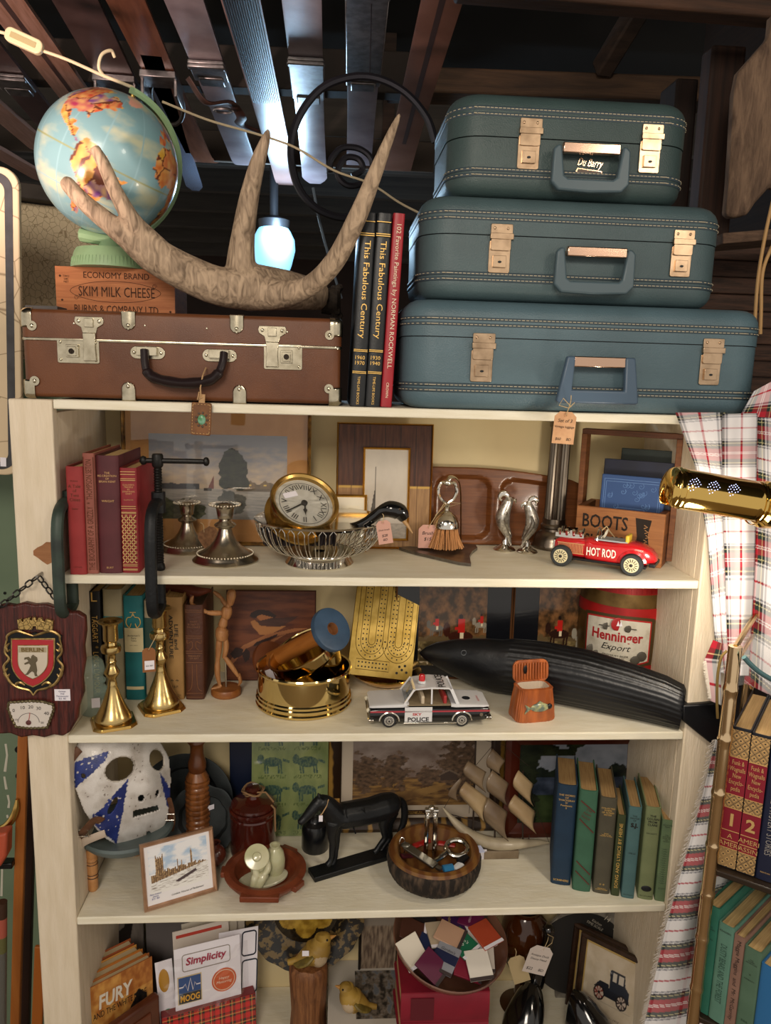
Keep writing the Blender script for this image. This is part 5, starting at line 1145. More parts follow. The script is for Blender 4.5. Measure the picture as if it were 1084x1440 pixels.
# ---- brass candlesticks
BPR = [(26, 5), (27, 8), (25, 14), (22, 20), (21, 22), (19, 26), (15, 36), (11, 46), (8.5, 54), (7, 60), (7.5, 62), (6.5, 64), (6, 70), (7, 72), (11.5, 80), (11.5, 82), (7, 90), (6, 94), (7.5, 97), (6, 99), (6.5, 108), (8, 110), (14, 113), (15, 118), (14, 122), (9, 124), (8, 128), (10.5, 130), (11, 132), (10.5, 150), (12, 156), (18, 159), (18.5, 160), (17, 161), (9.5, 159), (8.5, 140), (.01, 140)]
def brass_stick(label, px, py, s, rz):
    p, k = stand(px, py, T3); k *= s; o = thing('candlestick', label, 'candlestick', M=TR(*p) @ rot(0, 0, rz), group='turned brass candlesticks')
    h = 32*k; c = 11*k; oc = [(h, -h+c), (h, h-c), (h-c, h), (-h+c, h), (-h, h-c), (-h, -h+c), (-h+c, -h), (h-c, -h)]
    b = B(); b.prism(oc, 5*k, top=[(x*.94, y*.94) for x, y in oc]); b.build('square_base', BRASS_OLD, o, bevel=.0008)
    b = B(); lat(b, BPR, k, 32); b.build('turned_stem', mat('c6ac74', .24, 1., c2='987f4e', sc_=60, ramp=(.5, .9)), o, ang=42); return p, k
brass_stick('front left turned brass candlestick beside the glass insulator', 160, 1016, .93, 22); p2, k2 = brass_stick('right turned brass candlestick with a brown tag', 227, 995, .91, 28)
q = PY(221, 892, p2.y-.018)
tg = tag_thing('price_tag', 'brown tag with white sticker hanging on the right brass candlestick', 'tag', q, PY(209, 911, p2.y-.024), 19*k2, 38*k2, mat('8a5a34', .8), rz=15, loop=[PY(221, 892, p2.y-.018), PY(231, 890, p2.y-.018), PY(232, 897, p2.y-.016)])
b = B(); b.box((.5*k2, -.001, -27*k2), (14*k2, .0006, 14*k2)); b.build('price_sticker', WHITEP, tg); text(tg, '$26 BD', 10*k2, INK, TR(.5*k2, -.0015, -28*k2) @ UP, 'handwriting')
# ---- artist's mannequin
p, k = stand(318, 976, T3); mq = thing('mannequin', 'small jointed wooden artist mannequin with raised arms on a round base', 'figure', p)
WDM = mat('b07e50', .5, c2='946238', sc_=30, kind='wood', stretch=(4, 4, 1)); YM = p.y
def M_(x, y, d=0): return PY(x, y, YM+d)-p
def seg(name, pts, rad):
    b = B(); b.tube(smoothpath([M_(*q) for q in pts], 4), lerp_list([r*k*.88 for r in rad], 4), 12); return b.build(name, WDM, mq)
b = B(); lat(b, [(19.5, 0), (21, 2), (21, 8), (19.5, 10.5), (.01, 11)], k, 40); b.build('base', mat('96602f', .4, c2='80481f', sc_=14, kind='wood', stretch=(1, 4, 4)), mq)
b = B(); b.cyl(M_(318, 970), M_(316, 893), 1.2*k, n=8); b.build('rod', mat('a8a090', .3, .8), mq)
seg('head', [(324, 851), (324, 846), (325, 838), (326, 831), (326.5, 828.5)], [4, 6, 7.5, 6, 1.5]); seg('neck', [(320, 855), (322, 849)], [4, 3.5])
seg('chest', [(319, 853), (319, 856), (318.5, 862), (317, 868), (316, 870)], [6, 8.2, 8.6, 7, 4]); seg('waist', [(316, 868), (314.5, 873), (313, 879), (312, 884)], [5, 6.5, 7.4, 5])
seg('hips', [(313, 882), (312, 886), (312, 893), (312, 899), (312, 901)], [6, 10, 10.6, 9, 5])
seg('thigh', [(308, 899), (308, 906), (307, 918), (306, 929)], [4.5, 5.4, 4.8, 3.6]); seg('shin', [(306, 929), (305.5, 938), (306, 950), (309, 963)], [3.6, 4.8, 4.3, 2.8])
seg('foot', [(311, 963), (308, 966, -.002), (302, 968, -.006), (297, 969, -.008)], [3.0, 3.4, 2.8, 1.5])
seg('thigh', [(317, 899), (318, 908), (317, 917), (315, 925)], [4, 4.6, 4.2, 3.2]); seg('shin', [(316, 924), (322, 932), (329, 942), (335, 951)], [3.2, 4.4, 3.8, 2.6])
seg('foot', [(336, 947, .004), (337, 953, .004), (338, 959, .004), (335, 964, .004)], [2, 3.2, 3, 1.5])
seg('upper_arm', [(313, 862), (305, 862, -.006), (297, 862, -.010), (291, 861, -.012)], [3.6, 4.4, 4, 3]); seg('forearm', [(291, 861, -.012), (284, 858, -.012), (276, 854, -.010), (270, 850, -.008)], [3, 4, 3.8, 2.6]); seg('hand', [(270, 851, -.008), (269, 846, -.008), (270, 841, -.008), (272, 838, -.008)], [2.4, 3.2, 2.6, 1.2])
seg('upper_arm', [(324, 858, .006), (318, 851, .012), (313, 844, .016), (311, 840, .018)], [3.4, 4.0, 3.6, 2.8]); seg('forearm', [(311, 841, .018), (307, 837, .018), (303, 834, .018), (300, 832, .018)], [2.8, 3.6, 3.2, 2.2])
# ---- bird plaque
def birdpl(u, v):
    g = fbm(u*2.5, v*16, 1, 3); c = mixc('4a2212', '6c3a20', .5+g)
    x, y = 250+u*517, 135+(1-v)*515
    if inside(x, y, [(385, 310), (400, 340), (440, 385), (500, 385), (560, 355), (600, 335), (520, 340), (450, 335), (410, 300)]): c = lin('a06a3a')
    if inside(x, y, [(378, 282), (410, 285), (440, 330), (560, 340), (640, 300), (672, 275), (600, 285), (500, 290), (430, 305)]): c = mixc('3a2018', '4c2c22', .5+g)
    if inside(x, y, [(380, 280), (390, 258), (430, 240), (490, 243), (540, 275), (525, 290), (470, 272), (430, 280), (420, 290)]): c = lin('2a1814')
    if inside(x, y, [(420, 280), (450, 268), (520, 285), (440, 305)]): c = lin('9c6238')
    for l in ([(250, 555), (340, 450), (480, 385), (660, 345), (740, 345), (640, 370), (480, 410), (360, 470), (280, 560)], [(405, 520), (430, 470), (520, 410), (600, 380), (520, 430), (440, 500)]):
        if inside(x, y, l): c = mixc('8a5430', '9c6640', .5+g)
    for l in ([(265, 500), (300, 460), (345, 470), (335, 510), (290, 530)], [(335, 500), (360, 465), (385, 490), (380, 530), (355, 550)], [(400, 455), (420, 430), (550, 380), (540, 395), (430, 450)]):
        if inside(x, y, l): c = lin('2a1612')
    return c
bp = framed('bird_plaque', 'wooden plaque with an inlaid bird on a branch behind the mannequin', (318, 833, 444, 957), .228, .0025, .004, mat('4a2414', .5), birdpl, 130, 130, mat('4a2414', .6), zt=T3, tilt=-4)
# ---- brass tub, tilted brass dish and bobbin
p, k = stand(427, 985, T3); bt = thing('brass_tub', 'polished round brass tub with ridged foot holding a dish and bobbin', 'tub', p)
b = B(); lat(b, [(63, 0), (66.5, 1), (67, 4), (65.5, 6), (66.5, 8), (66.5, 11), (65, 13), (65.5, 16), (64, 18), (64, 48), (65.5, 50), (66.5, 52), (65.5, 54), (63, 53), (62.5, 50), (62.5, 6), (.01, 5)], k, 72); b.build('tub', mat('dcc488', .07, 1.), bt, ang=28)
ax = (V((-.42, -.12, .86))).normalized(); xx = V((0, 1, 0)).cross(ax).normalized(); yy = ax.cross(xx); c0 = PY(440, 938, p.y+.005)
bd = thing('brass_dish', 'second brass dish lying tilted inside the brass tub', 'dish', M=Matrix(((xx.x, yy.x, ax.x, c0.x), (xx.y, yy.y, ax.y, c0.y), (xx.z, yy.z, ax.z, c0.z), (0, 0, 0, 1))))
b = B(); lat(b, [(38, -12), (40, -11), (41, -8), (47, 14), (48, 17), (49.5, 19), (50.5, 31), (52.5, 32), (52.5, 34), (49.5, 34), (48, 31), (46.5, 19), (40, -7), (.01, -10)], k, 60); b.build('dish', mat('d8be80', .09, 1.), bd, ang=28)
n0, n1 = PY(468, 884, p.y-.065), PY(381, 929, p.y+.055); ax = (n0-n1).normalized(); L_ = (n0-n1).length; k = mpp((n0+n1)/2)
xx = V((0, 0, 1)).cross(ax).normalized(); yy = ax.cross(xx)
bo = thing('bobbin', 'wooden textile bobbin with a blue painted flange lying in the brass tub', 'bobbin', M=Matrix(((xx.x, yy.x, ax.x, n1.x), (xx.y, yy.y, ax.y, n1.y), (xx.z, yy.z, ax.z, n1.z), (0, 0, 0, 1))))
BLP = mat('3a536e', .45, c2='2f465e', sc_=25, bump=.2); k0 = mpp(n0)
b = B(); b.tube([(0, 0, 0), (0, 0, L_*.9)], [13*k, 12*k0], 28); b.build('shaft', mat('a8682c', .45, c2='8c521f', sc_=12, kind='wood', stretch=(4, 4, .5)), bo)
b = B(); b.lathe([(9*k0, L_-.013), (29*k0, L_-.014), (31.5*k0, L_-.011), (32*k0, L_-.006), (31*k0, L_-.001), (28*k0, L_), (9.5*k0, L_), (9*k0, L_-.001)], 44, cap=False); b.build('blue_flange', BLP, bo, label='blue painted flange')
b = B(); b.lathe([(9*k0, L_+.0001), (8.6*k0, L_+.0001), (8.6*k0, L_-.016), (.01*k0, L_-.016)], 28, cap=False); b.build('bore', mat('8a5a34', .7), bo)
b = B(); b.lathe([(.0001, -.008), (26*k, -.008), (29*k, -.006), (30*k, -.002), (29*k, .003), (26*k, .004), (.0001, .0045)], 40); b.build('wooden_flange', mat('6a3a20', .5, c2='2a3a4a', sc_=6, ramp=(.6, .7)), bo)
q = B(); q.box((-13*k, -20*k, .0052), (13*k, 17*k, .0005)); q.build('price_sticker', WHITEP, bo)
# ---- brass dish and cribbage board
p, k = stand(543, 959, T3); b = B(); lat(b, [(22, 0), (24, 1), (36, 6), (47, 14), (50, 17), (49, 18.5), (45, 16), (34, 9), (.01, 5)], k, 48); meta(b.build('brass_bowl', mat('d8a848', .12, 1.), M=TR(*p)), 'shallow brass bowl under the brass cribbage board', 'bowl')
pc = PY(533, 953, PZ(543, 959, T3).y-.036); k = mpp(pc); cb = thing('cribbage_board', 'brass cribbage board with rows of peg holes leaning back', 'board', M=TR(pc.x, pc.y, pc.z) @ rot(-20, 9, 6)); cw, chh = 94*k, 172*k
b = B(); b.prism([(x, y+chh/2) for x, y in rrect(cw, chh, .010)], .005, T=TR(0, .0025, 0) @ UP); b.build('plate', mat('c4a55c', .28, 1., c2='9c803e', sc_=30), cb, bevel=.0008)
b = B(); DK = mat('1c150a', .6)
def hole(x, z, r=1.3): b.lathe([(r*k, -.0003), (r*k, .0002)], 6, T=TR(x*k, -.0026, z*k) @ UP)
for c_ in (-30, -25, -9, -4, 4+6, 15, 31, 36):
    for j in range(17): hole(c_, 52+6.4*j, 1.1)
for cx_ in (-17, 22):
    for rr_ in (8, 13, 19):
        for j in range(9): q = pi+pi*j/8; hole(cx_+rr_*cos(q), 50+rr_*sin(q)*1.2, 1.1)
for i in range(9):
    for j in range(2): hole(-32+5*i, 13+6*j)
for i, j in ((24, 9), (31, 14), (38, 11), (27, 18), (35, 20)): hole(i, j, 2.)
b.build('peg_holes', DK, cb)
b = B()
for cx_ in (-17, 22):
    for rr_ in (5, 16, 23): b.tube([V(((cx_-rr_)*k, -.0026, 150*k))]+[V(((cx_+rr_*cos(q))*k, -.0026, (50+rr_*sin(q)*1.2)*k)) for q in [pi+pi*j/14 for j in range(15)]]+[V(((cx_+rr_)*k, -.0026, 150*k))], .0005, 4)
for x0, x1 in ((-36, 12),): b.tube([V((x*k, -.0026, z*k)) for x, z in ((x0, 9), (x1, 9), (x1, 23), (x0, 23))], .0005, 4, closed=True)
b.build('engraved_tracks', mat('5a4418', .4, .8), cb)
# ---- two hunting prints
def hunt(seed, riders):
    def f(u, v):
        n = fbm(u*1.3, v*1.3, 7, seed)
        if v > .36: c = mixc('3a2a1a', '7c5634', .42+.9*n+.25*fbm(u, v, 26, seed+3))
        else: c = mixc('4a3e28', '8a7850', .4+n+.35*fbm(u, v*2, 20, seed))
        if .3 < v < .36+.05*n: c = lin('5c4c34')
        for cx, cy, s, hc in riders:
            x, y = (u-cx)/s, (v-cy)/s
            if ((x)/.34)**2+((y+.10)/.13)**2 < 1 or ((x+.38)/.10)**2+((y-.06)/.17)**2 < 1: c = lin(hc)
            for lx in (-.26, -.16, .18, .28):
                if abs(x-lx-.1*(y+.2)) < .028 and -.44 < y < -.1: c = lin(hc)
            if (abs(x-.02) < .09 and -.02 < y < .30) or (abs(x+.05) < .11 and .05 < y < .13): c = lin('b3241e')
            if (x-.0)**2+(y-.36)**2 < .0035: c = lin('241a16')
            if abs(x-.04) < .05 and -.16 < y < -.02: c = lin('d8c8a8')
        if v < .22 and nz(u, v*1.4, 24, seed) > .28: c = lin('c8b898')
        return c
    return f
MBK = mat('0e0f14', .25, coat=.5); MFR = mat('6a4426', .5)
Y3 = .238
framed('hunting_print', 'hunting print of red coated riders in black mount, left of two', (556, 812, 719.5, 962), Y3, .0035, .008, MFR, hunt(1, [(.26, .50, .30, '5c5850'), (.62, .42, .54, '3a1c14'), (.92, .54, .28, '8a8274')]), 130, 110, MBK, (.19, .12, .21, .08), zt=T3, tilt=-2, pm=PAINT_GLOSS, group='hunting prints')
framed('hunting_print', 'darker hunting print with a rider, right print, half behind the keg', (720.5, 812, 884, 962), Y3, .0035, .008, MFR, hunt(5, [(.32, .44, .44, '2c1a14'), (.70, .38, .40, '8c8678')]), 130, 110, MBK, (.21, .12, .2, .08), zt=T3, tilt=-2, pm=PAINT_GLOSS, group='hunting prints')
# ---- beer keg
p, k = stand(868, 955, T3); kg = thing('beer_keg', 'small rusty gold and red beer keg with a white label', 'keg', p)
KH = .246; KR = 62*k
def kr(z): t = z/KH; return KR*(.86+.14*sin(pi*min(1, max(0, t)))**.7)
KM = mat('7c6238', .4, .7, c2='4a3418', sc_=26, ramp=(.4, .7), det=8); KRED = mat('a81a1a', .4, .2, c2='8c1414', sc_=30)
b = B(); b.lathe([(kr(0)*.96, 0), (kr(0), .004)]+[(kr(z), z) for z in [KH*i/24 for i in range(1, 24)]]+[(kr(KH), KH-.003), (kr(KH)*.95, KH), (.01*k, KH-.004)], 56); b.build('barrel', KM, kg)
for z0, z1, sag in ((.030, .062, .0), (.152, .174, .0), (.200, .230, .0)):
    b = B(); b.lathe([(kr(z)+.0009, z) for z in [z0+(z1-z0)*i/6 for i in range(7)]], 56, cap=False); b.build('red_band', KRED, kg)
b = B()
for i in range(56): q = 2*pi*i/56; b.bar((kr(.20)*cos(q)*1.012, kr(.20)*sin(q)*1.012, .202), (kr(.229)*cos(q)*1.012, kr(.229)*sin(q)*1.012, .229), .003, .0016, up=(cos(q), sin(q), 0))
b.build('ribbing', KRED, kg)
LA = R(-117)
def lab(w, h, zc, off, m, nm, cut=.2):
    b = B()
    def f(u, v):
        x, y = (u-.5)*w, (v-.5)*h; y2 = y*(1-cut*abs(2*u-1)**2.5*(.5 if v > .5 else .8)); rr_ = kr(zc+y2)+off; a = LA+x/rr_; return (rr_*cos(a), rr_*sin(a), zc+y2)
    b.sheet(f, 20, 12); return b.build(nm, m, kg, fix=False)
ZL = .108
lab(98*k, 72*k, ZL, .0012, mat('4a3a20', .5, .3), 'label_border'); lab(90*k, 64*k, ZL, .0016, mat('a81f1f', .5), 'label_edge'); lbl = lab(86*k, 60*k, ZL, .0020, mat('c9c3b4', .5, c2='a89f8c', sc_=50, ramp=(.45, .8)), 'label')
RL = mat('9c1c20', .5); rr_ = kr(ZL)+.0024; GD = mat('4a453c', .6)
bent(lbl, 'Henninger', 68*k, RL, rr_, ZL+5*k, 18*k, LA, bold=.03); bent(lbl, 'Export', 38*k, INK, rr_, ZL-9*k, 11*k, LA, shear=.35); bent(lbl, 'PREMIUM BEER\nGERMANY', 34*k, GD, rr_, ZL-21*k, 6*k, LA)
b = B()
def onk(x, z): a = LA+x/rr_; return V((rr_*cos(a), rr_*sin(a), z))
b.ball(onk(0, ZL+24*k), (9*k, .0012, 9*k), n=18); b.build('red_seal', RL, lbl)
b = B()
for sx in (-1, 1):
    b.bar(onk(sx*10*k, ZL+20*k), onk(sx*24*k, ZL+19*k), 4*k, .001); b.ball(onk(sx*14*k, ZL+19*k), (6*k, .001, 5*k), n=10); b.ball(onk(sx*34*k, ZL-18*k), (7*k, .002, 7*k), n=12); b.ball(onk(sx*26*k, ZL-23*k), (7*k, .002, 6*k), n=12)
b.each('printed_hops', GD, lbl)
b = B()
for i in range(3): b.prism([(-2*k, 0), (2*k, 0), (0, 7*k)], .0008, T=TR(*(onk((i-1)*3.6*k, ZL+22*k)+V((0, -.0012, 0)))) @ UP)
b.build('seal_crown', WHITEP, lbl)
# ---- black carved fish
fst = [(590, 918, .218, 1.5), (598, 918, .216, 9), (612, 919, .212, 17), (640, 924, .198, 27), (676, 932, .180, 36), (708, 938, .164, 40), (716, 940, .160, 40.5), (760, 950, .137, 42), (820, 966, .100, 42), (880, 984, .062, 39), (930, 998, .030, 35.5), (955, 1005, .013, 32), (959, 1006, .010, 29)]
fs_ = []
for i in range(len(fst)-1):
    n = 1 if i in (5, 11) else 5
    for j in range(n): t = j/n; fs_.append([a+(c-a)*t for a, c in zip(fst[i], fst[i+1])]+[i >= 6])
fs_.append(list(fst[-1])+[True])
head, bodyr = [], []; axd = (PY(955, 1005, .013)-PY(640, 924, .198)).normalized(); sdv = axd.cross(V((0, 0, 1))).normalized(); upv = sdv.cross(axd)
NR = 120
for x, y, Y, r, rib in fs_:
    c = PY(x, y, Y); rr_ = r*mpp(c); ring_ = []
    for i in range(NR):
        a = 2*pi*i/NR; m_ = 1+(.030*(abs(sin(a*15))-.6) if rib else 0); ring_.append(c+sdv*cos(a)*rr_*.66*m_+upv*sin(a)*rr_*m_)
    zmin = min(v.z for v in ring_)
    if zmin < T3+.0008: ring_ = [v+V((0, 0, T3+.0008-zmin)) for v in ring_]
    (bodyr if rib else head).append(ring_)
head.append(bodyr[0])
fish = thing('carved_fish', 'black carved wooden fish with ribbed body lying across the third shelf', 'carving', PY(760, 985, .137))
FBK = mat('0d0e11', .33, c2='16171a', sc_=14, bump=.25, bsc=90); b = B(); b.loft(head); b.build('smooth_head', FBK, fish, world=True)
b = B(); b.loft(bodyr); b.build('ribbed_body', FBK, fish, world=True, ang=60)
b = B(); tl = [(958, 990), (985, 988), (1016, 985), (1022, 1000), (1018, 1046), (1003, 1048), (980, 1030), (958, 1012)]; P = [PY(x, y, -.004) for x, y in tl]
b.prism([(v.x, v.z) for v in P], .022, T=TR(0, .012, 0) @ UP); b.build('tail', FBK, fish, world=True, bevel=.003)
b = B(); e = PY(652, 918, .153); b.tube([e+V((.0048*cos(a), 0, .0048*sin(a))) for a in [2*pi*i/16 for i in range(16)]], .0008, 6, closed=True); b.build('eye_ring', mat('4a4e54', .4), fish, world=True)
b = B()
for x, y, Y, w in ((741, 911, .112, 6), (775, 917, .090, 9), (786, 919, .085, 5), (802, 923, .077, 4), (626, 944, .176, 2)):
    b.ball(PY(x, y, Y), (w*.0011*.5, .002, .0012), n=8)
# ---- police car
a, c = PZ(547, 1024.5, T3), PZ(649, 1023, T3); wbase = (c-a).length; ang = math.degrees(math.atan2(c.y-a.y, c.x-a.x)); k = mpp(a)
pc_ = thing('toy_police_car', 'black and white tin toy police car with red roof light', 'toy car', M=TR(a.x, a.y, T3+.0003) @ rot(0, 0, ang)); TW = .076
for x in (0, wbase):
    for near in (True, False): wheel(pc_, x, (.006 if near else TW-.006), 10.5*k, .010, near, mat('c8c4bc', .3, .5), mat('1c1c1e', .7))
TBK, TWH = mat('0c0d10', .2, coat=.6), mat('d6d6d8', .25, coat=.5); y0, y1 = .001, TW-.001; g = 5*k
def sq(x, y0, y1, z0, z1, e=.35, n=24):
    cy, cz, hw, hh = (y0+y1)/2, (z0+z1)/2, (y1-y0)/2, (z1-z0)/2; o = []
    for i in range(n):
        q = 2*pi*i/n; cq, s_ = cos(q), sin(q); o.append((x*k, cy+hw*abs(cq)**e*(1 if cq > 0 else -1), cz+hh*abs(s_)**e*(1 if s_ > 0 else -1)))
    return o
b = B(); b.loft([sq(x, y0+i, y1-i, g+za*k, g+zb*k) for x, i, za, zb in ((-29, .005, 4, 18), (-27, .001, 2, 23), (-15, 0, 2, 25), (20, 0, 0, 26), (60, 0, 0, 26), (100, 0, 0, 25.5), (130, 0, 2, 25), (141, .001, 4, 24), (144, .004, 7, 20))]); b.build('body', TBK, pc_, ang=45)
b = B(); b.loft([sq(x, y0+i, y1-i, g+23*k, g+zb*k) for x, i, zb in ((-28, .006, 25.5), (-24, .003, 27.5), (20, .003, 29.5), (28, .006, 29))]); b.build('hood', TWH, pc_, ang=45)
b = B(); b.loft([sq(x, y0+i, y1-i, g+22*k, g+zb*k) for x, i, zb in ((88, .004, 28.5), (95, .003, 28.5), (135, .004, 26.5), (143, .008, 24.5))]); b.build('trunk_lid', TWH, pc_, ang=45)
rp = [(33, 46), (36, 51), (60, 53.5), (82, 52), (90, 47)]
b = B(); b.loft([sq(x, y0+.007+i, y1-.007-i, g+(z-2.5)*k, g+z*k, .3) for x, z, i in ((34, 46, .004), (37, 50, .001), (60, 52.5, 0), (84, 51, .001), (89, 47.5, .004))]); b.build('roof', TWH, pc_, ang=45)
for yy, sg in ((y0+.006, -1), (y1-.006, 1)):
    b = B()
    for (xa, za), (xb, zb), w_ in (((21, 28), (35, 49), 2.6), ((60, 28), (60, 51), 2.2), ((98, 27), (88, 49), 4.5)): b.bar((xa*k, yy, g+za*k), (xb*k, yy+(.003 if sg < 0 else -.003), g+zb*k), w_*k, .0018, up=(0, 1, 0))
    b.each('roof_pillar', TWH, pc_)
GLS = mat('5a7080', .08, alpha=.35, coat=1.)
b = B(); ya, yb_ = y0+.010, y1-.010; b.add([(22*k, ya-.003, g+28.5*k), (22*k, yb_+.003, g+28.5*k), (35*k, yb_, g+48*k), (35*k, ya, g+48*k)], [(0, 1, 2, 3)]); b.build('windscreen', GLS, pc_, solid=.0005)
b = B(); b.add([(99*k, ya-.003, g+28*k), (99*k, yb_+.003, g+28*k), (88*k, yb_, g+47*k), (88*k, ya, g+47*k)], [(0, 1, 2, 3)]); b.build('rear_window', mat('2c4a78', .1, coat=1.), pc_, solid=.0005)
for x in (48, 80): b = B(); b.box((x*k, TW/2, g+31*k), (5*k, TW*.72, 15*k)); b.build('seat', mat('c4b49c' if x == 48 else 'a03030', .5), pc_, bevel=.002)
b = B(); b.box((62*k, TW/2, g+26.5*k), (74*k, TW*.84, 1.5*k)); b.build('cabin_floor', mat('8a7a60', .6), pc_)
b = B(); b.lathe([(6*k, 0), (6*k, 3*k), (5.6*k, 3.2*k)], 18, T=TR(48*k, TW*.42, g+52*k)); b.build('light_base', TWH, pc_)
b = B(); b.lathe([(4.6*k, 3*k), (4.6*k, 10*k), (3.5*k, 12*k), (.01*k, 12.4*k)], 18, T=TR(48*k, TW*.42, g+52*k)); b.build('beacon', mat('c01820', .15, coat=.6), pc_, label='red beacon')
b = B(); b.box((41*k, y0-.0006, g+15*k), (39*k, .0010, 22*k)); b.build('door_panel', TWH, pc_, bevel=.0004)
text(pc_, 'POLICE', 30*k, INK, TR(41*k, y0-.0013, g+8*k) @ UP, height=6.5*k, bold=.03); text(pc_, 'SKY', 13*k, mat('b02028', .5), TR(39*k, y0-.0013, g+15.5*k) @ UP, height=4*k, bold=.03)
text(pc_, 'POLICE', 58*.75*k, INK, TR(66*k, TW*.44, g+53.6*k) @ Matrix.Rotation(R(90), 4, 'Z') @ TR(0, -8*k, 0), height=11*k, bold=.02)
b = B()
for yy in (y0-.0006,): b.box((58*k, yy, g+19.5*k), (170*k, .0010, 2.2*k))
b.build('red_stripe', mat('a83a44', .4), pc_)
b = B(); b.box((58*k, y0-.0008, g+2*k), (76*k, .0012, 2*k)); b.box((-26*k, TW/2, g+7*k), (8*k, TW+.004, 4*k)); b.box((142*k, TW/2, g+9*k), (8*k, TW+.004, 5*k)); b.each('chrome_trim', CHROME, pc_, bevel=.0012)
b = B()
for x in (0, wbase): b.tube([V((x+14*k*cos(q), y0-.001, 10.5*k+13*k*sin(q))) for q in [pi*i/12 for i in range(13)]], 1.1*k, 6)
b.each('wheel_arch_trim', CHROME, pc_)
b = B()
for yy in (y0+.012, y1-.012):
    b.lathe([(.006*.7, 0), (.006*.7, .003), (.001, .005)], 14, T=TR(-28*k, yy, g+18*k) @ Matrix.Rotation(-pi/2, 4, 'Y'))
b.each('headlight', mat('e8e0c8', .15, coat=.8), pc_)
b = B(); b.lathe([(6*k, 0), (6*k, .0006)], 18, T=TR(113*k, TW*.42, g+27.4*k)); b.build('badge', mat('20242c', .4), pc_); text(pc_, 'HIGHWAY', 20*k, mat('b83038', .5), TR(130*k, TW*.42, g+27.1*k) @ Matrix.Rotation(R(90), 4, 'Z'))
b = B(); b.lathe([(2.6*k, 0), (2.6*k, .001)], 12, T=TR(131*k, y0-.0003, g+14*k) @ UP); b.build('side_badge', CHROME, pc_)
# ---- pottery fishing creel
p, k = stand(747, 1008, T3); cw = 30*k; ck_ = thing('pottery_creel', 'small orange pottery fishing creel with its lid open and a fish on it', 'ornament', M=TR(*p) @ rot(0, 0, 10))
CRM = mat('b86430', .35, c2='904a22', sc_=60, ramp=(.35, .6), stretch=(1, 1, .3), coat=.3)
def crr(w, d, z, n=64): return [(w*abs(cos(q))**.45*(1 if cos(q) > 0 else -1)*(1+.02*sin(q*26)), d*abs(sin(q))**.45*(1 if sin(q) > 0 else -1)*(1+.02*sin(q*26)), z) for q in [2*pi*i/n for i in range(n)]]
b = B(); b.loft([crr(28*k, 18*k, 0), crr(30*k, 19.5*k, 3*k), crr(28*k, 18*k, 24*k), crr(25*k, 16*k, 44*k), crr(25.5*k, 16.5*k, 47*k), crr(21*k, 12.5*k, 47.5*k)], cap=False); b.build('body', CRM, ck_)
b = B(); b.loft([crr(21*k, 12.5*k, 47.4*k), crr(20.5*k, 12*k, 24*k), crr(1*k, 1*k, 20*k)], cap=False); b.build('glazed_inside', mat('c9b8a4', .25, coat=.5), ck_)
b = B(); lr = [(x, y) for x, y in rrect(54*k, 32*k, 10*k, 6)]
b.prism([(x, y+16*k) for x, y in lr], 4*k, T=TR(3*k, 18*k, 45*k) @ rot(-8, 0, 0) @ UP)
for i in range(12): b.bar(V((3*k+(-23+4.2*i)*k, 18*k-4.6*k, 50*k)), V((3*k+(-23+4.2*i)*k, 18*k-2.6*k, 74*k)), 2.4*k, 1.4*k, up=(0, 1, 0))
b.build('lid', CRM, ck_, bevel=.0012)
b = B(); b.ball((-8*k, 11.8*k, 66*k), (3*k, 1*k, 6.5*k), n=12); b.build('slot', BLACK, ck_)
b = B(); b.ball((3*k, -18.6*k, 22*k), (14*k, 3*k, 6.5*k), n=20, T=Matrix.Identity(4)); b.prism([(-10, 22), (-20, 28), (-17, 21), (-20, 14)], .002, T=TR(0, -18.4*k, 0) @ UP @ Matrix.Diagonal((k, k, 1, 1))); b.prism([(-4, 27), (2, 32), (10, 27)], .002, T=TR(0, -18.4*k, 0) @ UP @ Matrix.Diagonal((k, k, 1, 1)))
b.build('fish', mat('a8a878', .3, c2='5f7068', sc_=120, ramp=(.4, .6), coat=.5), ck_)
b = B(); b.ball((17*k, -19*k, 23*k), (4*k, 2.6*k, 4*k), n=12); b.build('fish_head', mat('14161a', .3), ck_)
# ---- wall plaque with crest and thermometer
YP = -.016; P_ = lambda x, y: PY(x, y, YP)
out = [(-8, 853), (8, 850), (20, 852), (34, 848), (48, 851), (64, 850), (76, 854), (88, 855), (98, 862), (108, 861), (119, 868), (120, 890), (117, 910), (119, 930), (115, 955), (117, 975), (110, 995), (108, 1012), (98, 1030), (88, 1036), (76, 1034), (62, 1038), (46, 1035), (30, 1038), (14, 1032), (-2, 1033), (-12, 1020), (-16, 990), (-22, 960), (-24, 930), (-26, 900), (-24, 870)]
pl = thing('crest_plaque', 'dark red wooden plaque with a bear crest and thermometer hanging on the left', 'plaque', P_(48, 1036)); k = mpp(P_(48, 950))
b = B(); P = [P_(x, y) for x, y in out]; b.prism([(v.x, v.z) for v in P], .014, T=TR(0, 0, 0) @ UP); b.T = Matrix(); b2 = b
for v in b.v: v.y += YP+.0145
b.build('board', mat('5a2620', .4, c2='2e100e', sc_=42, kind='wood', stretch=(5, 1, .35), bump=.8, bsc=60, ramp=(.4, .62)), pl, world=True, bevel=.003)
def shp(pts, th, m, nm, y=0., bev=.0006):
    b = B(); P = [P_(x, q) for x, q in pts]; b.prism([(v.x, v.z) for v in P], th, T=UP)
    for v in b.v: v.y += YP+y
    return b.build(nm, m, pl, world=True, bevel=bev)
BKG = mat('17181a', .45, .4); GLD = mat('b89a62', .35, .8, c2='6a5838', sc_=120, ramp=(.4, .75))
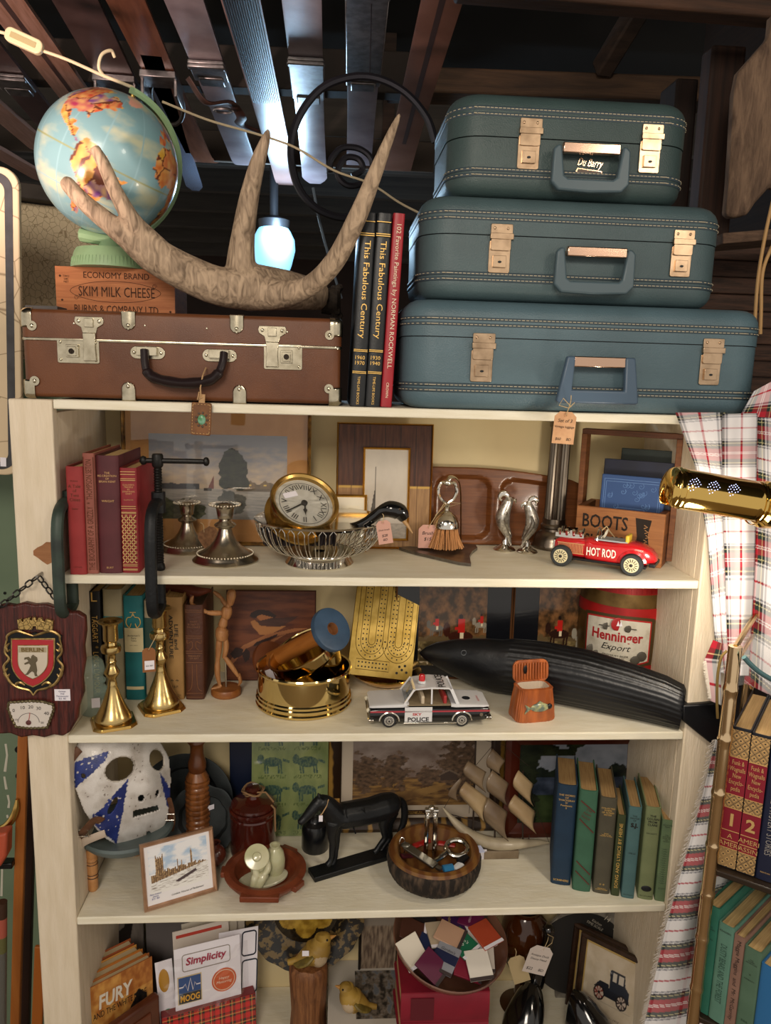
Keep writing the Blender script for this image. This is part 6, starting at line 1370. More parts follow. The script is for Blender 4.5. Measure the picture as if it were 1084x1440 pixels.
shp([(12, 893), (26, 886), (42, 892), (50, 888), (58, 892), (72, 886), (88, 893), (86, 915), (90, 935), (84, 952), (76, 962), (60, 968), (47, 976), (36, 968), (20, 962), (12, 950), (8, 935), (12, 915)], .004, BKG, 'crest_frame', 0)
b = B()
for sx in (-1, 1):
    for l in ([(0, 893), (12, 889), (24, 886), (36, 892), (37, 900)], [(37, 896), (40, 915), (34, 925), (41, 935), (38, 948), (30, 960), (18, 966), (6, 969), (0, 976)], [(33, 903), (38, 908), (36, 914), (32, 912)], [(36, 938), (40, 944), (37, 950), (33, 946)], [(12, 962), (18, 958), (24, 960), (22, 966)]):
        pp = smoothpath([P_(48.5+sx*x, y)+V((0, -.0046, 0)) for x, y in l], 4); b.tube(pp, [.0012+.0012*sin(pi*i/(len(pp)-1)) for i in range(len(pp))], 6)
b.each('scrollwork', GLD, pl, world=True)
def shield(x0, x1, y0, y1, n=10): 
    cx, w = (x0+x1)/2, (x1-x0)/2; o = [(x0, y0), (x1, y0)]
    for i in range(n+1): t = i/n; o.append((cx+w*(1-t**2.2)**.8 if t < 1 else cx, y0+(y1-y0)*(.45+.55*t)))
    for i in range(n-1, -1, -1): t = i/n; o.append((cx-w*(1-t**2.2)**.8, y0+(y1-y0)*(.45+.55*t)))
    return o
shp(shield(17, 79, 896, 965), .0055, GLD, 'shield_rim'); shp(shield(19, 77, 898, 963), .0062, mat('a81420', .3, coat=.4), 'red_shield'); shp(shield(27, 70, 905, 953), .0072, GLD, 'inner_rim'); shp(shield(28, 69, 906, 952), .0078, mat('c9bfae', .4), 'white_shield')
shp([(29, 907.5), (68, 907.5), (68, 915), (29, 915)], .0083, mat('a89c80', .4), 'name_band'); t_ = P_(48.5, 911); text(pl, 'BERLIN', 30*k, mat('6e5a2c', .5), TR(t_.x, YP-.0086, t_.z) @ UP, height=6*k, bold=.03, world=True)
bear = [(52, 920), (55, 922), (55.5, 926), (53, 929), (54, 934), (55, 940), (54, 944), (55.5, 948), (52, 948), (51, 943), (48, 941), (45, 943), (42, 946), (38, 946), (41, 943), (44, 938), (46, 933), (44, 930), (38, 932), (37, 930), (43, 927), (41, 924), (37, 925), (37.5, 922), (43, 921), (46, 924), (47, 920), (49, 918)]
shp(bear, .0092, mat('6e6450', .4, .6), 'bear_relief', bev=.0004)
cw_ = [(26, 870), (32, 869), (32, 873), (35, 873), (35, 869), (44, 867), (44, 871), (47, 871), (47, 867), (52, 867), (52, 871), (55, 871), (55, 867.5), (60, 868), (62, 872), (66, 873), (66, 869), (76, 872), (75, 888), (60, 884), (53, 884), (52, 879), (48, 879), (47, 884), (28, 884)]
shp(cw_, .006, mat('5a4828', .4, .6, c2='bc9e62', sc_=150, kind='vor', ramp=(.0, .12)), 'mural_crown')
fan = [(14, 986), (30, 985), (46, 984), (62, 985), (76, 989), (77, 996), (72, 1010), (68, 1021), (56, 1022), (40, 1022), (24, 1020), (18, 1008), (13, 995)]
th_ = shp(fan, .005, mat('d0c8c0', .4), 'thermometer_dial'); b = B(); fp = [P_(x, y)+V((0, -.0045, 0)) for x, y in fan]; pp = []
for i in range(len(fp)):
    a, c = fp[i], fp[(i+1) % len(fp)]; n = max(2, int((c-a).length/.0028)); pp += [a.lerp(c, j/n) for j in range(n)]
b.tube(pp, [.0022*(1.25 if i % 2 else .75) for i in range(len(pp))], 8, closed=True); b.build('rope_border', mat('5c5238', .4, .6), pl, world=True)
for s, x, y in (('0', 21, 997), ('10', 34, 993), ('20', 45, 992), ('30', 56, 994), ('40', 67, 1001), ('-10', 24, 1010), ('50', 61, 1014)):
    v = P_(x, y); text(pl, s, None, mat('4a4444', .6), TR(v.x, YP-.0054, v.z) @ UP, 'scale_number', height=(5 if len(s) < 3 and s != '50' else 3)*k, world=True)
b = B(); v = P_(42, 1014); b.lathe([(3.6*k, 0), (3.6*k, .0012), (.001*k, .0018)], 16, T=TR(v.x, YP-.0051, v.z) @ UP); b.build('needle_hub', mat('5a3030', .4), pl, world=True)
b = B(); b.bar(P_(42, 1014)+V((0, -.0058, 0)), P_(44, 1000)+V((0, -.0058, 0)), .0008, .0006); b.build('needle', mat('b02c2c', .5), pl, world=True)
b = B(); b.tube([P_(42+15*cos(a), 1014-13*sin(a))+V((0, -.0052, 0)) for a in [pi*i/16 for i in range(17)]], .0004, 4); b.build('scale_arc', mat('5a5454', .6), pl, world=True)
cx, cz, w_, h_ = fr(77, 969, 99, 985, YP); b = B(); b.box((cx, YP-.0006, cz), (w_, .0008, h_)); b.build('price_sticker', WHITEP, pl, world=True)
text(pl, 'German\nWall\nThermometer\n$22  BD', w_*.8, mat('3a3a6a', .7), TR(cx, YP-.0012, cz) @ UP, 'handwriting', height=h_*.8, world=True)
hk = P_(54, 810)+V((0, .003, 0)); b = B()
for A_, n in ((P_(-6, 858), 7), (P_(92, 858), 6)):
    for i in range(n):
        a, c = hk.lerp(A_, i/n), hk.lerp(A_, (i+1)/n); m_ = (a+c)/2+V((0, -.004, 0)); d = (c-a); L_ = d.length*.64; d.normalize(); s = d.cross(V((0, 1, 0))) if i % 2 else V((0, 1, 0)); s.normalize()
        s = (s*.9+d.cross(s)*.35).normalized()
        b.tube([m_+d*L_*(.5*cos(q)+(.28 if cos(q) > 0 else -.28))+s*.0042*sin(q) for q in [2*pi*j/14 for j in range(14)]], .0013, 6, closed=True)
b.each('chain_link', mat('3a3836', .35, .8), pl, world=True)
b = B(); b.cyl(hk+V((0, .012, .001)), hk+V((0, -.010, .001)), .0022, n=10); meta(b.build('hook_nail', mat('8a8680', .3, .9)), 'small nail in the left stile holding the plaque chain', 'nail')
# ================================================================ fourth shelf
VS = 1/.9
def lat2(b, prof, k, n=40, mi=0, T=None): return b.lathe([(r*k, z*k*VS) for r, z in prof], n, mi, T)
def framed2(name, label, M, w, h, f, dp, fm, fn, nx, ny, mat_=None, mw=(0, 0, 0, 0), pm=None, group=None, pane=False):
    o = thing(name, label, 'picture', M=M, group=group); Mc = TR(0, 0, h/2)
    b = B(); frame_bars(b, w, h, f, dp); b.build('frame', fm, o, Mc, ang=25); iw, ih = w-2*f, h-2*f
    if mat_: b = B(); b.box((0, -.0028, 0), (iw+.004, .0012, ih+.004)); b.build('mount', mat_, o, Mc)
    pw, ph = iw*(1-mw[0]-mw[2]), ih*(1-mw[1]-mw[3])
    painted('picture', fn, pw, ph, nx, ny, o, Mc @ TR(iw*(mw[0]-mw[2])/2, -.0038, ih*(mw[1]-mw[3])/2) @ UP, pm)
    if pane: b = B(); b.box((0, -.0052, 0), (iw+.002, .0004, ih+.002)); b.build('glass_pane', PANE, o, Mc)
    return o, iw, ih
# ---- three legged stool
lg = PZ(131, 1251, T4); sc0 = V((lg.x+.052, lg.y+.042, 0)); zs_ = T4+.092; k = mpp(V((sc0.x, sc0.y, zs_)))
stl = thing('milking_stool', 'small round grey green stool with ringed wooden legs under the mask', 'stool', (sc0.x, sc0.y, T4+.0004))
b = B(); b.lathe([(.055, .078), (.074, .082), (.081, .090), (.083, .096), (.081, .101), (.076, .100), (.060, .094), (.0001, .090)], 56); b.build('seat', mat('5c6868', .45, c2='4e5a5a', sc_=25), stl)
LW = mat('c08c58', .5, c2='a87444', sc_=25, kind='wood', stretch=(4, 4, 1))
for i, (x, y) in enumerate(((-.052, -.042), (.050, -.040), (.0, .060))):
    b = B(); pr = [(.0075, 0), (.0085, .004)]+[(.0092+.0012*t-(.0012 if int(t*26) in (7, 9, 15, 17, 20) else 0), .004+.078*t) for t in [j/26 for j in range(27)]]
    b.lathe(pr, 20, T=TR(x, y, 0)); lgo = b.build('leg', LW, stl)
    for zz in (.026, .032, .052, .058):
        b = B(); b.lathe([(.0098, zz), (.0104, zz+.0006), (.0098, zz+.0016)], 20, T=TR(x, y, 0), cap=False); b.build('burnt_ring', mat('3a2010', .6), lgo, M=MW[lgo.name].inverted() @ MW[stl.name])
# ---- goalie mask in the stool
YMK = sc0.y-.045
outl = [(112, 1040), (104, 1060), (102, 1080), (106, 1106), (118, 1138), (136, 1165), (150, 1179), (164, 1187), (178, 1189.5), (192, 1188), (212, 1179), (226, 1168), (234, 1152), (238, 1125), (239, 1094), (236, 1064), (228, 1050), (222, 1040), (200, 1033), (140, 1033)]
def ell(cx, cy, rx, ry, rot_, n=20):
    a = R(rot_); return [(cx+rx*cos(t)*cos(a)-ry*sin(t)*sin(a), cy+rx*cos(t)*sin(a)+ry*sin(t)*cos(a)) for t in [2*pi*i/n for i in range(n)]]
holes = [ell(167.5, 1081, 20, 14.5, -28), ell(219, 1069, 9.5, 14, -10), ell(198, 1121, 3.4, 4.6, 15), ell(219.5, 1114.5, 1.8, 4.2, 15), [(187, 1139), (221, 1131.5), (221.5, 1138), (187, 1147.5)], ell(208, 1171.5, 2.6, 3.2, 0), ell(158.5, 1131.5, 3.2, 13, 27), ell(118, 1090, 2.4, 2.4, 0), ell(214, 1118, .1, .1, 0)]
msk = thing('goalie_mask', 'worn white and blue goalie mask with leather straps resting on the stool', 'mask', PY(180, 1186, YMK)+V((0, 0, 0)))
zmk = [1e9]
def mpt(x, y):
    e = ((x-188)/92)**2+((y-1105)/98)**2; ns = math.exp(-((x-207)/16)**2-((y-1103)/24)**2)*.014
    return PY(x, y, YMK-.015+.060*min(e, 1.4)-.02-ns+.0009*(x-170))
vs, fs, cols, idx = [], [], [], {}
step = 1.25; nx, ny = int(142/step), int(160/step)
BL1 = [(103, 1074), (120, 1066), (152, 1057), (150, 1066), (138, 1080), (128, 1089), (107, 1107)]; BL2 = [(180, 1093), (164, 1184), (136, 1161), (130, 1144), (142, 1136)]; BL3 = [(222, 1086), (232, 1100), (240, 1112), (238, 1140), (232, 1128)]
for j in range(ny+1):
    for i in range(nx+1):
        x, y = 100+i*step, 1031+j*step
        if inside(x, y, outl) and not any(inside(x, y, h) for h in holes):
            idx[i, j] = len(vs); vs.append(mpt(x, y)); n = fbm(x*.05, y*.05, 1, 3)
            c = mixc('d6d2ce', 'b0a8a0', .25+.9*n)
            if nz(x, y, .35) > .52 and n > .1: c = lin('6e6258')
            for p in (BL1, BL2, BL3):
                if inside(x+2*nz(x, y, .3), y+2*nz(y, x, .3), p) and fbm(x*.16, y*.16, 1, 8) < .52: c = mixc('1c2a66', '2a3a80', .5+n)
            if any(inside(x, y, [(q[0]+(q[0]-sum(a for a, b_ in h)/len(h))*.14, q[1]+(q[1]-sum(b_ for a, b_ in h)/len(h))*.14) for q in h]) for h in holes[:2]): c = mixc('b8b0a4', '8a8278', .5+n)
            cols += list(c)[:3]+[1.]
for (i, j) in list(idx):
    q = [(i, j), (i+1, j), (i+1, j+1), (i, j+1)]
    if all(t in idx for t in q): fs.append([idx[t] for t in q][::-1])
used_ = sorted({i for f in fs for i in f}); rm = {o: n for n, o in enumerate(used_)}
b = B(); b.add([vs[i] for i in used_], [[rm[i] for i in f] for f in fs]); cl = []
for i in used_: cl += cols[4*i:4*i+4]
b.build('shell', mat('808080', .4, kind='attr', coat=.15, bump=.35, bsc=500), msk, world=True, cols=cl, fix=False, solid=.0035, off=1, smooth=1)
STR = mat('6a4630', .6, c2='4e3220', sc_=60)
def strap(pts, w, nm='strap'):
    b = B(); b.tube(smoothpath([mpt(x, y)+V((0, -.006-d, 0)) for x, y, d in pts], 5), w, 8, flat=.22, up=(0, 1, 0)); return b.build(nm, STR, msk, world=True)
s1 = strap([(144, 1152, 0), (136, 1148, .004), (126, 1158, .006), (114, 1172, .006), (106, 1184, .004)], .0085); strap([(150, 1168, .002), (135, 1172, .006), (118, 1180, .007), (110, 1192, .006)], .007, 'pale_strap').data.materials[0] = mat('b8a898', .7)
s2 = strap([(236, 1120, 0), (240, 1135, .0), (242, 1150, .002), (240, 1164, .004)], .0075); strap([(114, 1050, .002), (108, 1056, .004), (102, 1064, .006)], .007)
for x, y in ((121, 1165), (241, 1143)):
    b = B(); c_ = mpt(x, y)+V((0, -.014, 0)); b.tube([c_+V((.008*(1 if q in (0, 3) else -1), 0, .006*(1 if q < 2 else -1))) for q in range(4)], .0014, 6, closed=True); b.build('buckle', CHROME, msk, world=True)
# ---- pewter plates, pepper mill
DKP = mat('3c4142', .42, .6, c2='2c3032', sc_=20)
def plate(label, px, py, rp_, Y, tilt, m, scallop=0, prof=None, n=72, name='plate', zt=T4):
    c = PY(px, py, Y); k = mpp(c); r = rp_*k; zc = zt+r*cos(R(tilt))+.001; o = thing(name, label, 'plate', M=TR(c.x, Y, zc if prof is None else c.z) @ rot(90-tilt, 0, 0))
    b = B(); pr = [(.02, .010), (.45, .009), (.66, .007), (.72, -.004), (.95, -.010), (1., -.011), (1., -.013), (.94, -.0128), (.70, -.007), (.62, .004), (.4, .006), (.02, .0065)]
    rings = [[(q*r*(1+scallop*abs(sin(5*a))*(q > .6))*cos(a), q*r*(1+scallop*abs(sin(5*a))*(q > .6))*sin(a), -z) for a in [2*pi*i/n for i in range(n)]] for q, z in pr]
    b.loft(rings); b.build('dish', m, o); return o, r
plate('large dark pewter plate leaning behind the pepper mill', 262, 1120, 66, .215, 10, DKP); plate('scalloped dark pewter plate beside the pepper mill', 286, 1125, 48, .188, 14, mat('4a5052', .4, .6, c2='373c3e', sc_=20), .05)
p, k = stand(279, 1191, T4); pm = thing('pepper_mill', 'tall dark turned wooden pepper mill with ringed body', 'pepper mill', p)
pr = [(17, 0), (17.5, 3), (16, 6)]
for i in range(12): z = 8+i*8; pr += [(15.5+.8*sin(i), z), (16.8, z+2), (16.8, z+5), (15.2, z+6.8)]
b = B(); lat(b, pr+[(16, 106), (13, 112), (11, 116)], k, 36); b.build('ringed_body', mat('90582c', .35, c2='5c3214', sc_=30, kind='wood', stretch=(3, 3, .6), coat=.3), pm)
b = B(); lat(b, [(10.5, 116), (12, 120), (12.5, 128), (10, 136), (9, 142), (9, 152), (10, 156), (13, 160), (12, 166), (8, 172), (.01, 174)], k, 36); b.build('turned_top', mat('74421f', .35, c2='542c14', sc_=30, coat=.3), pm)
b = B(); b.box((14*k, -12.6*k, 62*k), (9*k, .0006, 7*k), T=Matrix.Rotation(R(34), 4, 'Z')); b.build('price_sticker', WHITEP, pm)
p, k = stand(303, 1216, T4); b = B(); b.ball((0, 0, 15*k), (15*k, 15*k, 15.5*k), n=28); rb = thing('brown_vase', 'small round dark red brown pot behind the framed city print', 'pot', p); b.build('body', mat('5a2a1e', .25, coat=.5), rb)
b = B(); lat(b, [(7, 28), (6, 33), (7.5, 35), (5, 34), (5, 28)], k, 24); b.build('neck', mat('5a2a1e', .25, coat=.5), rb)
# ---- framed city print
a, c = PZ(202, 1283, T4), PZ(304.5, 1252, T4); w_ = (c-a).length; ang = math.degrees(math.atan2(c.y-a.y, c.x-a.x)); m_ = (a+c)/2
def city(u, v):
    sky = mixc('e4e4e6', 'a9c0d8', max(0, 1.4*fbm(u*1.5, v*2, 3, 1)+.25)*(v > .45)) if v > .42 else lin('e2e0dc')
    top = .42+.10*(nz(int(u*40)*1.7, 0, 1)+.6)*(.1 < u < .93)
    if .12 < u < .235: top = .76+.03*(int(u*60) % 2)
    if .115 < u < .13 or .225 < u < .24: top = .84
    if .47 < u < .49: top = .66-.02
    if .70 < u < .735: top = .72+.10*(1-abs(u-.7175)/.0175)
    if .54 < u < .56: top = .60
    base = .24+.20*u
    if base < v < max(top, base+.02) and .03 < u < .97: return mixc('6e5238', 'b8986c', .5+1.5*fbm(u, v, 30, 5)) if int(u*90) % 3 else lin('5a4230')
    if .06 < v < base and u > .02: 
        if inside(u, v, [(.42, .17), (.48, .13), (.80, .27), (.78, .33)]): return lin('4a3a3c')
        return mixc('e2e0dc', '8a7c70', max(0, 1.5*fbm(u*2, v*14, 4, 3)))
    return sky
lf, iw, ih = framed2('framed_print', 'small framed colour sketch of a city river front with towers', TR(m_.x, m_.y+.002, T4+.0006) @ rot(-14, 0, ang), w_, 80*mpp(a)*1.16, .007, .010, mat('c0987a', .3, .5, c2='a88062', sc_=40), city, 130, 90, mat('e2dfe0', .6), (.05, .17, .05, .05))
text(lf, 'London, Houses of Parliament', iw*.5, INK, TR(.012, -.0044, .0155) @ UP, 'caption', shear=.4)
text(lf, 'Nice framed\nsketch\n$15  BD', iw*.17, mat('2a3f8a', .7), TR(-iw*.38, -.0046, .021) @ UP, 'handwriting', shear=.2)
# ---- brown crock
p, k = stand(356, 1196, T4); cr_ = thing('brown_crock', 'glossy dark brown lidded stoneware crock tied with twine', 'jar', p)
BCR = mat('3c1510', .12, c2='571f12', sc_=10, coat=.6)
b = B(); lat2(b, [(29, 0), (31, 2), (31.5, 6), (31.5, 50), (32, 52), (31, 54), (32.5, 56), (33, 60), (31, 62), (.01, 62)], k, 48); b.build('body', BCR, cr_)
b = B(); lat2(b, [(29, 62), (30.5, 64), (30, 67), (24, 70), (13, 72), (9, 74), (8, 78), (11, 82), (11, 86), (8, 89), (.01, 90)], k, 48); b.build('lid', BCR, cr_)
b = B()
for i in range(3):
    b.tube([V((11*k*cos(q)*(1+.2*i), 11*k*sin(q)*(1+.2*i), (80+2*i+2*sin(3*q+i))*k*VS)) for q in [2*pi*j/20 for j in range(20)]], 1.2*k, 5, closed=True)
b.tube([V((4*k, -8*k, 84*k*VS)), V((18*k, -9*k, 94*k)), V((29*k, -10*k, 80*k))], 1.4*k, 5); b.tube([V((26*k, -14*k, 78*k)), V((31*k, -16*k, 66*k*VS)), V((32*k, -17*k, 40*k))], 1.5*k, 5)
b.build('twine', mat('8a6a48', .9), cr_)
# ---- green chart of animals, navy board
def chart(u, v):
    n = fbm(u, v, 5, 2); c = mixc('6e7c50', '88925e', .5+n)
    for r_ in range(5):
        for c_ in range(2):
            cx, cy = .27+.46*c_, .90-.195*r_; x, y = (u-cx)/.17, (v-cy)/.075
            body = (x/.9)**2+(y-.1)**2/.30 < 1*(.7+.2*sin(r_*3+c_)); hd_ = (x+.9)**2/.07+(y-.35)**2/.2 < 1
            lg_ = any(abs(x-l-.1*sin(r_*5+c_)*(y)) < .07 for l in (-.6, -.4, .45, .65)) and -1 < y < .1
            tl_ = abs(y-.3-.5*(x-.8)*sin(r_*2+c_)) < .12 and .8 < x < 1.35
            if body or hd_ or lg_ or tl_: c = mixc('2f4a48', '55684e', .5+1.6*fbm(u, v, 45, r_))
            if abs(v-(cy-.095)) < .012 and abs(u-cx) < .18 and nz(u, v, 60) > .05: c = lin('5c6a40')
    return c
cx, cz, w_, h_ = fr(354, 1045, 461, 1176, .235); h_ = .30
o = thing('animal_chart', 'green board printed with rows of animals at the back of the shelf', 'poster', M=TR(cx, .225, T4+.001) @ rot(-5)); b = B(); b.box((0, .003, h_/2), (w_, .005, h_)); b.build('board', mat('5e6c40', .7), o)
painted('print', chart, w_, h_, 110, 230, o, TR(0, -.0002, h_/2) @ UP, PAINT_GLOSS)
cx, cz, w_, h_ = fr(328, 1045, 355, 1160, .255); b = B(); b.box((cx, .25, T4+.148), (w_*1.3, .012, .295)); meta(b.build('navy_board', mat('121a30', .35), bevel=.002), 'upright navy blue board edge left of the green animal chart', 'board')
# ---- farm painting and dark red framed landscape
def farm(u, v):
    n = fbm(u*1.4, v*1.4, 4, 2)
    c = mixc('6e5c52', '93857c', (v-.4)*1.2+.7*n) if v > .42 else mixc('4c3420', '8e6c3c', .5+1.1*fbm(u*1.5, v*5, 5, 6))
    for cx, cy, rx, ry, s in ((.10, .50, .13, .26, 3), (.34, .50, .12, .28, 5), (.62, .44, .10, .14, 8), (.90, .58, .20, .42, 9)):
        e = ((u-cx)/rx)**2+((v-cy)/ry)**2
        if e < 1+1.2*fbm(u, v, 13, s): c = mixc('36281c', '6c5440', .42+.8*fbm(u, v, 26, s)+.18*e)
    if inside(u, v, [(.72, .38), (.86, .38), (.86, .45), (.79, .53), (.71, .45)]): c = lin('3e3028')
    if abs(v-.53+abs(u-.79)*.9) < .012 and .70 < u < .88: c = lin('6a5a4a')
    if v < .30 and inside(u, v, [(.0, .0), (.3, .0), (.9, .32), (.85, .36), (.4, .2)]): c = mixc('8a6a3c', '5c4226', .5+n)
    return c
fp = framed('farm_painting', 'brown autumn farm painting with a barn in a dark gilt frame', (463, 1020, 708, 1172), .245, .026, .018, mat('2e1e12', .35, .2, c2='a07a38', sc_=8, kind='wave', stretch=(1, 1, 1), ramp=(.75, .95)), farm, 150, 100, mat('b8aa98', .7), (.075, .15, .105, .06), zt=T4, tilt=-4)
b = B(); w_ = fp['_w']; b.box((-.0, -.0052, .026+.012), (w_*.14, .0012, .010)); b.build('name_plate', mat('3a2414', .4), fp); text(fp, 'Through the\nGreen Meadow', w_*.10, GILT, TR(0, -.0060, .038) @ UP, height=.006)
def lake(u, v):
    n = fbm(u*1.4, v*1.4, 4, 12)
    c = mixc('5c6470', '8a909c', v*.9+.5*n) if v > .62 else (mixc('262e3c', '4a5468', .5+n) if v > .36 else mixc('23301f', '3c4a2c', .5+n))
    if .58 < v < .70+.10*fbm(u, 0, 6, 3): c = mixc('14191a', '262e24', .5+n)
    if u < .16+.1*n or (v > .86 and u < .5+.3*n): c = mixc('12150f', '2a3020', .5+n)
    return c
rp = framed('lake_painting', 'dark lake landscape in a wide plain reddish brown frame', (710, 1032, 901, 1181), .215, .030, .012, mat('54200f', .35, c2='44170a', sc_=12, coat=.2), lake, 90, 80, None, zt=T4, tilt=-4, pm=PAINT_GLOSS)
# ---- vertical working plane through two shelf points (horse, ship)
def vplane(a, c):
    d = (c-a).normalized(); n = V((d.y, -d.x, 0))
    if n.y > 0: n = -n
    def f(x, y, off=0.):
        r_ = ray(x, y); t = (a+n*off-CAM).dot(n)/r_.dot(n); return CAM+r_*t
    return f, d, n
# ---- black cast horse
a, c = PZ(446, 1232, T4), PZ(556, 1199, T4); HP, hd_, hn = vplane(a, c)
hs = thing('toy_horse', 'black cast iron horse standing on a long flat base', 'figurine', a); HB = mat('121417', .42, .2, bump=.25, bsc=130)
b = B(); b.bar(a+V((0, 0, .0055))-hd_*.012, c+V((0, 0, .0055))+hd_*.028, .034, .0105); b.build('base', HB, hs, world=True, bevel=.0015)
kh = mpp(a)*1.03; b = B()
def limb(l, o=0., n=5): b.tube(smoothpath([HP(x, y, o+(q[3] if len(q) > 3 else 0)) for q in l for x, y in [q[:2]]], n), lerp_list([q[2]*kh for q in l], n), 12)
limb([(468, 1150, 12), (482, 1147, 18), (500, 1144, 18.5), (520, 1140, 18), (540, 1134, 19), (553, 1130, 16), (560, 1129, 9)])
limb([(476, 1150, 17), (468, 1142, 15), (459, 1131, 12), (450, 1126, 9)]); limb([(452, 1122, 6.5), (446, 1130, 8.5), (437, 1141, 7.4), (429, 1150, 5.6), (423, 1156, 5), (421, 1159, 3.2)])
limb([(449, 1121, 3), (447, 1115, 1)], .004); limb([(451, 1122, 3), (450, 1116, 1)], -.004)
for o in (.008, -.008):
    dx = -1.5 if o > 0 else 4
    limb([(470+dx, 1156, 10), (468+dx, 1172, 7), (469+dx, 1186, 4.6), (468+dx, 1196, 4), (467+dx, 1207, 3.4), (464+dx, 1214, 4.4), (460+dx, 1217, 4)], o)
    dx = -2 if o > 0 else 5
    limb([(545+dx, 1140, 12), (541+dx, 1156, 8), (542+dx, 1170, 5.2), (543+dx, 1178, 4.2), (536+dx, 1188, 3.6), (531+dx, 1196, 4.2), (527+dx, 1199, 4)], o)
limb([(558, 1124, 5), (566, 1128, 5), (569, 1142, 5.5), (567, 1158, 5), (562, 1168, 3.5), (559, 1172, 2)])
b.build('body', HB, hs, world=True, remesh=.0018, smooth=3)
b = B(); b.tube(smoothpath([HP(x, y, .0215) for x, y in ((486, 1133), (487, 1146), (492, 1155), (503, 1157), (513, 1150), (512, 1136))], 5), .0011, 6); b.tube(smoothpath([HP(x, y, .0205) for x, y in ((496, 1156), (497, 1164), (500, 1172))], 4), .0016, 6); b.each('saddle', HB, hs, world=True)
b = B(); b.tube([HP(462, 1124, .010), HP(459, 1134, .014), HP(453, 1144, .016), HP(449, 1148, .016)], .0011, 6); b.build('tag_string', mat('a88860', .8), hs, world=True)
b = B(); q = HP(451, 1151, .018); b.box(q, (.007, .0008, .012)); b.build('price_sticker', WHITEP, hs, world=True)
b = B(); q = HP(470, 1127, -.022); b.box(q, (.020, .0008, .012), T=None); b.build('paper_tag', mat('b88a44', .8), hs, world=True)
p, k = stand(443, 1192, T4); bb_ = thing('black_bottle', 'short black bottle standing behind the horse head', 'bottle', p); b = B(); lat2(b, [(18, 0), (19, 2), (19, 30), (17, 35), (12, 38), (10, 41), (10, 47), (11, 48), (11, 51), (.01, 51)], k, 32); b.build('body', mat('0b0d12', .3, coat=.4), bb_)
# ---- carved wooden bowl with the onyx figure
p, k = stand(373, 1243, T4); ab = thing('carved_bowl', 'reddish brown carved wooden ashtray bowl with notched rim', 'bowl', M=TR(*p) @ rot(0, 0, 15)); RBW = mat('7a3c22', .45, c2='642c17', sc_=16, kind='wood', stretch=(2, 2, 4))
b = B(); lat2(b, [(34, 0), (38, 1), (48, 9), (56, 18), (57, 20), (57, 22), (50, 24), (43, 22), (38, 12), (30, 7), (.01, 6)], k, 48); b.build('bowl', RBW, ab)
b = B()
for t, w_ in ((42, 24), (252, 52), (165, 16), (310, 20)): b.box((56*k*cos(R(t)), 56*k*sin(R(t)), 20*k), (10*k, w_*k, 8*k), T=Matrix.Identity(4) if 0 else TR(56*k*cos(R(t)), 56*k*sin(R(t)), 20*k) @ Matrix.Rotation(R(t), 4, 'Z') @ TR(-56*k*cos(R(t)), -56*k*sin(R(t)), -20*k))
b.each('carved_block', RBW, ab, bevel=.0015)
ON = mat('c8c4a4', .18, c2='b4b48c', sc_=25, coat=.5, sub=.3)
p2 = p+V((-.004, -.004, 0)); of = thing('onyx_figure', 'pale green onyx figure in a sombrero beside a jar, sitting in the carved bowl', 'figurine', M=TR(p2.x, p2.y, T4+7.2*k*VS) @ rot(0, 0, 22)); z0 = 0
b = B(); b.loft([[(x*s*36*k, y*s*20*k, z) for x, y in [(cos(2*pi*i/36), sin(2*pi*i/36)) for i in range(36)]] for s, z in ((.94, 0), (1, .002), (1, .005), (.95, .0065))]); b.build('base', mat('b4b294', .2, c2='c8c6ac', sc_=40, coat=.4), of)
b = B(); b.lathe([(11*k, .006), (14*k, 12*k), (14.5*k, 24*k), (12*k, 36*k), (7*k, 43*k), (7.5*k, 47*k), (5*k, 47*k), (4.5*k, 42*k), (.01*k, 40*k)], 30, T=TR(19*k, 5*k, 0)); b.build('jar', ON, of)
b = B()
for l in ([(-4, 2, 8, 12), (-4, 3, 20, 13), (-5, 0, 32, 10), (-8, -3, 40, 6)], [(-8, -5, 34, 6), (-14, -12, 26, 5), (-12, -16, 18, 4)], [(2, -4, 34, 6), (3, -13, 26, 5), (-4, -17, 20, 4)], [(-10, -2, 6, 7), (-14, -12, 18, 6.5), (-19, -17, 8, 5), (-22, -18, 4, 4)], [(-1, -4, 6, 7), (-3, -14, 18, 6.5), (-10, -19, 8, 5), (-13, -20, 4, 4)]):
    b.tube(smoothpath([V((x*k, y*k, z*k)) for x, y, z, r in l], 5), lerp_list([r*k for x, y, z, r in l], 5), 12)
b.build('seated_figure', ON, of, remesh=.0016, smooth=2)
b = B(); MH = TR(-11*k, -8*k, 44*k) @ rot(48, -18, 0)
b.lathe([(.01*k, 8*k), (5*k, 7*k), (6.5*k, 1*k), (16*k, 0), (17*k, 1*k), (17*k, -1*k), (12*k, -2.4*k), (.01*k, -3*k)], 32, T=MH); b.build('sombrero', ON, of)
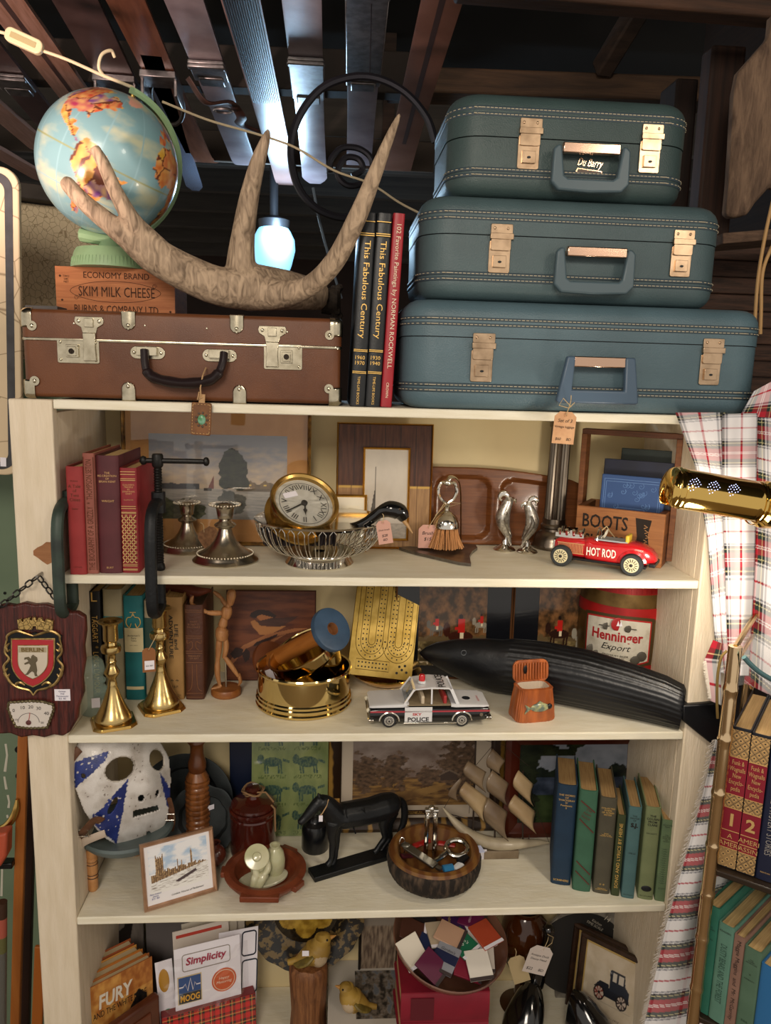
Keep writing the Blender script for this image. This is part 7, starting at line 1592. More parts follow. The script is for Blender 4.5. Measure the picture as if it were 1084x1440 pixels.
# ---- bark bowl
p, k = stand(609, 1231, T4); bk_ = thing('bark_bowl', 'round wooden bowl with rough bark outside holding openers and a nutcracker', 'bowl', p)
NB = 220; BKM = mat('1d1611', .85, c2='5c4a3a', sc_=90, ramp=(.45, .75), stretch=(1, 1, .35), bump=.9, bsc=120)
def bkr(i, z, r): a = 2*pi*i/NB; q = 1+.020*N.noise(V((cos(a)*22, sin(a)*22, z*14)))+.018*(abs(N.noise(V((cos(a)*40, sin(a)*40, z*6))))); return (r*k*q*cos(a), r*k*q*sin(a), z*k*VS)
b = B(); b.loft([[bkr(i, z, r) for i in range(NB)] for r, z in ((44, 0), (52, 2), (60, 8), (63.5, 14), (65, 20), (65.5, 26), (65, 31), (63, 34))], cap=False); b.build('bark', BKM, bk_, ang=60)
b = B(); lat2(b, [(45, .5), (60, 33), (64, 34.5), (62, 38), (56, 39), (52, 37), (48, 26), (40, 12), (.01, 9)], k, 72, T=None); b.build('turned_wood', mat('7a5428', .4, c2='60391a', sc_=14, kind='wave', stretch=(1, 1, 2), ramp=(.2, .8)), bk_)
b = B(); b.box((57*k, -14*k, 40*k*VS), (15*k, 16*k, .0006), T=None); b.build('price_sticker', mat('c8d0ee', .6), bk_, M=rot(0, 4, 12))
ZB = T4+12*k*VS
def inb(x, y, z=0): return V((p.x+x*k, p.y+y*k, ZB+z*k))
nc = thing('nutcracker', 'chrome nutcracker with two knurled legs standing up in the bark bowl', 'nutcracker', inb(-4, 4)); b = B()
for sx in (-1, 1):
    pts = [inb(-5+sx*6.5, 6, 4), inb(-5+sx*6, 6, 30), inb(-5+sx*5.5, 6, 70), inb(-5+sx*4.5, 6, 82)]; P = smoothpath(pts, 12); b.tube(P, [(3.6 if i % 2 else 3.1)*k for i in range(len(P))], 10)
b.each('leg', CHROME, nc, world=True); b = B(); b.cyl(inb(-14, 6, 83), inb(4, 6, 83), 4*k, n=14); b.ball(inb(-5, 6, 86), 5*k, n=12); b.build('hinge', CHROME, nc, world=True)
op = thing('bottle_opener', 'polished metal opener with a large ring end lying in the bark bowl', 'opener', inb(12, -6, 16)); b = B()
b.tube([inb(32+15*cos(q), 2+11*sin(q), 27+5*sin(q)) for q in [2*pi*i/30 for i in range(30)]], 3.6*k, 10, closed=True); b.tube([inb(18, -2, 24), inb(6, -8, 18), inb(-10, -15, 12)], [4*k, 3.4*k, 4*k], 10); b.build('ring_and_handle', CHROME, op, world=True)
o = thing('corkscrew_knife', 'flat engraved steel bottle opener lying across the front of the bark bowl', 'opener', inb(-22, -14, 22)); b = B(); b.bar(inb(-40, 4, 30), inb(-2, -30, 22), 13*k, 4*k); b.build('plate', STEEL, o, world=True, bevel=.001); b = B(); b.ball(inb(-40, 5, 31), (7*k, 6*k, 3*k), n=14); b.build('lever', STEEL, o, world=True); b = B(); b.bar(inb(-1, -30, 21), inb(5, -34, 20), 7*k, 3*k); b.build('cap_lifter', STEEL, o, world=True)
def stick(label, a, c, r, m, name='pocket_knife', cat='knife', grp=None):
    b = B(); A_, C_ = inb(*a), inb(*c); b.tube([A_, A_.lerp(C_, .06), A_.lerp(C_, .94), C_], [r*.5*k, r*k, r*k, r*.5*k], 10, flat=.6); return meta(b.build(name, m), label, cat, grp)
RDK = mat('a01c18', .25, coat=.5)
stick('red handled knife at the back left of the bark bowl', (-28, 18, 20), (-2, 30, 22), 5, RDK); stick('red handled knife at the back right of the bark bowl', (8, 26, 20), (34, 22, 18), 5, RDK); stick('dark red key holder at the left inside the bark bowl', (-46, 2, 16), (-30, 12, 10), 5, mat('4a1a24', .3)); stick('blue and white lighter at the front of the bark bowl', (8, -28, 16), (24, -24, 16), 6.5, mat('2f7cb0', .3, coat=.4), 'lighter', 'lighter'); stick('white lighter at the front right of the bark bowl', (24, -30, 15), (36, -20, 18), 6, mat('d0d2d4', .3), 'lighter', 'lighter'); stick('black lighter at the right of the bark bowl', (32, -20, 20), (44, -8, 22), 6, BLACK, 'lighter', 'lighter')
b = B(); b.tube([inb(-44+4*cos(q), 12+2*sin(q), 24+13*sin(q)) for q in [2*pi*i/20 for i in range(20)]], .9*k, 6, closed=True); meta(b.build('wire_ring', CHROME), 'thin wire safety pin loop at the left of the bark bowl', 'pin')
# ---- horn sailing ship
a, c = PZ(690, 1213, T4), PZ(722, 1212, T4); a = V((a.x, a.y, T4)); SP, sd_, sn = vplane(a+V((0, .02, 0)), V((c.x, a.y+.02, T4)))
sh = thing('horn_ship', 'model sailing ship carved from horn with curved translucent sails', 'model ship', V(((a.x+c.x)/2, a.y+.02, T4))); ks = mpp(a)
HM = mat('8a7c68', .3, c2='c4b89c', sc_=12, coat=.4, ramp=(.35, .65)); SM = [mat('907656', .35, c2='b49c76', sc_=14, coat=.3, ramp=(.3, .7)), mat('5e4c3c', .35, c2='8a765c', sc_=12, coat=.3, ramp=(.3, .7))]
z3 = lambda x, y, o=0.: SP(520+x/3.871, 1030+y/3.871, o)
b = B(); hl = [(396, 408, 2), (430, 450, 8), (480, 505, 15), (540, 553, 19), (610, 587, 21), (690, 605, 22), (770, 607, 20), (860, 602, 14), (930, 598, 9), (975, 600, 2)]
P = smoothpath([z3(x, y) for x, y, r in hl], 6); Rr = lerp_list([r*1.0*ks*.36 for x, y, r in hl], 6); Rr = [r*1.35 for r in Rr]
b.tube(P, Rr, 16, flat=.8); b.build('hull', HM, sh, world=True)
b = B(); q0, q1 = V((a.x-.012, a.y+.02, T4+.009)), V((c.x+.012, a.y+.02, T4+.009)); b.bar(q0, q1, .022, .017); b.tube([V((a.x+.004, a.y+.02, T4+.016)), z3(665, 605)], [.006, .005], 8); b.tube([V((a.x+.034, a.y+.02, T4+.016)), z3(740, 607)], [.006, .005], 8); b.build('stand', mat('8a7a64', .4, c2='6c5c48', sc_=20), sh, world=True, bevel=.001)
for (x0, y0), (x1, y1), nm in (((577, 20), (560, 570), 0), ((678, 40), (680, 600), 0), ((833, 210), (832, 604), 0), ((600, 490), (420, 440), 1), ((870, 560), (858, 604), 1)):
    b = B(); b.cyl(z3(x0, y0, -.002), z3(x1, y1, -.002), (1.3 if not nm else .8)*ks, n=8); b.build('mast' if not nm else 'spar', mat('2c2018', .5), sh, world=True)
def sail(tl, tr, br, bl, m, o, bulge):
    def f(u, v):
        x = (tl[0]*(1-u)+tr[0]*u)*(1-v)+(bl[0]*(1-u)+br[0]*u)*v; y = (tl[1]*(1-u)+tr[1]*u)*(1-v)+(bl[1]*(1-u)+br[1]*u)*v
        s = sin(u*pi)*.25+sin(v*pi); return z3(x-18*sin(v*pi)*(1 if bulge > 0 else -1), y+8*sin(v*pi), o+bulge*s)
    b = B(); b.sheet(f, 10, 10); return b.build('sail', m, sh, world=True, solid=.0012, fix=False)
sail((535, 155), (632, 215), (632, 325), (520, 235), SM[1], .008, .010); sail((520, 268), (640, 357), (625, 488), (495, 345), SM[0], .010, .012)
sail((668, 88), (735, 155), (712, 228), (640, 185), SM[1], .004, .008); sail((665, 205), (755, 278), (750, 398), (640, 318), SM[1], .005, .010); sail((642, 352), (748, 432), (755, 592), (625, 480), SM[1], .006, .012)
sail((808, 205), (888, 282), (893, 402), (790, 305), SM[0], .007, .010); sail((788, 338), (902, 432), (908, 552), (762, 425), SM[0], .008, .012); sail((492, 248), (500, 262), (478, 372), (425, 345), SM[1], .004, .004)
b = B()
for q in ([(577, 30), (730, 70), (860, 180)], [(577, 100), (400, 420)], [(678, 60), (560, 200), (540, 440)], [(833, 220), (900, 400), (975, 598)]): b.tube([z3(x, y, -.004) for x, y in q], .0005, 4)
b.build('rigging', mat('2c2018', .7), sh, world=True)
q = PZ(676, 1206, T4); b = B(); b.box((q.x, q.y-.006, q.z+.011), (.019, .0007, .021)); ts = meta(b.build('price_tag', WHITEP), 'white price card standing by the bark bowl in front of the horn ship', 'tag')
# ---- seven old books at the right
rows = [((774, 1239), (801.8, 1248), 1103, ('17324a', '122a40'), 'dark blue clothbound book, leftmost of the row at right', [('THE WORKS\nOF\nTHACKERAY\nIV\nPendennis\nII', .84, .80, 'h', GILT), ('SCRIBNERS', .05, .75, 'h', GILT)]),
        ((804, 1249.7), (830, 1255.6), 1111, ('3a644e', '325844'), 'bright green book with slanting dark red stripes on its spine', []),
        ((833, 1252.7), (857, 1259.5), 1121, ('4e4a3c', '444034'), 'grey brown book with gilt lettering, third in the row', [('COLLECTED\nPOEMS\nOF ALFRED\nNOYES', .86, .78, 'h', GILT), ('DRAKE\nTALES OF THE\nMERMAID TAVERN', .62, .7, 'h', GILT), ('* *', .10, .3, 'h', GILT), ('FREDERICK A.\nSTOKES COMPANY', .05, .7, 'h', GILT)]),
        ((858.6, 1258.6), (870.6, 1261.6), 1146, ('3a4426', '323a20'), 'thin olive green book, narrowest of the row', [("SONG AND LYRICS BY HEINE", .5, .8, 'u', GILT, {'hh': .4})]),
        ((873, 1261.6), (891.5, 1264.6), 1134.5, ('4a6c6e', '426264'), 'faded blue teal book with dark monogram near its top', [('THE\nMASTER\nOF', .88, .7, 'h', INK), ('S.J.', .80, .55, 'h', INK, {'bold': .05}), ('WELLS', .5, .55, 'h', INK), ('MACMILLAN', .04, .75, 'h', INK)]),
        ((896, 1263), (918, 1266), 1134.5, ('767f5a', '6a7450'), 'light sage green book with a dark oval label near its foot', [('THE\nCOUSIN\nFROM\nCLARE', .86, .78, 'h', INK, {'bold': .02}), ('HACKETT', .72, .66, 'h', INK), ('MCCLELLAND', .04, .8, 'h', INK)]),
        ((920, 1266), (936, 1269), 1153, ('5e7250', '52664a'), 'smaller grey green patterned book at the right end of the row', [('ROYSTON\nPEARL', .93, .8, 'h', INK), ('THE\nPHYSICAL\nPEARL OF\nTHE\nORIENT', .78, .7, 'h', INK), ('SCOTT', .16, .6, 'h', INK)])]
A0, A1 = PZ(774, 1239, T4), PZ(936, 1269, T4); rang = math.degrees(math.atan2(A1.y-A0.y, A1.x-A0.x))
def green_ex(o, t, h, d):
    b = B()
    for z0, z1 in ((.90, .80), (.72, .60), (.30, .18), (.2, .08)): b.bar((-t*.4, -.0016-t*.04, z0*h), (t*.4, -.0016-t*.04, z1*h), .0018, .0012, up=(0, 1, 0))
    b.each('red_stripe', mat('5a2a22', .6), o)
    text(o, 'The\nNew\nVoice', t*.5, mat('5a2a22', .7), TR(0, -.0026-t*.05, h*.78) @ UP @ Matrix.Rotation(R(-20), 4, 'Z'), 'spine_lettering', shear=.2)
def sage_ex(o, t, h, d):
    b = B(); b.ball((0, -t*.1+.0012, h*.12), (t*.34, .0012, t*.22), n=20); b.build('oval_label', mat('14161a', .5), o)
def pat_ex(o, t, h, d):
    b = B()
    for i in range(16): z = h*(.22+.028*i); b.tube(smoothpath([V((t*(-.36+.12*j), -t*.1+.0012+.001*abs(j-3)*.5, z+.0018*(j % 2))) for j in range(7)], 2), .0005, 4)
    b.build('embossed_pattern', mat('3c4c36', .6), o)
for i, (bl, br, yt, (c1, c2), lb, tt) in enumerate(rows):
    a, c = PZ(*bl, T4), PZ(*br, T4); m_ = (a+c)/2; top = PY((bl[0]+br[0])/2+12, yt, m_.y+.002)
    book('book', lb, 0, 0, T4, 0, 0, (.115, .12, .12, .11, .11, .12, .085)[i], mat(c1, .65, c2=c2, sc_=24, bump=.15, bsc=300), loc=m_, rz=rang*.82, thick=(c-a).length*.98, height=top.z-T4, titles=tt, group='row of old books at the right', extra={1: green_ex, 5: sage_ex, 6: pat_ex}.get(i), pages=mat('a88a5c', .85, c2='8a6a42', sc_=90, kind='wood', stretch=(9, .2, .2)))
# ================================================================ fifth shelf
def span(a, c): return (c-a).length, math.degrees(math.atan2(c.y-a.y, c.x-a.x))
# ---- annuals standing behind each other at the left
ZF = T5+.205; a, c = PZ(122, 1392, ZF), PZ(214, 1345, ZF); fw, fa = span(a, c); FM = TR(a.x, a.y, T5+.0005) @ rot(0, 0, fa)
def cover_book(label, M, w, h, t, cm, fn=None, group=None, pg=None, name='book', nx=60, ny=80):
    o = thing(name, label, 'book', M=M, group=group); b = B()
    b.box((w/2, .001, h/2), (w, .002, h)); b.box((w/2, t-.001, h/2), (w, .002, h)); b.box((.001, t/2, h/2), (.002, t, h)); b.build('cover', cm, o, bevel=.0007)
    b = B(); b.box((w/2-.001, t/2, h/2), (w-.007, t-.0044, h-.006)); b.build('pages', pg or mat('b8a684', .85), o)
    if fn: painted('cover_picture', fn, w-.002, h-.002, nx, ny, o, TR(w/2, -.0003, h/2) @ UP)
    return o
def fury(u, v):
    n = fbm(u*2, v*2, 5, 1); c = mixc('a8662c', 'd09a50', .5+n)
    if u > .5 and v > .75: c = mixc(c and '9a5a28', 'b87a3c', .5+1.5*n)
    hd_ = inside(u, v, [(.52, .36), (.58, .52), (.66, .62), (.74, .68), (.84, .66), (.86, .54), (.80, .42), (.74, .40), (.66, .44), (.56, .34)])
    bd_ = inside(u, v, [(.14, .10), (.3, .28), (.55, .34), (.66, .46), (.80, .42), (.84, .24), (.70, .04), (.4, .10)])
    mn_ = inside(u, v, [(.70, .70), (.78, .74), (.90, .66), (.93, .50), (.86, .42), (.84, .60)])
    if hd_ or bd_ or mn_ or ((u-.16)**2/.02+(v-.3)**2/.004 < 1): c = mixc('0e0c0c', '2a221c', .4+1.4*fbm(u, v, 16, 4))
    return c
OB = mat('a8642c', .5, c2='8e4e22', sc_=20); grp = 'annuals standing at the left of the bottom shelf'
fb = cover_book('front annual with white FURY title and a black horse on its cover', FM, fw, .205, .014, OB, fury, grp, nx=90, ny=120)
text(fb, 'FURY', fw*.52, mat('ddd4c4', .5), TR(fw*.42, -.0008, .165) @ UP, height=.030, bold=.03, shear=.1); text(fb, 'AND THE WHITE MARE', fw*.82, INK, TR(fw*.48, -.0008, .140) @ UP, height=.0125)
text(fb, 'FURY AND THE WHITE MARE', .09, INK, TR(-.0006, .007, .12) @ rot(0, 0, -90) @ UP @ Matrix.Rotation(-pi/2, 4, 'Z'), 'spine_lettering', height=.005)
for i, (cm, lb) in enumerate((('b8702c', 'orange annual just behind the front horse annual'), ('c48a40', 'yellow orange annual third from the front at the left'), ('9a4e26', 'reddish orange annual at the back of the row at left'))):
    cover_book(lb, FM @ TR(-.004-.003*i, .0165+.0205*i, 0), fw, .203+.004*(i == 2)-.002*i, .018, mat(cm, .55), None, grp)
b = B(); a2, c2_ = PZ(166, 1438, T5+.150), PZ(222, 1398, T5+.150); lw_, la_ = span(a2, c2_)
lc = thing('leather_case', 'brown leather case with a raised panel in front of the horse annual', 'case', M=TR(a2.x, a2.y, T5+.0005) @ rot(0, 0, la_)); b.box((lw_/2-.01, .009, .073), (lw_+.03, .018, .146)); b.build('body', mat('5a2c18', .35, c2='46200f', sc_=14), lc, bevel=.006, seg=3)
b = B(); b.box((lw_/2-.01, -.001, .068), (lw_*.84, .004, .11)); b.build('panel', mat('663420', .35, c2='52280f', sc_=14), lc, bevel=.002)
# ---- bag of stickers in a tartan tin
ZS5 = T5+.215; a, c = PZ(246, 1347, ZS5), PZ(340, 1324, ZS5); sw, sa = span(a, c); SMX = TR(a.x, a.y, T5+.0005) @ rot(-6, 0, sa)
def cardthing(label, dx, dy, w, h, z=.02, m=WHITEP, sub=None, rz=0, ry=0):
    o = thing('sticker_sheet', label, 'sticker sheet', M=SMX @ TR(dx, dy, z) @ rot(0, ry, rz), group='sticker sheets in the clear bag'); b = B(); b.box((w/2, 0, h/2), (w, .0012, h)); b.build('sheet', m, o); return o
def outline(o, x, z, w, h, r, m, nm='printed_border', th=.0009): b = B(); b.tube([V((x+p, -.0012, z+q)) for p, q in rrect(w, h, r, 4)], th, 5, closed=True); b.build(nm, m, o)
s1_ = cardthing('front white sticker sheet with a red title, blue square and orange roundel', 0, 0, sw, .195); H = .195
CRI = mat('a01c44', .5); outline(s1_, sw*.48, H-.032, sw*.72, .034, .005, mat('9a928c', .5)); text(s1_, 'Simplicity', sw*.62, CRI, TR(sw*.48, -.0012, H-.032) @ UP, height=.020, bold=.03, shear=.15)
bx, bz = sw*.22, H-.086
b = B(); b.box((bx, -.0010, bz), (sw*.36, .0008, .056)); b.build('patch_ground', mat('c8b48a', .5), s1_); b = B(); b.box((bx, -.0014, bz+.010), (sw*.33, .0008, .032)); b.build('blue_panel', mat('1f4a86', .5), s1_); b = B(); b.box((bx, -.0014, bz-.0165), (sw*.33, .0008, .020)); b.build('black_panel', mat('1a2430', .5), s1_)
text(s1_, 'MOOG', sw*.29, mat('d8a030', .5), TR(bx, -.0020, bz-.0165) @ UP, height=.014, bold=.03)
b = B(); zz = [(-.48, -.1), (-.30, -.1), (-.20, .1), (-.10, -.42), (.04, .45), (.14, -.42), (.24, .1), (.30, -.1), (.48, -.1)]; b.tube([V((bx+x*sw*.33, -.0021, bz+.010+z*.028)) for x, z in zz], .0012, 6); b.build('zigzag', WHITEP, s1_)
ox, oz = sw*.74, H-.085
b = B(); b.lathe([(.024, 0), (.024, .0008)], 36, T=TR(ox, -.0007, oz) @ UP); b.build('roundel', mat('c8582c', .5), s1_); b = B(); b.tube([V((ox+.0205*cos(q), -.0017, oz+.0205*sin(q))) for q in [2*pi*i/40 for i in range(40)]], .0008, 5, closed=True); b.build('roundel_ring', mat('e0c8b0', .5), s1_)
text(s1_, 'Happy\nMotoring', .030, mat('e8d8c4', .5), TR(ox, -.0017, oz) @ UP, shear=.2); outline(s1_, sw*.5, H-.165, sw*.8, .050, .006, mat('2a7a62', .5), th=.0012)
s2_ = cardthing('white sticker sheet with dark blue borders at the right of the bag', sw*.62, .016, sw*.62, .197, ry=3); outline(s2_, sw*.48, .165, sw*.22, .050, .006, mat('1a2030', .5), th=.0014); outline(s2_, sw*.50, .095, sw*.24, .070, .006, mat('25303e', .5), th=.0014)
s3_ = cardthing('sticker sheet with a yellow emblem, leftmost in the bag', -.026, .012, .032, .170, ry=-3); b = B(); b.ball((.014, -.001, .13), (.010, .0012, .024), n=20); b.build('yellow_emblem', mat('b8862c', .5), s3_); b = B(); b.ball((.016, -.001, .06), (.009, .0012, .011), n=16); b.build('green_emblem', mat('2a7a5a', .5), s3_)
for i, (dx, dy, h, q, lb) in enumerate(((.005, .030, .212, 'cabfb4', 'red striped sticker sheet behind the others in the bag'), (.020, .040, .218, 'b8ae9e', 'pale sticker sheet near the back of the bag'), (.034, .050, .220, 'd0c6b8', 'rearmost cream sticker sheet in the bag'))):
    o = cardthing(lb, dx, dy, sw*.86, h, m=mat(q, .7), ry=-1+i)
    if i == 0: b = B(); b.box((sw*.4, -.001, h-.012), (sw*.7, .0008, .006)); b.build('red_stripe', mat('b03a2c', .6), o)
tw_ = sw*1.42; tn = thing('tartan_tin', 'red tartan box holding the bag of stickers', 'box', M=SMX @ TR(sw*.5, .03, 0))
def tinf(u, v):
    x, y = (u*9) % 1, (v*4) % 1; A_ = lambda t: 'c0282a' if t < .45 else ('1c2a24' if t < .62 else ('d0b060' if t < .67 else ('a01f22' if t < .8 else '1c2a24'))); return mixc(A_(x), A_(y), .5)
b = B(); b.box((0, 0, .045), (tw_, .078, .09)); b.build('box', mat('7a1c1c', .4), tn, bevel=.001); painted('front_tartan', tinf, tw_-.001, .089, 150, 60, tn, TR(0, -.0394, .045) @ UP, PAINT_GLOSS); painted('side_tartan', tinf, .077, .089, 60, 60, tn, TR(tw_/2+.0004, 0, .045) @ rot(0, 0, 90) @ UP, PAINT_GLOSS)
pb = thing('plastic_bag', 'clear crinkled plastic bag round the sticker sheets', 'bag', M=SMX @ TR(-.03, -.006, .0))
b = B(); BW = sw*1.36
def bagf(u, v): return (BW*u+.0, -.004+.004*nz(u*7, v*7, 1, 3)+(.012*abs(2*u-1)**6), .085+.112*v*(1+.03*sin(u*9)))
b.sheet(bagf, 40, 20); b.build('film', mat('ffffff', .12, 1., alpha=.10), pb, fix=False)
# ---- backdrop of the bottom shelf
cx, cz, w_, h_ = fr(208, 1290, 352, 1440, .255); b = B(); b.box((cx, .252, T5+.16), (w_, .006, .318)); meta(b.build('grey_board', mat('7a7474', .6, c2='6a6464', sc_=6), bevel=.001), 'plain grey board standing behind the bag of stickers', 'board')
b = B(); pt = PY(135, 1345, .20); b.ball((pt.x, .225, T5+.13), (.030, .030, .13), n=18); meta(b.build('dark_bag', mat('221420', .8, c2='160d16', sc_=20)), 'dark purple bag in the shadow behind the horse annuals', 'bag')
def gbird(u, v):
    if inside(u, v, [(.2, .55), (.45, .6), (.8, .85), (.7, .6), (.6, .45), (.5, .35), (.3, .45)]): return lin('241e1c')
    return mixc('5c5450', '7c746c', .5+fbm(u, v, 4))
cx, cz, w_, h_ = fr(152, 1300, 202, 1400, .235); o = thing('bird_card', 'grey card with a dark bird silhouette behind the horse annuals', 'card', M=TR(cx, .232, T5+.001) @ rot(-3)); b = B(); b.box((0, .002, .15), (w_, .003, .30)); b.build('card', mat('5c5450', .7), o); painted('print', gbird, w_*.96, .296, 50, 100, o, TR(0, -.0004, .15) @ UP)
# ---- ornate dark plate with a yellow flower
pc5 = PY(430, 1283, .215); k = mpp(pc5); op_ = thing('ornate_plate', 'dark ornate round plate with yellow painted flower leaning at the back', 'plate', M=TR(pc5.x, pc5.y, pc5.z) @ rot(80, 0, 0)); r = 84*k
b = B(); b.loft([[(q*r*(1+.012*sin(16*a)*(q > .9))*cos(a), q*r*(1+.012*sin(16*a)*(q > .9))*sin(a), z) for a in [2*pi*i/96 for i in range(96)]] for q, z in ((.02, -.012), (.55, -.012), (.62, -.006), (.95, 0), (1., .001), (1., -.002), (.95, -.004), (.6, -.012), (.02, -.018))]); b.build('plate', mat('14100c', .3, c2='6a5630', sc_=75, ramp=(.5, .56), coat=.3), op_)
def flower(u, v):
    x, y = (u-.5)*2, (v-.5)*2; r_ = math.hypot(x, y); a = math.atan2(y, x)
    if r_ < .25: return mixc('3a2a14', '6a5020', .5+fbm(u, v, 20))
    if r_ < .62+.22*abs(sin(3*a)): return mixc('8a6a24', 'b8963c', .5+1.2*fbm(u, v, 9, 2))
    return mixc('18140e', '2c2416', .5+fbm(u, v, 20, 5))
painted('painted_flower', flower, r*1.16, r*1.16, 80, 80, op_, TR(0, 0, -.0115), PAINT_GLOSS)
# ---- bird on a log
p, k = stand(433, 1448, T5); lgb = thing('bird_on_log', 'carved yellow bird perched on a tall brown log', 'figurine', p); 
b = B(); NL_ = 72
def lgr(i, z, r): a = 2*pi*i/NL_; return (r*k*(1+.10*N.noise(V((cos(a)*2.2, sin(a)*2.2, z*.012)))+.07*N.noise(V((cos(a)*6, sin(a)*6, z*.02))))*cos(a), r*k*(1+.10*N.noise(V((sin(a)*2.2, cos(a)*2.2, z*.012))))*sin(a), z*k)
LH = (PY(433, 1352, p.y).z-T5)/k
b.loft([[lgr(i, LH*t, r_) for i in range(NL_)] for t, r_ in ((0, 25), (.1, 24), (.3, 23), (.5, 24), (.7, 25.5), (.85, 26.5), (.95, 26), (1., 22))]); b.build('log', mat('8a5a34', .55, c2='5a341a', sc_=26, kind='wood', stretch=(5, 5, .6), bump=.5, bsc=60), lgb)
YBD, BYL = mat('a8883c', .5, c2='8c6e30', sc_=30), mat('b8a488', .5, c2='a08c70', sc_=30)
def birdie(o, x, y, z, s, f, tilt=0.):
    """small bird, f = +1 looks to the right"""
    M = TR(x, y, z) @ rot(0, 0, 0)
    b = B(); b.T = M
    b.tube(smoothpath([V((-f*32*s, 0, 6*s)), V((-f*20*s, 0, 9*s)), V((-f*10*s, 0, 13*s)), V((f*2*s, 0, 19*s)), V((f*10*s, -1*s, 27*s)), V((f*13*s, -1*s, 37*s)), V((f*15*s, -1*s, 44*s)), V((f*14*s, -1*s, 49*s))], 6), lerp_list([4*s, 5*s, 11*s, 17*s, 16*s, 11.5*s, 11*s, 4*s], 6), 18); bo_ = b.build('body', YBD, o)
    b = B(); b.T = M; b.ball((f*9*s, -6*s, 20*s), (13*s, 12*s, 15*s), n=18); b.build('breast', BYL, o)
    b = B(); b.T = M; b.tube(smoothpath([V((f*2*s, -13*s, 26*s)), V((-f*6*s, -14*s, 19*s)), V((-f*16*s, -11*s, 12*s)), V((-f*24*s, -6*s, 8*s))], 4), lerp_list([5*s, 8*s, 6*s, 1.5*s], 4), 10, flat=.5); b.build('wing', mat('7c6a2c', .5, c2='5a4c20', sc_=90), o)
    b = B(); b.T = M; b.tube([(f*24*s, -1*s, 43*s), (f*32*s, -1*s, 46*s)], [3.6*s, .6*s], 8); b.build('beak', mat('a87838', .4), o)
    b = B(); b.T = M; b.ball((f*20*s, -8.5*s, 45*s), 1.8*s, n=8); b.build('eye', BLACK, o)
birdie(lgb, .006, -.002, LH*k-.008, k*1.02, 1)
b = B(); b.box((.0-4*k, -.030, LH*k+30*k), (9*k, .0006, 8*k), T=None); b.build('price_sticker', WHITEP, lgb)
# ---- large book lying flat with a second bird
zab = T5+.060; P4 = [PZ(462, 1351, zab), PZ(558, 1349, zab)]; nw = (P4[1]-P4[0]).length*1.02; aw, aa = span(P4[0], P4[1])
ab5 = thing('art_book', 'white covered picture book lying flat under the yellow bird', 'book', M=TR(P4[0].x, P4[0].y, T5+.0005) @ rot(0, 0, aa))
b = B(); b.box((nw/2, -.085, .0015), (nw, .170, .003)); b.box((.0015, -.085, .030), (.003, .170, .058)); b.build('cover', mat('1c2a54', .5), ab5, bevel=.0008)
b = B(); b.box((nw/2, -.085, .0585), (nw, .170, .003)); b.build('front_cover', mat('c4beb4', .5), ab5, bevel=.0008)
b = B(); b.box((nw/2, -.085, .030), (nw-.008, .164, .053)); b.build('pages', PAGES, ab5)
def birdart(u, v):
    n = fbm(u*2, v*2, 4, 7); return mixc('2e2a26', '9a8e80', .45+1.1*n) if n < .25 else mixc('b8b0a4', '6a7078', .5+n)
painted('cover_picture', birdart, nw*.66, .125, 60, 80, ab5, TR(nw*.70, -.094, .0603))
p = PZ(497, 1421, zab); k = mpp(p); yb5 = thing('bird_figurine', 'small yellow bird figurine standing on the white picture book', 'figurine', (p.x, p.y, zab+.0008)); birdie(yb5, .004, 0, -.002, k*.92, -1)
b = B(); b.cyl((0, 0, 0), (0, 0, .01), .009, .007, n=14); b.build('foot', YBD, yb5)
# ---- red books under the bowl of matchbooks
YR = .035; kz = PY(627, 1395, YR).z; tb = (kz-T5-.001)/3; RBK = mat('86182c', .55, c2='741426', sc_=14); xl, xr = PY(563, 1410, YR).x, PY(690, 1410, YR).x
for i in range(3):
    o = thing('red_book', ['lowest red book of the stack under the matchbook bowl', 'middle red book of the stack with a gilt title panel', 'top red book of the stack, directly under the matchbook bowl'][i], 'book', M=TR((xl+xr)/2+.001*(1-i), YR, T5+.0004+i*(tb+.0003)) @ rot(0, 0, 1-i*.8), group='red books lying in a stack'); w_ = xr-xl-.004
    b = B(); b.box((0, .075, .0015), (w_, .15, .003)); b.box((0, .075, tb-.0015), (w_, .15, .003)); b.loft([[(sx*w_/2, q[0], q[1]) for q in [(.004, .0)]+[(.003-.007*sin(pi*j/8), tb/2-tb/2*cos(pi*j/8)) for j in range(1, 8)]+[(.004, tb), (.007, tb-.003), (.007, .003)]] for sx in (-1, 1)]); b.build('cover', RBK, o)
    b = B(); b.box((0, .078, tb/2), (w_-.008, .138, tb-.0065)); b.build('pages', PAGES, o)
    if i == 2: b = B(); b.box((-w_*.26, -.0042, tb*.5), (w_*.26, .0012, tb*.72)); b.build('dark_panel', mat('5a1420', .6), o)
    if i == 1: outline(o, -w_*.26, tb*.55, w_*.22, tb*.66, .003, PGI); text(o, 'DEAD\nSEA', w_*.15, PGI, TR(-w_*.26, -.0052, tb*.55) @ UP, height=tb*.4)
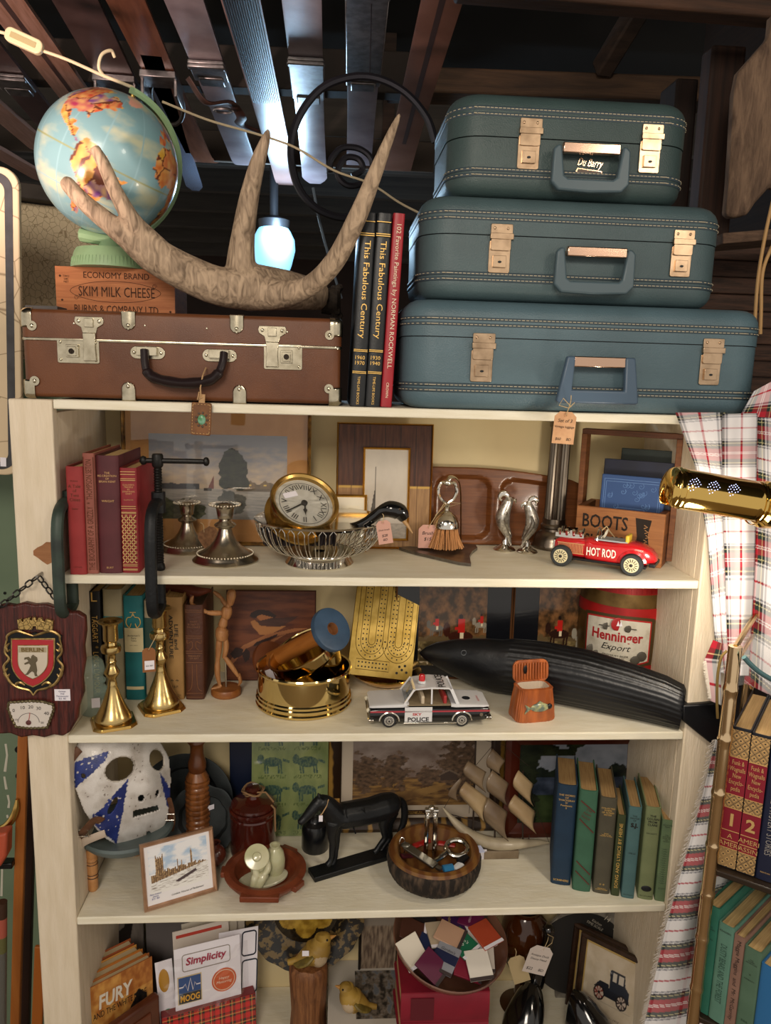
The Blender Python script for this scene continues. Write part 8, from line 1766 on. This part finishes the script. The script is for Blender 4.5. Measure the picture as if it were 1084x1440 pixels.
# ---- bowl of matchbooks
bc5 = V((PY(627, 1340, .11).x, .112, T5+3*(tb+.0003)+.006)); k = mpp(bc5); RBO = 80*k
BM = TR(*bc5) @ rot(14, 5, 0); mb = thing('wooden_bowl', 'wide pinkish brown bowl full of matchbooks on the red books', 'bowl', M=BM)
b = B(); b.lathe([(.026, 0), (.030, .001), (RBO*.62, .014), (RBO*.88, .034), (RBO*.985, .054), (RBO, .060), (RBO*.985, .062), (RBO*.955, .058), (RBO*.84, .037), (RBO*.55, .017), (.0001, .008)], 60); b.build('bowl', mat('7a5644', .3, c2='5e3c2e', sc_=8, coat=.3), mb)
MCOL = ['1c6a4c', 'c8bfb4', '221e22', '6a1a48', '3a1a4a', '8a8c94', 'd0c8c0', '7a1830', '1c2a50', 'c09a80', '4a2a20', 'd8d2c8']
MLAB = ['green matchbook with white script on top of the pile', 'white matchbook with dark back at right of the bowl', 'black matchbook at the back left of the bowl', 'magenta matchbook at the upper right of the bowl', 'purple matchbook with yellow lettering near the back', 'silver and navy matchbook at the front of the pile', 'pale matchbook beside the green one', 'dark red matchbook low in the bowl', 'navy matchbook half buried at left', 'peach matchbook touching the green one', 'brown matchbook at the left rim', 'cream matchbook at the front right of the bowl']
MCOL += ['e0d8c8', '2a2426', 'b8a890', '5c1c3c', 'a8442a', '3c3a3c']
MLAB += ['ivory matchbook at the far left of the bowl', 'dark brown matchbook at the back right of the bowl', 'beige matchbook deep in the middle of the bowl', 'plum matchbook at the front left of the bowl', 'orange red matchbook at the right rim', 'charcoal matchbook at the back rim of the bowl']
MP = [(.022, -.010, .060, 40, 0), (.060, -.030, .050, -5, 8), (-.045, .045, .050, 5, 6), (.050, .045, .058, 70, -5), (.014, .040, .056, 86, 4), (-.014, -.042, .055, -30, 12), (.062, .012, .052, 20, 8), (.028, -.052, .046, 80, 14), (-.050, -.012, .045, 60, 6), (.000, .004, .058, 62, 0), (-.072, .012, .052, 80, 20), (.048, -.052, .053, 8, 12), (-.076, -.030, .050, 30, 26), (.030, .070, .056, 15, -8), (-.020, .010, .046, 10, 0), (-.040, -.058, .048, 50, 16), (.068, .004, .060, 30, 0), (-.010, .080, .056, 75, -10)]
for i, (x, y, z, q, t) in enumerate(MP):
    o = thing('matchbook', MLAB[i], 'matchbook', M=BM @ TR(x, y, z-.004+.0006*i) @ rot(t, -t*.4, q), group='matchbooks in the bowl'); b = B(); b.box((0, 0, .002), (.045, .054, .0042)); b.build('cover', mat(MCOL[i], .45), o, bevel=.0008)
    b = B(); b.box((0, -.0245, .0046), (.0455, .006, .0012)); b.build('striker', mat('3a3030', .8) if i % 2 else WHITEP, o)
    if i == 0: text(o, "Mario's\nClub", .028, mat('e0e8e0', .5), TR(0, .004, .0045) @ Matrix.Rotation(R(-75), 4, 'Z'), shear=.3)
    if i == 5: b = B(); b.box((0, .002, .0045), (.0455, .018, .0006)); b.build('navy_band', mat('1a2244', .5), o); text(o, "Gordon's", .028, INK, TR(0, .0155, .0046), shear=.3)
    if i == 4: text(o, 'PASQUALE', .030, mat('c8a850', .5), TR(0, .012, .0045))
    if i == 3: text(o, 'VERSAILLES', .030, mat('e0b8c8', .5), TR(0, .004, .0045))
# ---- amber glass, two black lasts, tags
p = PY(735, 1330, .21); b = B(); b.lathe([(.020, 0), (.024, .01), (.045, .05), (.052, .09), (.044, .13), (.030, .15), (.034, .16), (.030, .16), (.026, .15), (.040, .13), (.047, .09), (.040, .05), (.0001, .012)], 36, T=TR(p.x, .205, T5+.075)); b.lathe([(.04, 0), (.042, .004), (.015, .010), (.012, .06), (.022, .076), (.0001, .076)], 30, T=TR(p.x, .205, T5)); meta(b.build('amber_vase', mat('3c1c08', .1, coat=.4)), 'amber glass footed vase in the shadow behind the white tag', 'vase')
GB = mat('0a0a0b', .14, coat=.7)
def last(label, heel, toe, knob, w):
    o = thing('black_duck', label, 'ornament', (PZ(*heel, T5+.1).x, PZ(*heel, T5+.1).y, T5+.001)); zt_ = T5+.1
    h, t = PZ(*heel, zt_), PZ(*toe, zt_); d = (t-h); L_ = d.length; d.normalize(); b = B()
    rr = [(0, .3, .08), (.08, .62, .115), (.25, .80, .118), (.45, .92, .108), (.7, 1., .09), (.9, .9, .07), (1.05, .6, .05), (1.12, .2, .03)]
    s = V((-d.y, d.x, 0)); b.loft([[h+d*L_*q+s*w*ww*cos(a)+V((0, 0, T5+.001-h.z+hh/2+hh/2*sin(a))) for a in [2*pi*i/28 for i in range(28)]] for q, ww, hh in rr]); b.build('body', GB, o, world=True)
    if knob:
        kp = PY(*knob, h.y+.005); b = B(); b.tube(smoothpath([V((h.x, h.y+.005, T5+.10)), V((kp.x-.002, kp.y, kp.z-.05)), V((kp.x, kp.y, kp.z-.018)), kp], 5), lerp_list([.020, .012, .010, .010], 5), 14); b.ball(kp, (.0125, .012, .013), n=16); b.build('neck_and_knob', GB, o, world=True)
    return o, h
l1, h1 = last('glossy black carved form with a round knob, nearest the white tag', (752, 1384), (728, 1425), (771, 1308), .040)
l2, h2 = last('glossy black carved form pointing right in front of the framed car', (800, 1398), (868, 1440), None, .036)
kp = PY(771, 1318, h1.y-.012)
t1 = tag_thing('price_tag', 'white price tag hanging from the black knob', 'tag', kp, PY(764, 1331, h1.y-.022), 34*mpp(kp), 44*mpp(kp), mat('c8bcb4', .8), [('Antique Duck', .34, .8), ('Decoy Head', .48, .7), ('$22     BD', .84, .75)], ry=16, loop=[PY(766, 1334, h1.y-.02), PY(776, 1326, h1.y-.016), PY(778, 1318, h1.y), PY(770, 1314, h1.y-.014)])
tag_thing('price_tag', 'cream tag hanging behind the white one beside the black forms', 'tag', PY(724, 1334, h1.y), PY(724, 1345, h1.y-.008), 24*mpp(kp), 44*mpp(kp), mat('b8a47c', .8), [], ry=-18)
# ---- framed car prints and dial
ZC = T5+.20; a, c = PZ(815, 1314, ZC), PZ(911, 1361, ZC); cw5, ca5 = span(a, c)
def car(u, v):
    x, y = u*100, v*100
    for cx, cy in ((30, 44), (72, 44)):
        r_ = math.hypot((x-cx)*1.0, (y-cy)*1.08)
        if r_ < 2.2 or 8.3 < r_ < 10.5: return lin('1c1a1c')
        if r_ < 8.3: return lin('8a3c34' if cx < 50 else '4a3a38') if int(math.atan2(y-cy, x-cx)*2.6) % 2 else lin('c8b8a8')
    if inside(x, y, [(20, 50), (30, 60), (46, 60), (48, 52), (84, 52), (86, 46), (62, 42), (40, 42)]): return lin('20222c')
    if inside(x, y, [(48, 52), (47, 78), (50, 80), (74, 80), (76, 66), (84, 60), (84, 52)]): return lin('c9bfb0') if (52 < x < 60 or 63 < x < 72) and 66 < y < 77 else lin('262a36')
    if 14 < x < 90 and 33 < y < 34.5: return lin('b0a492')
    return mixc('d0c2ac', 'c2b298', .5+fbm(u, v, 5))
WF = mat('3c2618', .4, c2='24150c', sc_=22, kind='wood', stretch=(4, 2, 4))
f1_, iw, ih = framed2('car_print', 'brown framed print of a vintage touring car, front of two frames', TR(*(((a+c)/2).x, ((a+c)/2).y, T5+.0006)) @ rot(-5, 0, ca5), cw5, .20, .012, .012, WF, car, 110, 110, mat('b89a58', .5), (.025, .025, .025, .025), pane=True, group='framed car prints')
text(f1_, 'Simplex 50 Ton - 1912', iw*.5, INK, TR(-.005, -.0046, .047) @ UP, 'caption', shear=.4); text(f1_, 'Pair of Cars\n$12 pr', iw*.2, INK, TR(iw*.33, -.0046, .022) @ UP, 'handwriting')
nb = V((-sin(R(ca5)), cos(R(ca5)), 0)); m2 = (a+c)/2+nb*.034+V((-.030*cos(R(ca5)), -.030*sin(R(ca5)), 0))
framed2('car_print', 'second brown frame standing behind the vintage car print', TR(m2.x, m2.y, T5+.0006) @ rot(-5, 0, ca5), cw5, .186, .012, .012, WF, lambda u, v: mixc('c8b9a2', 'b8a88e', .5+fbm(u, v, 5)), 20, 20, mat('b89a58', .5), (.03, .03, .03, .03), group='framed car prints')
YD = .222; dc = PY(846, 1352, YD); k = mpp(dc); dl = thing('timer_dial', 'grey and black dial plate with white numbers behind the framed car', 'dial', (dc.x, YD, T5+.001)); b = B()
q = [PY(x, y, YD) for x, y in ((770, 1300), (800, 1270), (866, 1276), (908, 1305), (902, 1355), (880, 1400), (780, 1400))]; b.prism([(v.x-dc.x, v.z-T5-.001) for v in q], .006, T=UP); b.build('plate', mat('8c867c', .5, c2='5c564e', sc_=60, ramp=(.4, .7)), dl)
b = B(); b.tube([V((dc.x-.02*0-dc.x+.0*i, 0, 0)) for i in range(2)], .001, 4) if 0 else b.lathe([(64*k, 0), (64*k, .002)], 60, T=TR(-35*k, -.0062, dc.z-T5+16*k) @ UP); b.build('dark_disc', mat('2a2827', .5), dl)
for s, x, y, hgt, mm in (('14', 855, 1293, 7, 'c8c0b0'), ('15', 867, 1307, 7, 'c8c0b0'), ('16', 873, 1325, 7, 'c8c0b0'), ('2', 884, 1316, 9, '1c1a18'), ('1', 871, 1293, 8, '1c1a18')):
    v = PY(x, y, YD-.01); text(dl, s, None, mat(mm, .6), TR(v.x-dc.x, -.0088, v.z-T5-.001) @ UP @ Matrix.Rotation(R(-38), 4, 'Z'), 'dial_number', height=hgt*k)
v = PY(838, 1300, YD-.01); text(dl, 'Kitchen\nTIME SCALE', 28*k, mat('b8b0a0', .6), TR(v.x-dc.x, -.0088, v.z-T5-.001) @ UP @ Matrix.Rotation(R(-32), 4, 'Z'))
b = B(); b.tube(smoothpath([PY(x, y, .19) for x, y in ((880, 1280), (905, 1290), (920, 1330), (918, 1380), (905, 1430))], 6), .011, 12); meta(b.build('black_hose', mat('0d0d0f', .5)), 'thick black tube curving down beside the grey dial plate', 'hose')
def street(u, v): return mixc('5a4a3e', '94826e', .5+1.3*fbm(u*2, v, 8, 4)) if v < .7 else lin('8e8478')
framed('street_print', 'small dark street print behind the bowl of matchbooks', (505, 1260, 562, 1336), .25, .006, .008, mat('1c1410', .5), street, 40, 40, None, zt=T5, tilt=-3)
# ================================================================ brass rack with books at the right
YP5 = -.16; bt_ = PY(1034, 908, YP5); xp = bt_.x
rk = thing('bamboo_rack', 'brass bamboo style rack holding encyclopedias at the right edge', 'rack', (xp, YP5, .0))
RBR = mat('e0c49c', .13, 1.)
b = B(); pr = []; nodes = [PY(x, y, YP5).z for x, y in ((1024, 969), (1013, 1039), (1004, 1115), (994, 1189), (984, 1257), (976, 1319), (968, 1389))]; z = bt_.z; r0 = 9.5*mpp(bt_)
pr = [(.0001, z), (r0, z-.0005)]
for q in nodes+[.30, .2, .1]: pr += [(r0, q+.014), (r0, q+.007), (r0*1.08, q+.003), (r0*1.12, q), (r0*1.08, q-.003), (r0, q-.007), (r0, q-.014)]
pr += [(r0, .0)]; b.lathe(pr[::-1], 24); b.build('pole', RBR, rk, M=TR(0, 0, 0))
ZE = PY(1021, 1222, -.165).z; ZL5 = PY(990, 1440, -.2).z-.02
for zz, rr_, nm, bk_y in ((PY(1040, 905, YP5).z-.006, .0045, 'rail', .05), (PY(1040, 942, YP5).z, .0035, 'rail', .05)):
    b = B(); b.tube([V((xp, YP5, zz)), V((xp+.06, YP5+.077, zz+.004)), V((xp+.13, YP5+.166, zz+.006))], rr_, 10); b.build(nm, mat('c8a868', .25, 1.), rk, world=True)
for zz in (ZE, ZL5):
    b = B(); b.box((.20, .095, zz-.006), (.40, .19, .010), T=TR(xp, YP5, 0) @ rot(0, 0, -38)); b.build('shelf', mat('2a2018', .3), rk, world=True, bevel=.002)
for qx, qy in ((0, .19), (.40, .19), (.40, 0)):
    q = TR(xp, YP5, 0) @ rot(0, 0, -38) @ V((qx, qy, 0)); b = B(); b.cyl((q.x, q.y, 0), (q.x, q.y, bt_.z-.02), r0, n=16); b.build('pole', RBR, rk, world=True)
b = B(); b.tube(smoothpath([PY(1046, 924, -.18), PY(1056, 935, -.18), PY(1072, 948, -.18), PY(1100, 962, -.18), PY(1140, 970, -.18)], 5), .0038, 10); meta(b.build('teal_cord', mat('3c5a5e', .5)), 'dark teal cord looped over the top of the brass rack', 'cord')
b = B(); b.tube(smoothpath([PY(1022, 915, -.13), PY(1014, 925, -.13), PY(1009, 950, -.13), PY(1008, 985, -.13), PY(1009, 1010, -.13)], 5), .0022, 8); meta(b.build('gold_cord', mat('7a6438', .5, .5)), 'gold cord curving down just left of the brass pole', 'cord')
b = B(); b.sheet(lambda u, v: (xp+.02+.16*u, YP5+.05+.01*sin(u*8+v*4), bt_.z-.005-.075*v+.012*u), 20, 8); meta(b.build('clear_plastic', mat('e8e8e8', .35, 0., alpha=.10), fix=False), 'clear plastic sheet hanging over the brass rack', 'plastic')
# encyclopedias
ENC, RDP = mat('14161f', .5), mat('7c1226', .5); EG = mat('c9a46a', .4, .3)
def diap(o, t, h, z0, z1):
    def f(u, v):
        x, y = u*2, v*(z1-z0)/t*2; d = min(abs((x+y) % 1-.5), abs((x-y) % 1-.5)); q = math.hypot((x % 1)-.5, (y % 1)-.5)
        q2 = math.hypot(((x+.5) % 1)-.5, ((y+.5) % 1)-.5)
        if q < .10 or q2 < .10: return lin('1c1a20')
        return lin('1c1a20') if d < .045 or .12 < d < .16 else lin('b08e5c')
    painted('diaper_pattern', f, t*.96, z1-z0, 44, max(12, int(44*(z1-z0)/t)), o, TR(0, -t*.06+.0008, (z0+z1)/2) @ UP)
def enc(n, l1, l2):
    def f(o, t, h, d):
        for a_, c_ in ((.01, .145), (.44, .53), (.80, .985)): diap(o, t, h, a_*h, c_*h)
        for a_, c_, nm in ((.15, .435, 'volume_panel'), (.535, .795, 'title_panel')):
            b = B(); b.box((0, -t*.06+.0012, (a_+c_)/2*h), (t*.97, .0016, (c_-a_)*h)); b.build(nm, RDP, o); 
        b = B()
        for z in (.148, .205, .275, .437, .533, .797): b.box((0, -t*.06+.0006, z*h), (t*.94, .0016, .0010))
        b.each('gilt_rule', EG, o); y = -t*.06-.0001
        text(o, 'Funk &\nWagnalls\nNew\nEncyclo-\npedia', t*.84, EG, TR(0, y, .665*h) @ UP, 'spine_lettering', height=h*.225); text(o, n, None, EG, TR(0, y, .355*h) @ UP, 'spine_lettering', height=h*.09, bold=.03); text(o, l1, None, EG, TR(0, y, .238*h) @ UP, 'spine_lettering', height=h*.032); text(o, l2, None, EG, TR(0, y, .178*h) @ UP, 'spine_lettering', height=h*.032)
    return f
def rbook(label, p0, dv, thick, ptop, zt_, d, cover, titles=(), extra=None, group=None, rz=0, pages=None):
    q = p0+dv*thick/2; h = PY(*ptop, q.y).z-zt_
    book('book', label, 0, 0, zt_, 0, 0, d, cover, loc=q, thick=thick*.985, height=h, titles=titles, extra=extra, group=group, rz=rz, pages=pages, curve=.06); return p0+dv*thick
EP = mat('c0a070', .85, c2='a8895a', sc_=60, kind='wood', stretch=(9, .2, .2))
q0, q1 = PZ(1008, 1216, ZE), PZ(1062, 1233.6, ZE); ra = -38; dv = V((cos(R(ra)), sin(R(ra)), 0)); te = (q1-q0).length/2*.98
q0 = rbook('encyclopedia volume 1 with diamond pattern and red panels on its spine', q0, dv, te, (1043, 1025), ZE, .17, ENC, extra=enc('1', 'A', 'AMERI'), group='encyclopedia volumes', pages=EP, rz=ra)
q0 = rbook('encyclopedia volume 2 with diamond pattern and red panels on its spine', q0, dv, te, (1073, 1034), ZE, .17, ENC, extra=enc('2', 'AMERI', 'ASSIN'), group='encyclopedia volumes', pages=EP, rz=ra)
q0 = rbook('navy book with silver vertical title beside the encyclopedias', q0, dv, te, (1103, 1046), ZE, .16, mat('161c34', .4), [("AGATHA CHRISTIE  MYSTERY STORIES", .56, .74, 'v', mat('a8a4a0', .4, .5), {'hh': .34}), ('BANTAM', .06, .5, 'h', EG)], rz=ra)
g5 = 'old books on the lower rack'; rb_ = -52; dv = V((cos(R(rb_)), sin(R(rb_)), 0)); q0 = PZ(992.7, 1270.6, .79)
q0 = rbook('bright teal green book, leftmost on the lower rack', q0, dv, .022, (1001, 1275), ZL5, .17, mat('2c6c5a', .6, c2='246050', sc_=20), [("THE\nSEA WAY", .80, .7, 'h', INK), ('COLLINS', .70, .5, 'h', INK)], group=g5, rz=rb_)
q0 = rbook('pale green book with outlined spine, second on the lower rack', q0, dv, .025, (1020, 1302), ZL5, .17, mat('5c8474', .6, c2='507868', sc_=20), [('READERS', .93, .7, 'h', INK), ("DUSTY BEARS AND THE FOREST", .5, .6, 'v', mat('2c4a40', .6), {'hh': .4})], group=g5, rz=rb_)
q0 = rbook('dusty pink book with decorative dark lettering on the lower rack', q0, dv, .017, (1033, 1318), ZL5, .17, mat('8a6a5c', .6, c2='7a5c50', sc_=20), [("Maggie Muggins  and  Mr. McGarrity  *", .5, .9, 'v', mat('241a1a', .6), {'hh': .5})], group=g5, rz=rb_)
q0 = rbook('grey green book at the right of the lower rack', q0, dv, .026, (1056, 1336), ZL5, .17, mat('54705c', .6, c2='486450', sc_=20), [('THE\nTOMMY\nADVENTURE', .86, .66, 'h', INK), ('*', .72, .1, 'h', INK), ('MARRIOTT', .66, .6, 'h', INK), ('&&&', .2, .4, 'h', mat('2c4034', .6))], group=g5, rz=rb_)
q0 = rbook('bright blue book at the bottom right edge of the rack', q0, dv, .030, (1080, 1362), ZL5, .15, mat('2c6aa0', .45), group=g5, rz=rb_)
# ---- long tartan scarf below
YS5 = -.060
def scarf(u, v):
    l = ip([(0, 1006, 1040, 1052, 1040), (.22, 985, 1129, 1036, 1129), (.42, 962, 1210, 1030, 1210), (.65, 937, 1300, 1024, 1300), (1, 905, 1445, 1010, 1445)], v); a, b_, c, d = l
    return PY(a+(c-a)*u, b_+(d-b_)*u+3*sin(u*5), YS5-.012*sin(u*pi)+.006*sin(u*10+v*3)+.02*u)
sf = cloth('tartan_scarf', '', scarf, 80, 360, lambda u, v: .072+u*.052, lambda u, v: .004+v*.56+.02*u, .86); meta(sf, 'red and white tartan scarf with a fringed edge hanging behind the brass pole', 'scarf')
b = B()
for i in range(420):
    v = i/420; p = scarf(0, v); q = p+V((-.009*random.uniform(.5, 1.3), random.uniform(-.004, .002), -.004+random.uniform(-.004, .003))); b.tube([p, p.lerp(q, .5)+V((0, 0, .001)), q], [.0006, .0005, .0003], 4)
fo = meta(b.build('fringe', mat('c4bcb4', .9), sf, world=True), kind='stuff')
def flap(u, v):
    a, b_, c, d = ip([(0, 1003, 900, 1016, 905), (.35, 990, 928, 1012, 930), (1, 999, 985, 1014, 992)], v); return PY(a+(c-a)*u, b_+(d-b_)*u, -.034-.004*sin(u*3))
fl = cloth('tartan_flap', '', flap, 20, 90, lambda u, v: .05+u*.02, lambda u, v: .052+v*.06); meta(fl, 'small fringed corner of tartan cloth left of the brass pole top', 'cloth')
b = B()
for i in range(80):
    v = .35+.6*i/80; p = flap(.2, v); q = flap(0, v)+V((-.004*random.uniform(.2, 1.2), -.002, -.003)); b.tube([p, q], [.0007, .0004], 4)
meta(b.build('fringe', mat('d4ccc0', .9), fl, world=True), kind='stuff')
# ================================================================ things against the left wall
def tofloor(a, c, up=.1): d = a-c; return a+d.normalized()*up, a-d*((a.z-.003)/d.z)
b = B(); b.bar(*tofloor(PY(34, 1000, .16), PY(21, 1470, .16)), .011, .018); o = meta(b.build('orange_plank', mat('a8662a', .45, c2='94541f', sc_=10, kind='wood', stretch=(4, 4, .4)), bevel=.002), 'orange brown wooden plank standing against the green wall', 'plank')
b = B(); b.bar(*tofloor(PY(46, 1000, .22), PY(34, 1470, .22)), .014, .02); meta(b.build('dark_plank', mat('30180f', .5, c2='241009', sc_=10), bevel=.002), 'dark brown plank just behind the orange plank', 'plank')
b = B(); b.bar(*tofloor(PY(57, 1330, .12), PY(50, 1500, .12), 0), .008, .02); meta(b.build('amber_stick', mat('a05a20', .4), bevel=.002), 'narrow amber stick low beside the left stile', 'plank')
o = thing('brass_bracket', 'brass fitting with an orange enamelled cup hanging at the left edge', 'bracket', PY(8, 1205, .14))
b = B(); b.tube(smoothpath([PY(24, 1124, .15), PY(23, 1136, .15), PY(18, 1150, .15), PY(8, 1162, .15), PY(-8, 1170, .15)], 5), lerp_list([.003, .006, .007, .007, .008], 5), 12); b.build('curved_arm', BRASS_OLD, o, world=True)
b = B(); P = [PY(x, y, .14) for x, y in ((-14, 1166), (8, 1160), (19, 1158), (18, 1190), (9, 1207), (-12, 1208))]; b.prism([(v.x, v.z) for v in P], .03, T=UP); [setattr(v, 'y', v.y+.14) for v in b.v]; b.build('enamel_cup', mat('b8543a', .4), o, world=True, bevel=.005, seg=3)
b = B(); b.box(PY(8, 1214, .15), (.030, .02, .012)); b.build('black_clip', BLACK, o, world=True, bevel=.002)
o = thing('banded_pole', 'pole with olive and coral bands at the lower left edge', 'pole', PY(2, 1440, .05)); zA_, zB_ = PY(3, 1268, .05), PY(2, 1480, .05); zE_ = tofloor(zA_, zB_, 0)[1]
for t0, t1, m_, nm in ((0, .10, mat('3a2418', .5), 'cap'), (.10, .22, mat('a05040', .5), 'coral_band'), (.22, .32, mat('5c5a34', .5), 'olive_band'), (.32, 1, mat('8c9090', .25, .8), 'shaft')):
    b = B(); b.cyl(zA_.lerp(zB_, t0), (zA_.lerp(zB_, t1) if t1 < 1 else zE_), .0085, n=18); b.build(nm, m_, o, world=True)
b = B(); b.box(PZ(812, 1444, T5+.04), (.040, .03, .08)); meta(b.build('white_card', WHITEP, bevel=.004), 'white object edge at the bottom between the two black forms', 'card')
# ================================================================ light
def light(name, kind, loc, power, color, size=.1, rot_=None, spot=None):
    l = bpy.data.lights.new(name, kind); l.energy = power; l.color = color
    if kind == 'AREA': l.size = size
    elif kind in ('POINT', 'SPOT'): l.shadow_soft_size = size
    o = bpy.data.objects.new(name, l); COL.objects.link(o); o.location = loc
    if rot_ is not None: o.rotation_euler = (V(rot_)-V(loc)).to_track_quat('-Z', 'Y').to_euler()
    return o
light('ceiling_lamp_light', 'AREA', (.0, -2.4, 2.5), 30, (1, .88, .74), .7, (.5, .2, 1.1))
light('lamp_bulb_light', 'POINT', (.95, -.20, 1.32), 2.6, (1, .88, .72), .035)
light('lantern_light', 'POINT', (lp.x+.04, lp.y-.12, lp.z+.06), 11, (.55, .78, 1), .06)
light('left_fill_light', 'POINT', (-.12, -.60, 1.95), 2, (1, .80, .66), .08)  # added warm fill that reaches the cracked board; no lamp stands here
sp_ = light('ski_fill_spot', 'SPOT', (-.45, -.75, 1.45), 105, (1, .72, .62), .08, (-.02, .45, 2.6)); sp_.data.spot_size = R(54); sp_.data.spot_blend = .6  # added spot, no fixture behind it, brightens the undersides of the skis
light('room_lamp_light', 'POINT', (1.5, -1.6, 2.3), 18, (1, .86, .7), .12)
w = bpy.data.worlds.new('world'); sc.world = w; w.use_nodes = True
w.node_tree.nodes['Background'].inputs[0].default_value = (1, .92, .82, 1); w.node_tree.nodes['Background'].inputs[1].default_value = .62
vs_ = sc.view_settings; vs_.view_transform = 'Standard'; vs_.look = 'None'; vs_.gamma = 1.; vs_.use_curve_mapping = False; vs_.exposure = .14
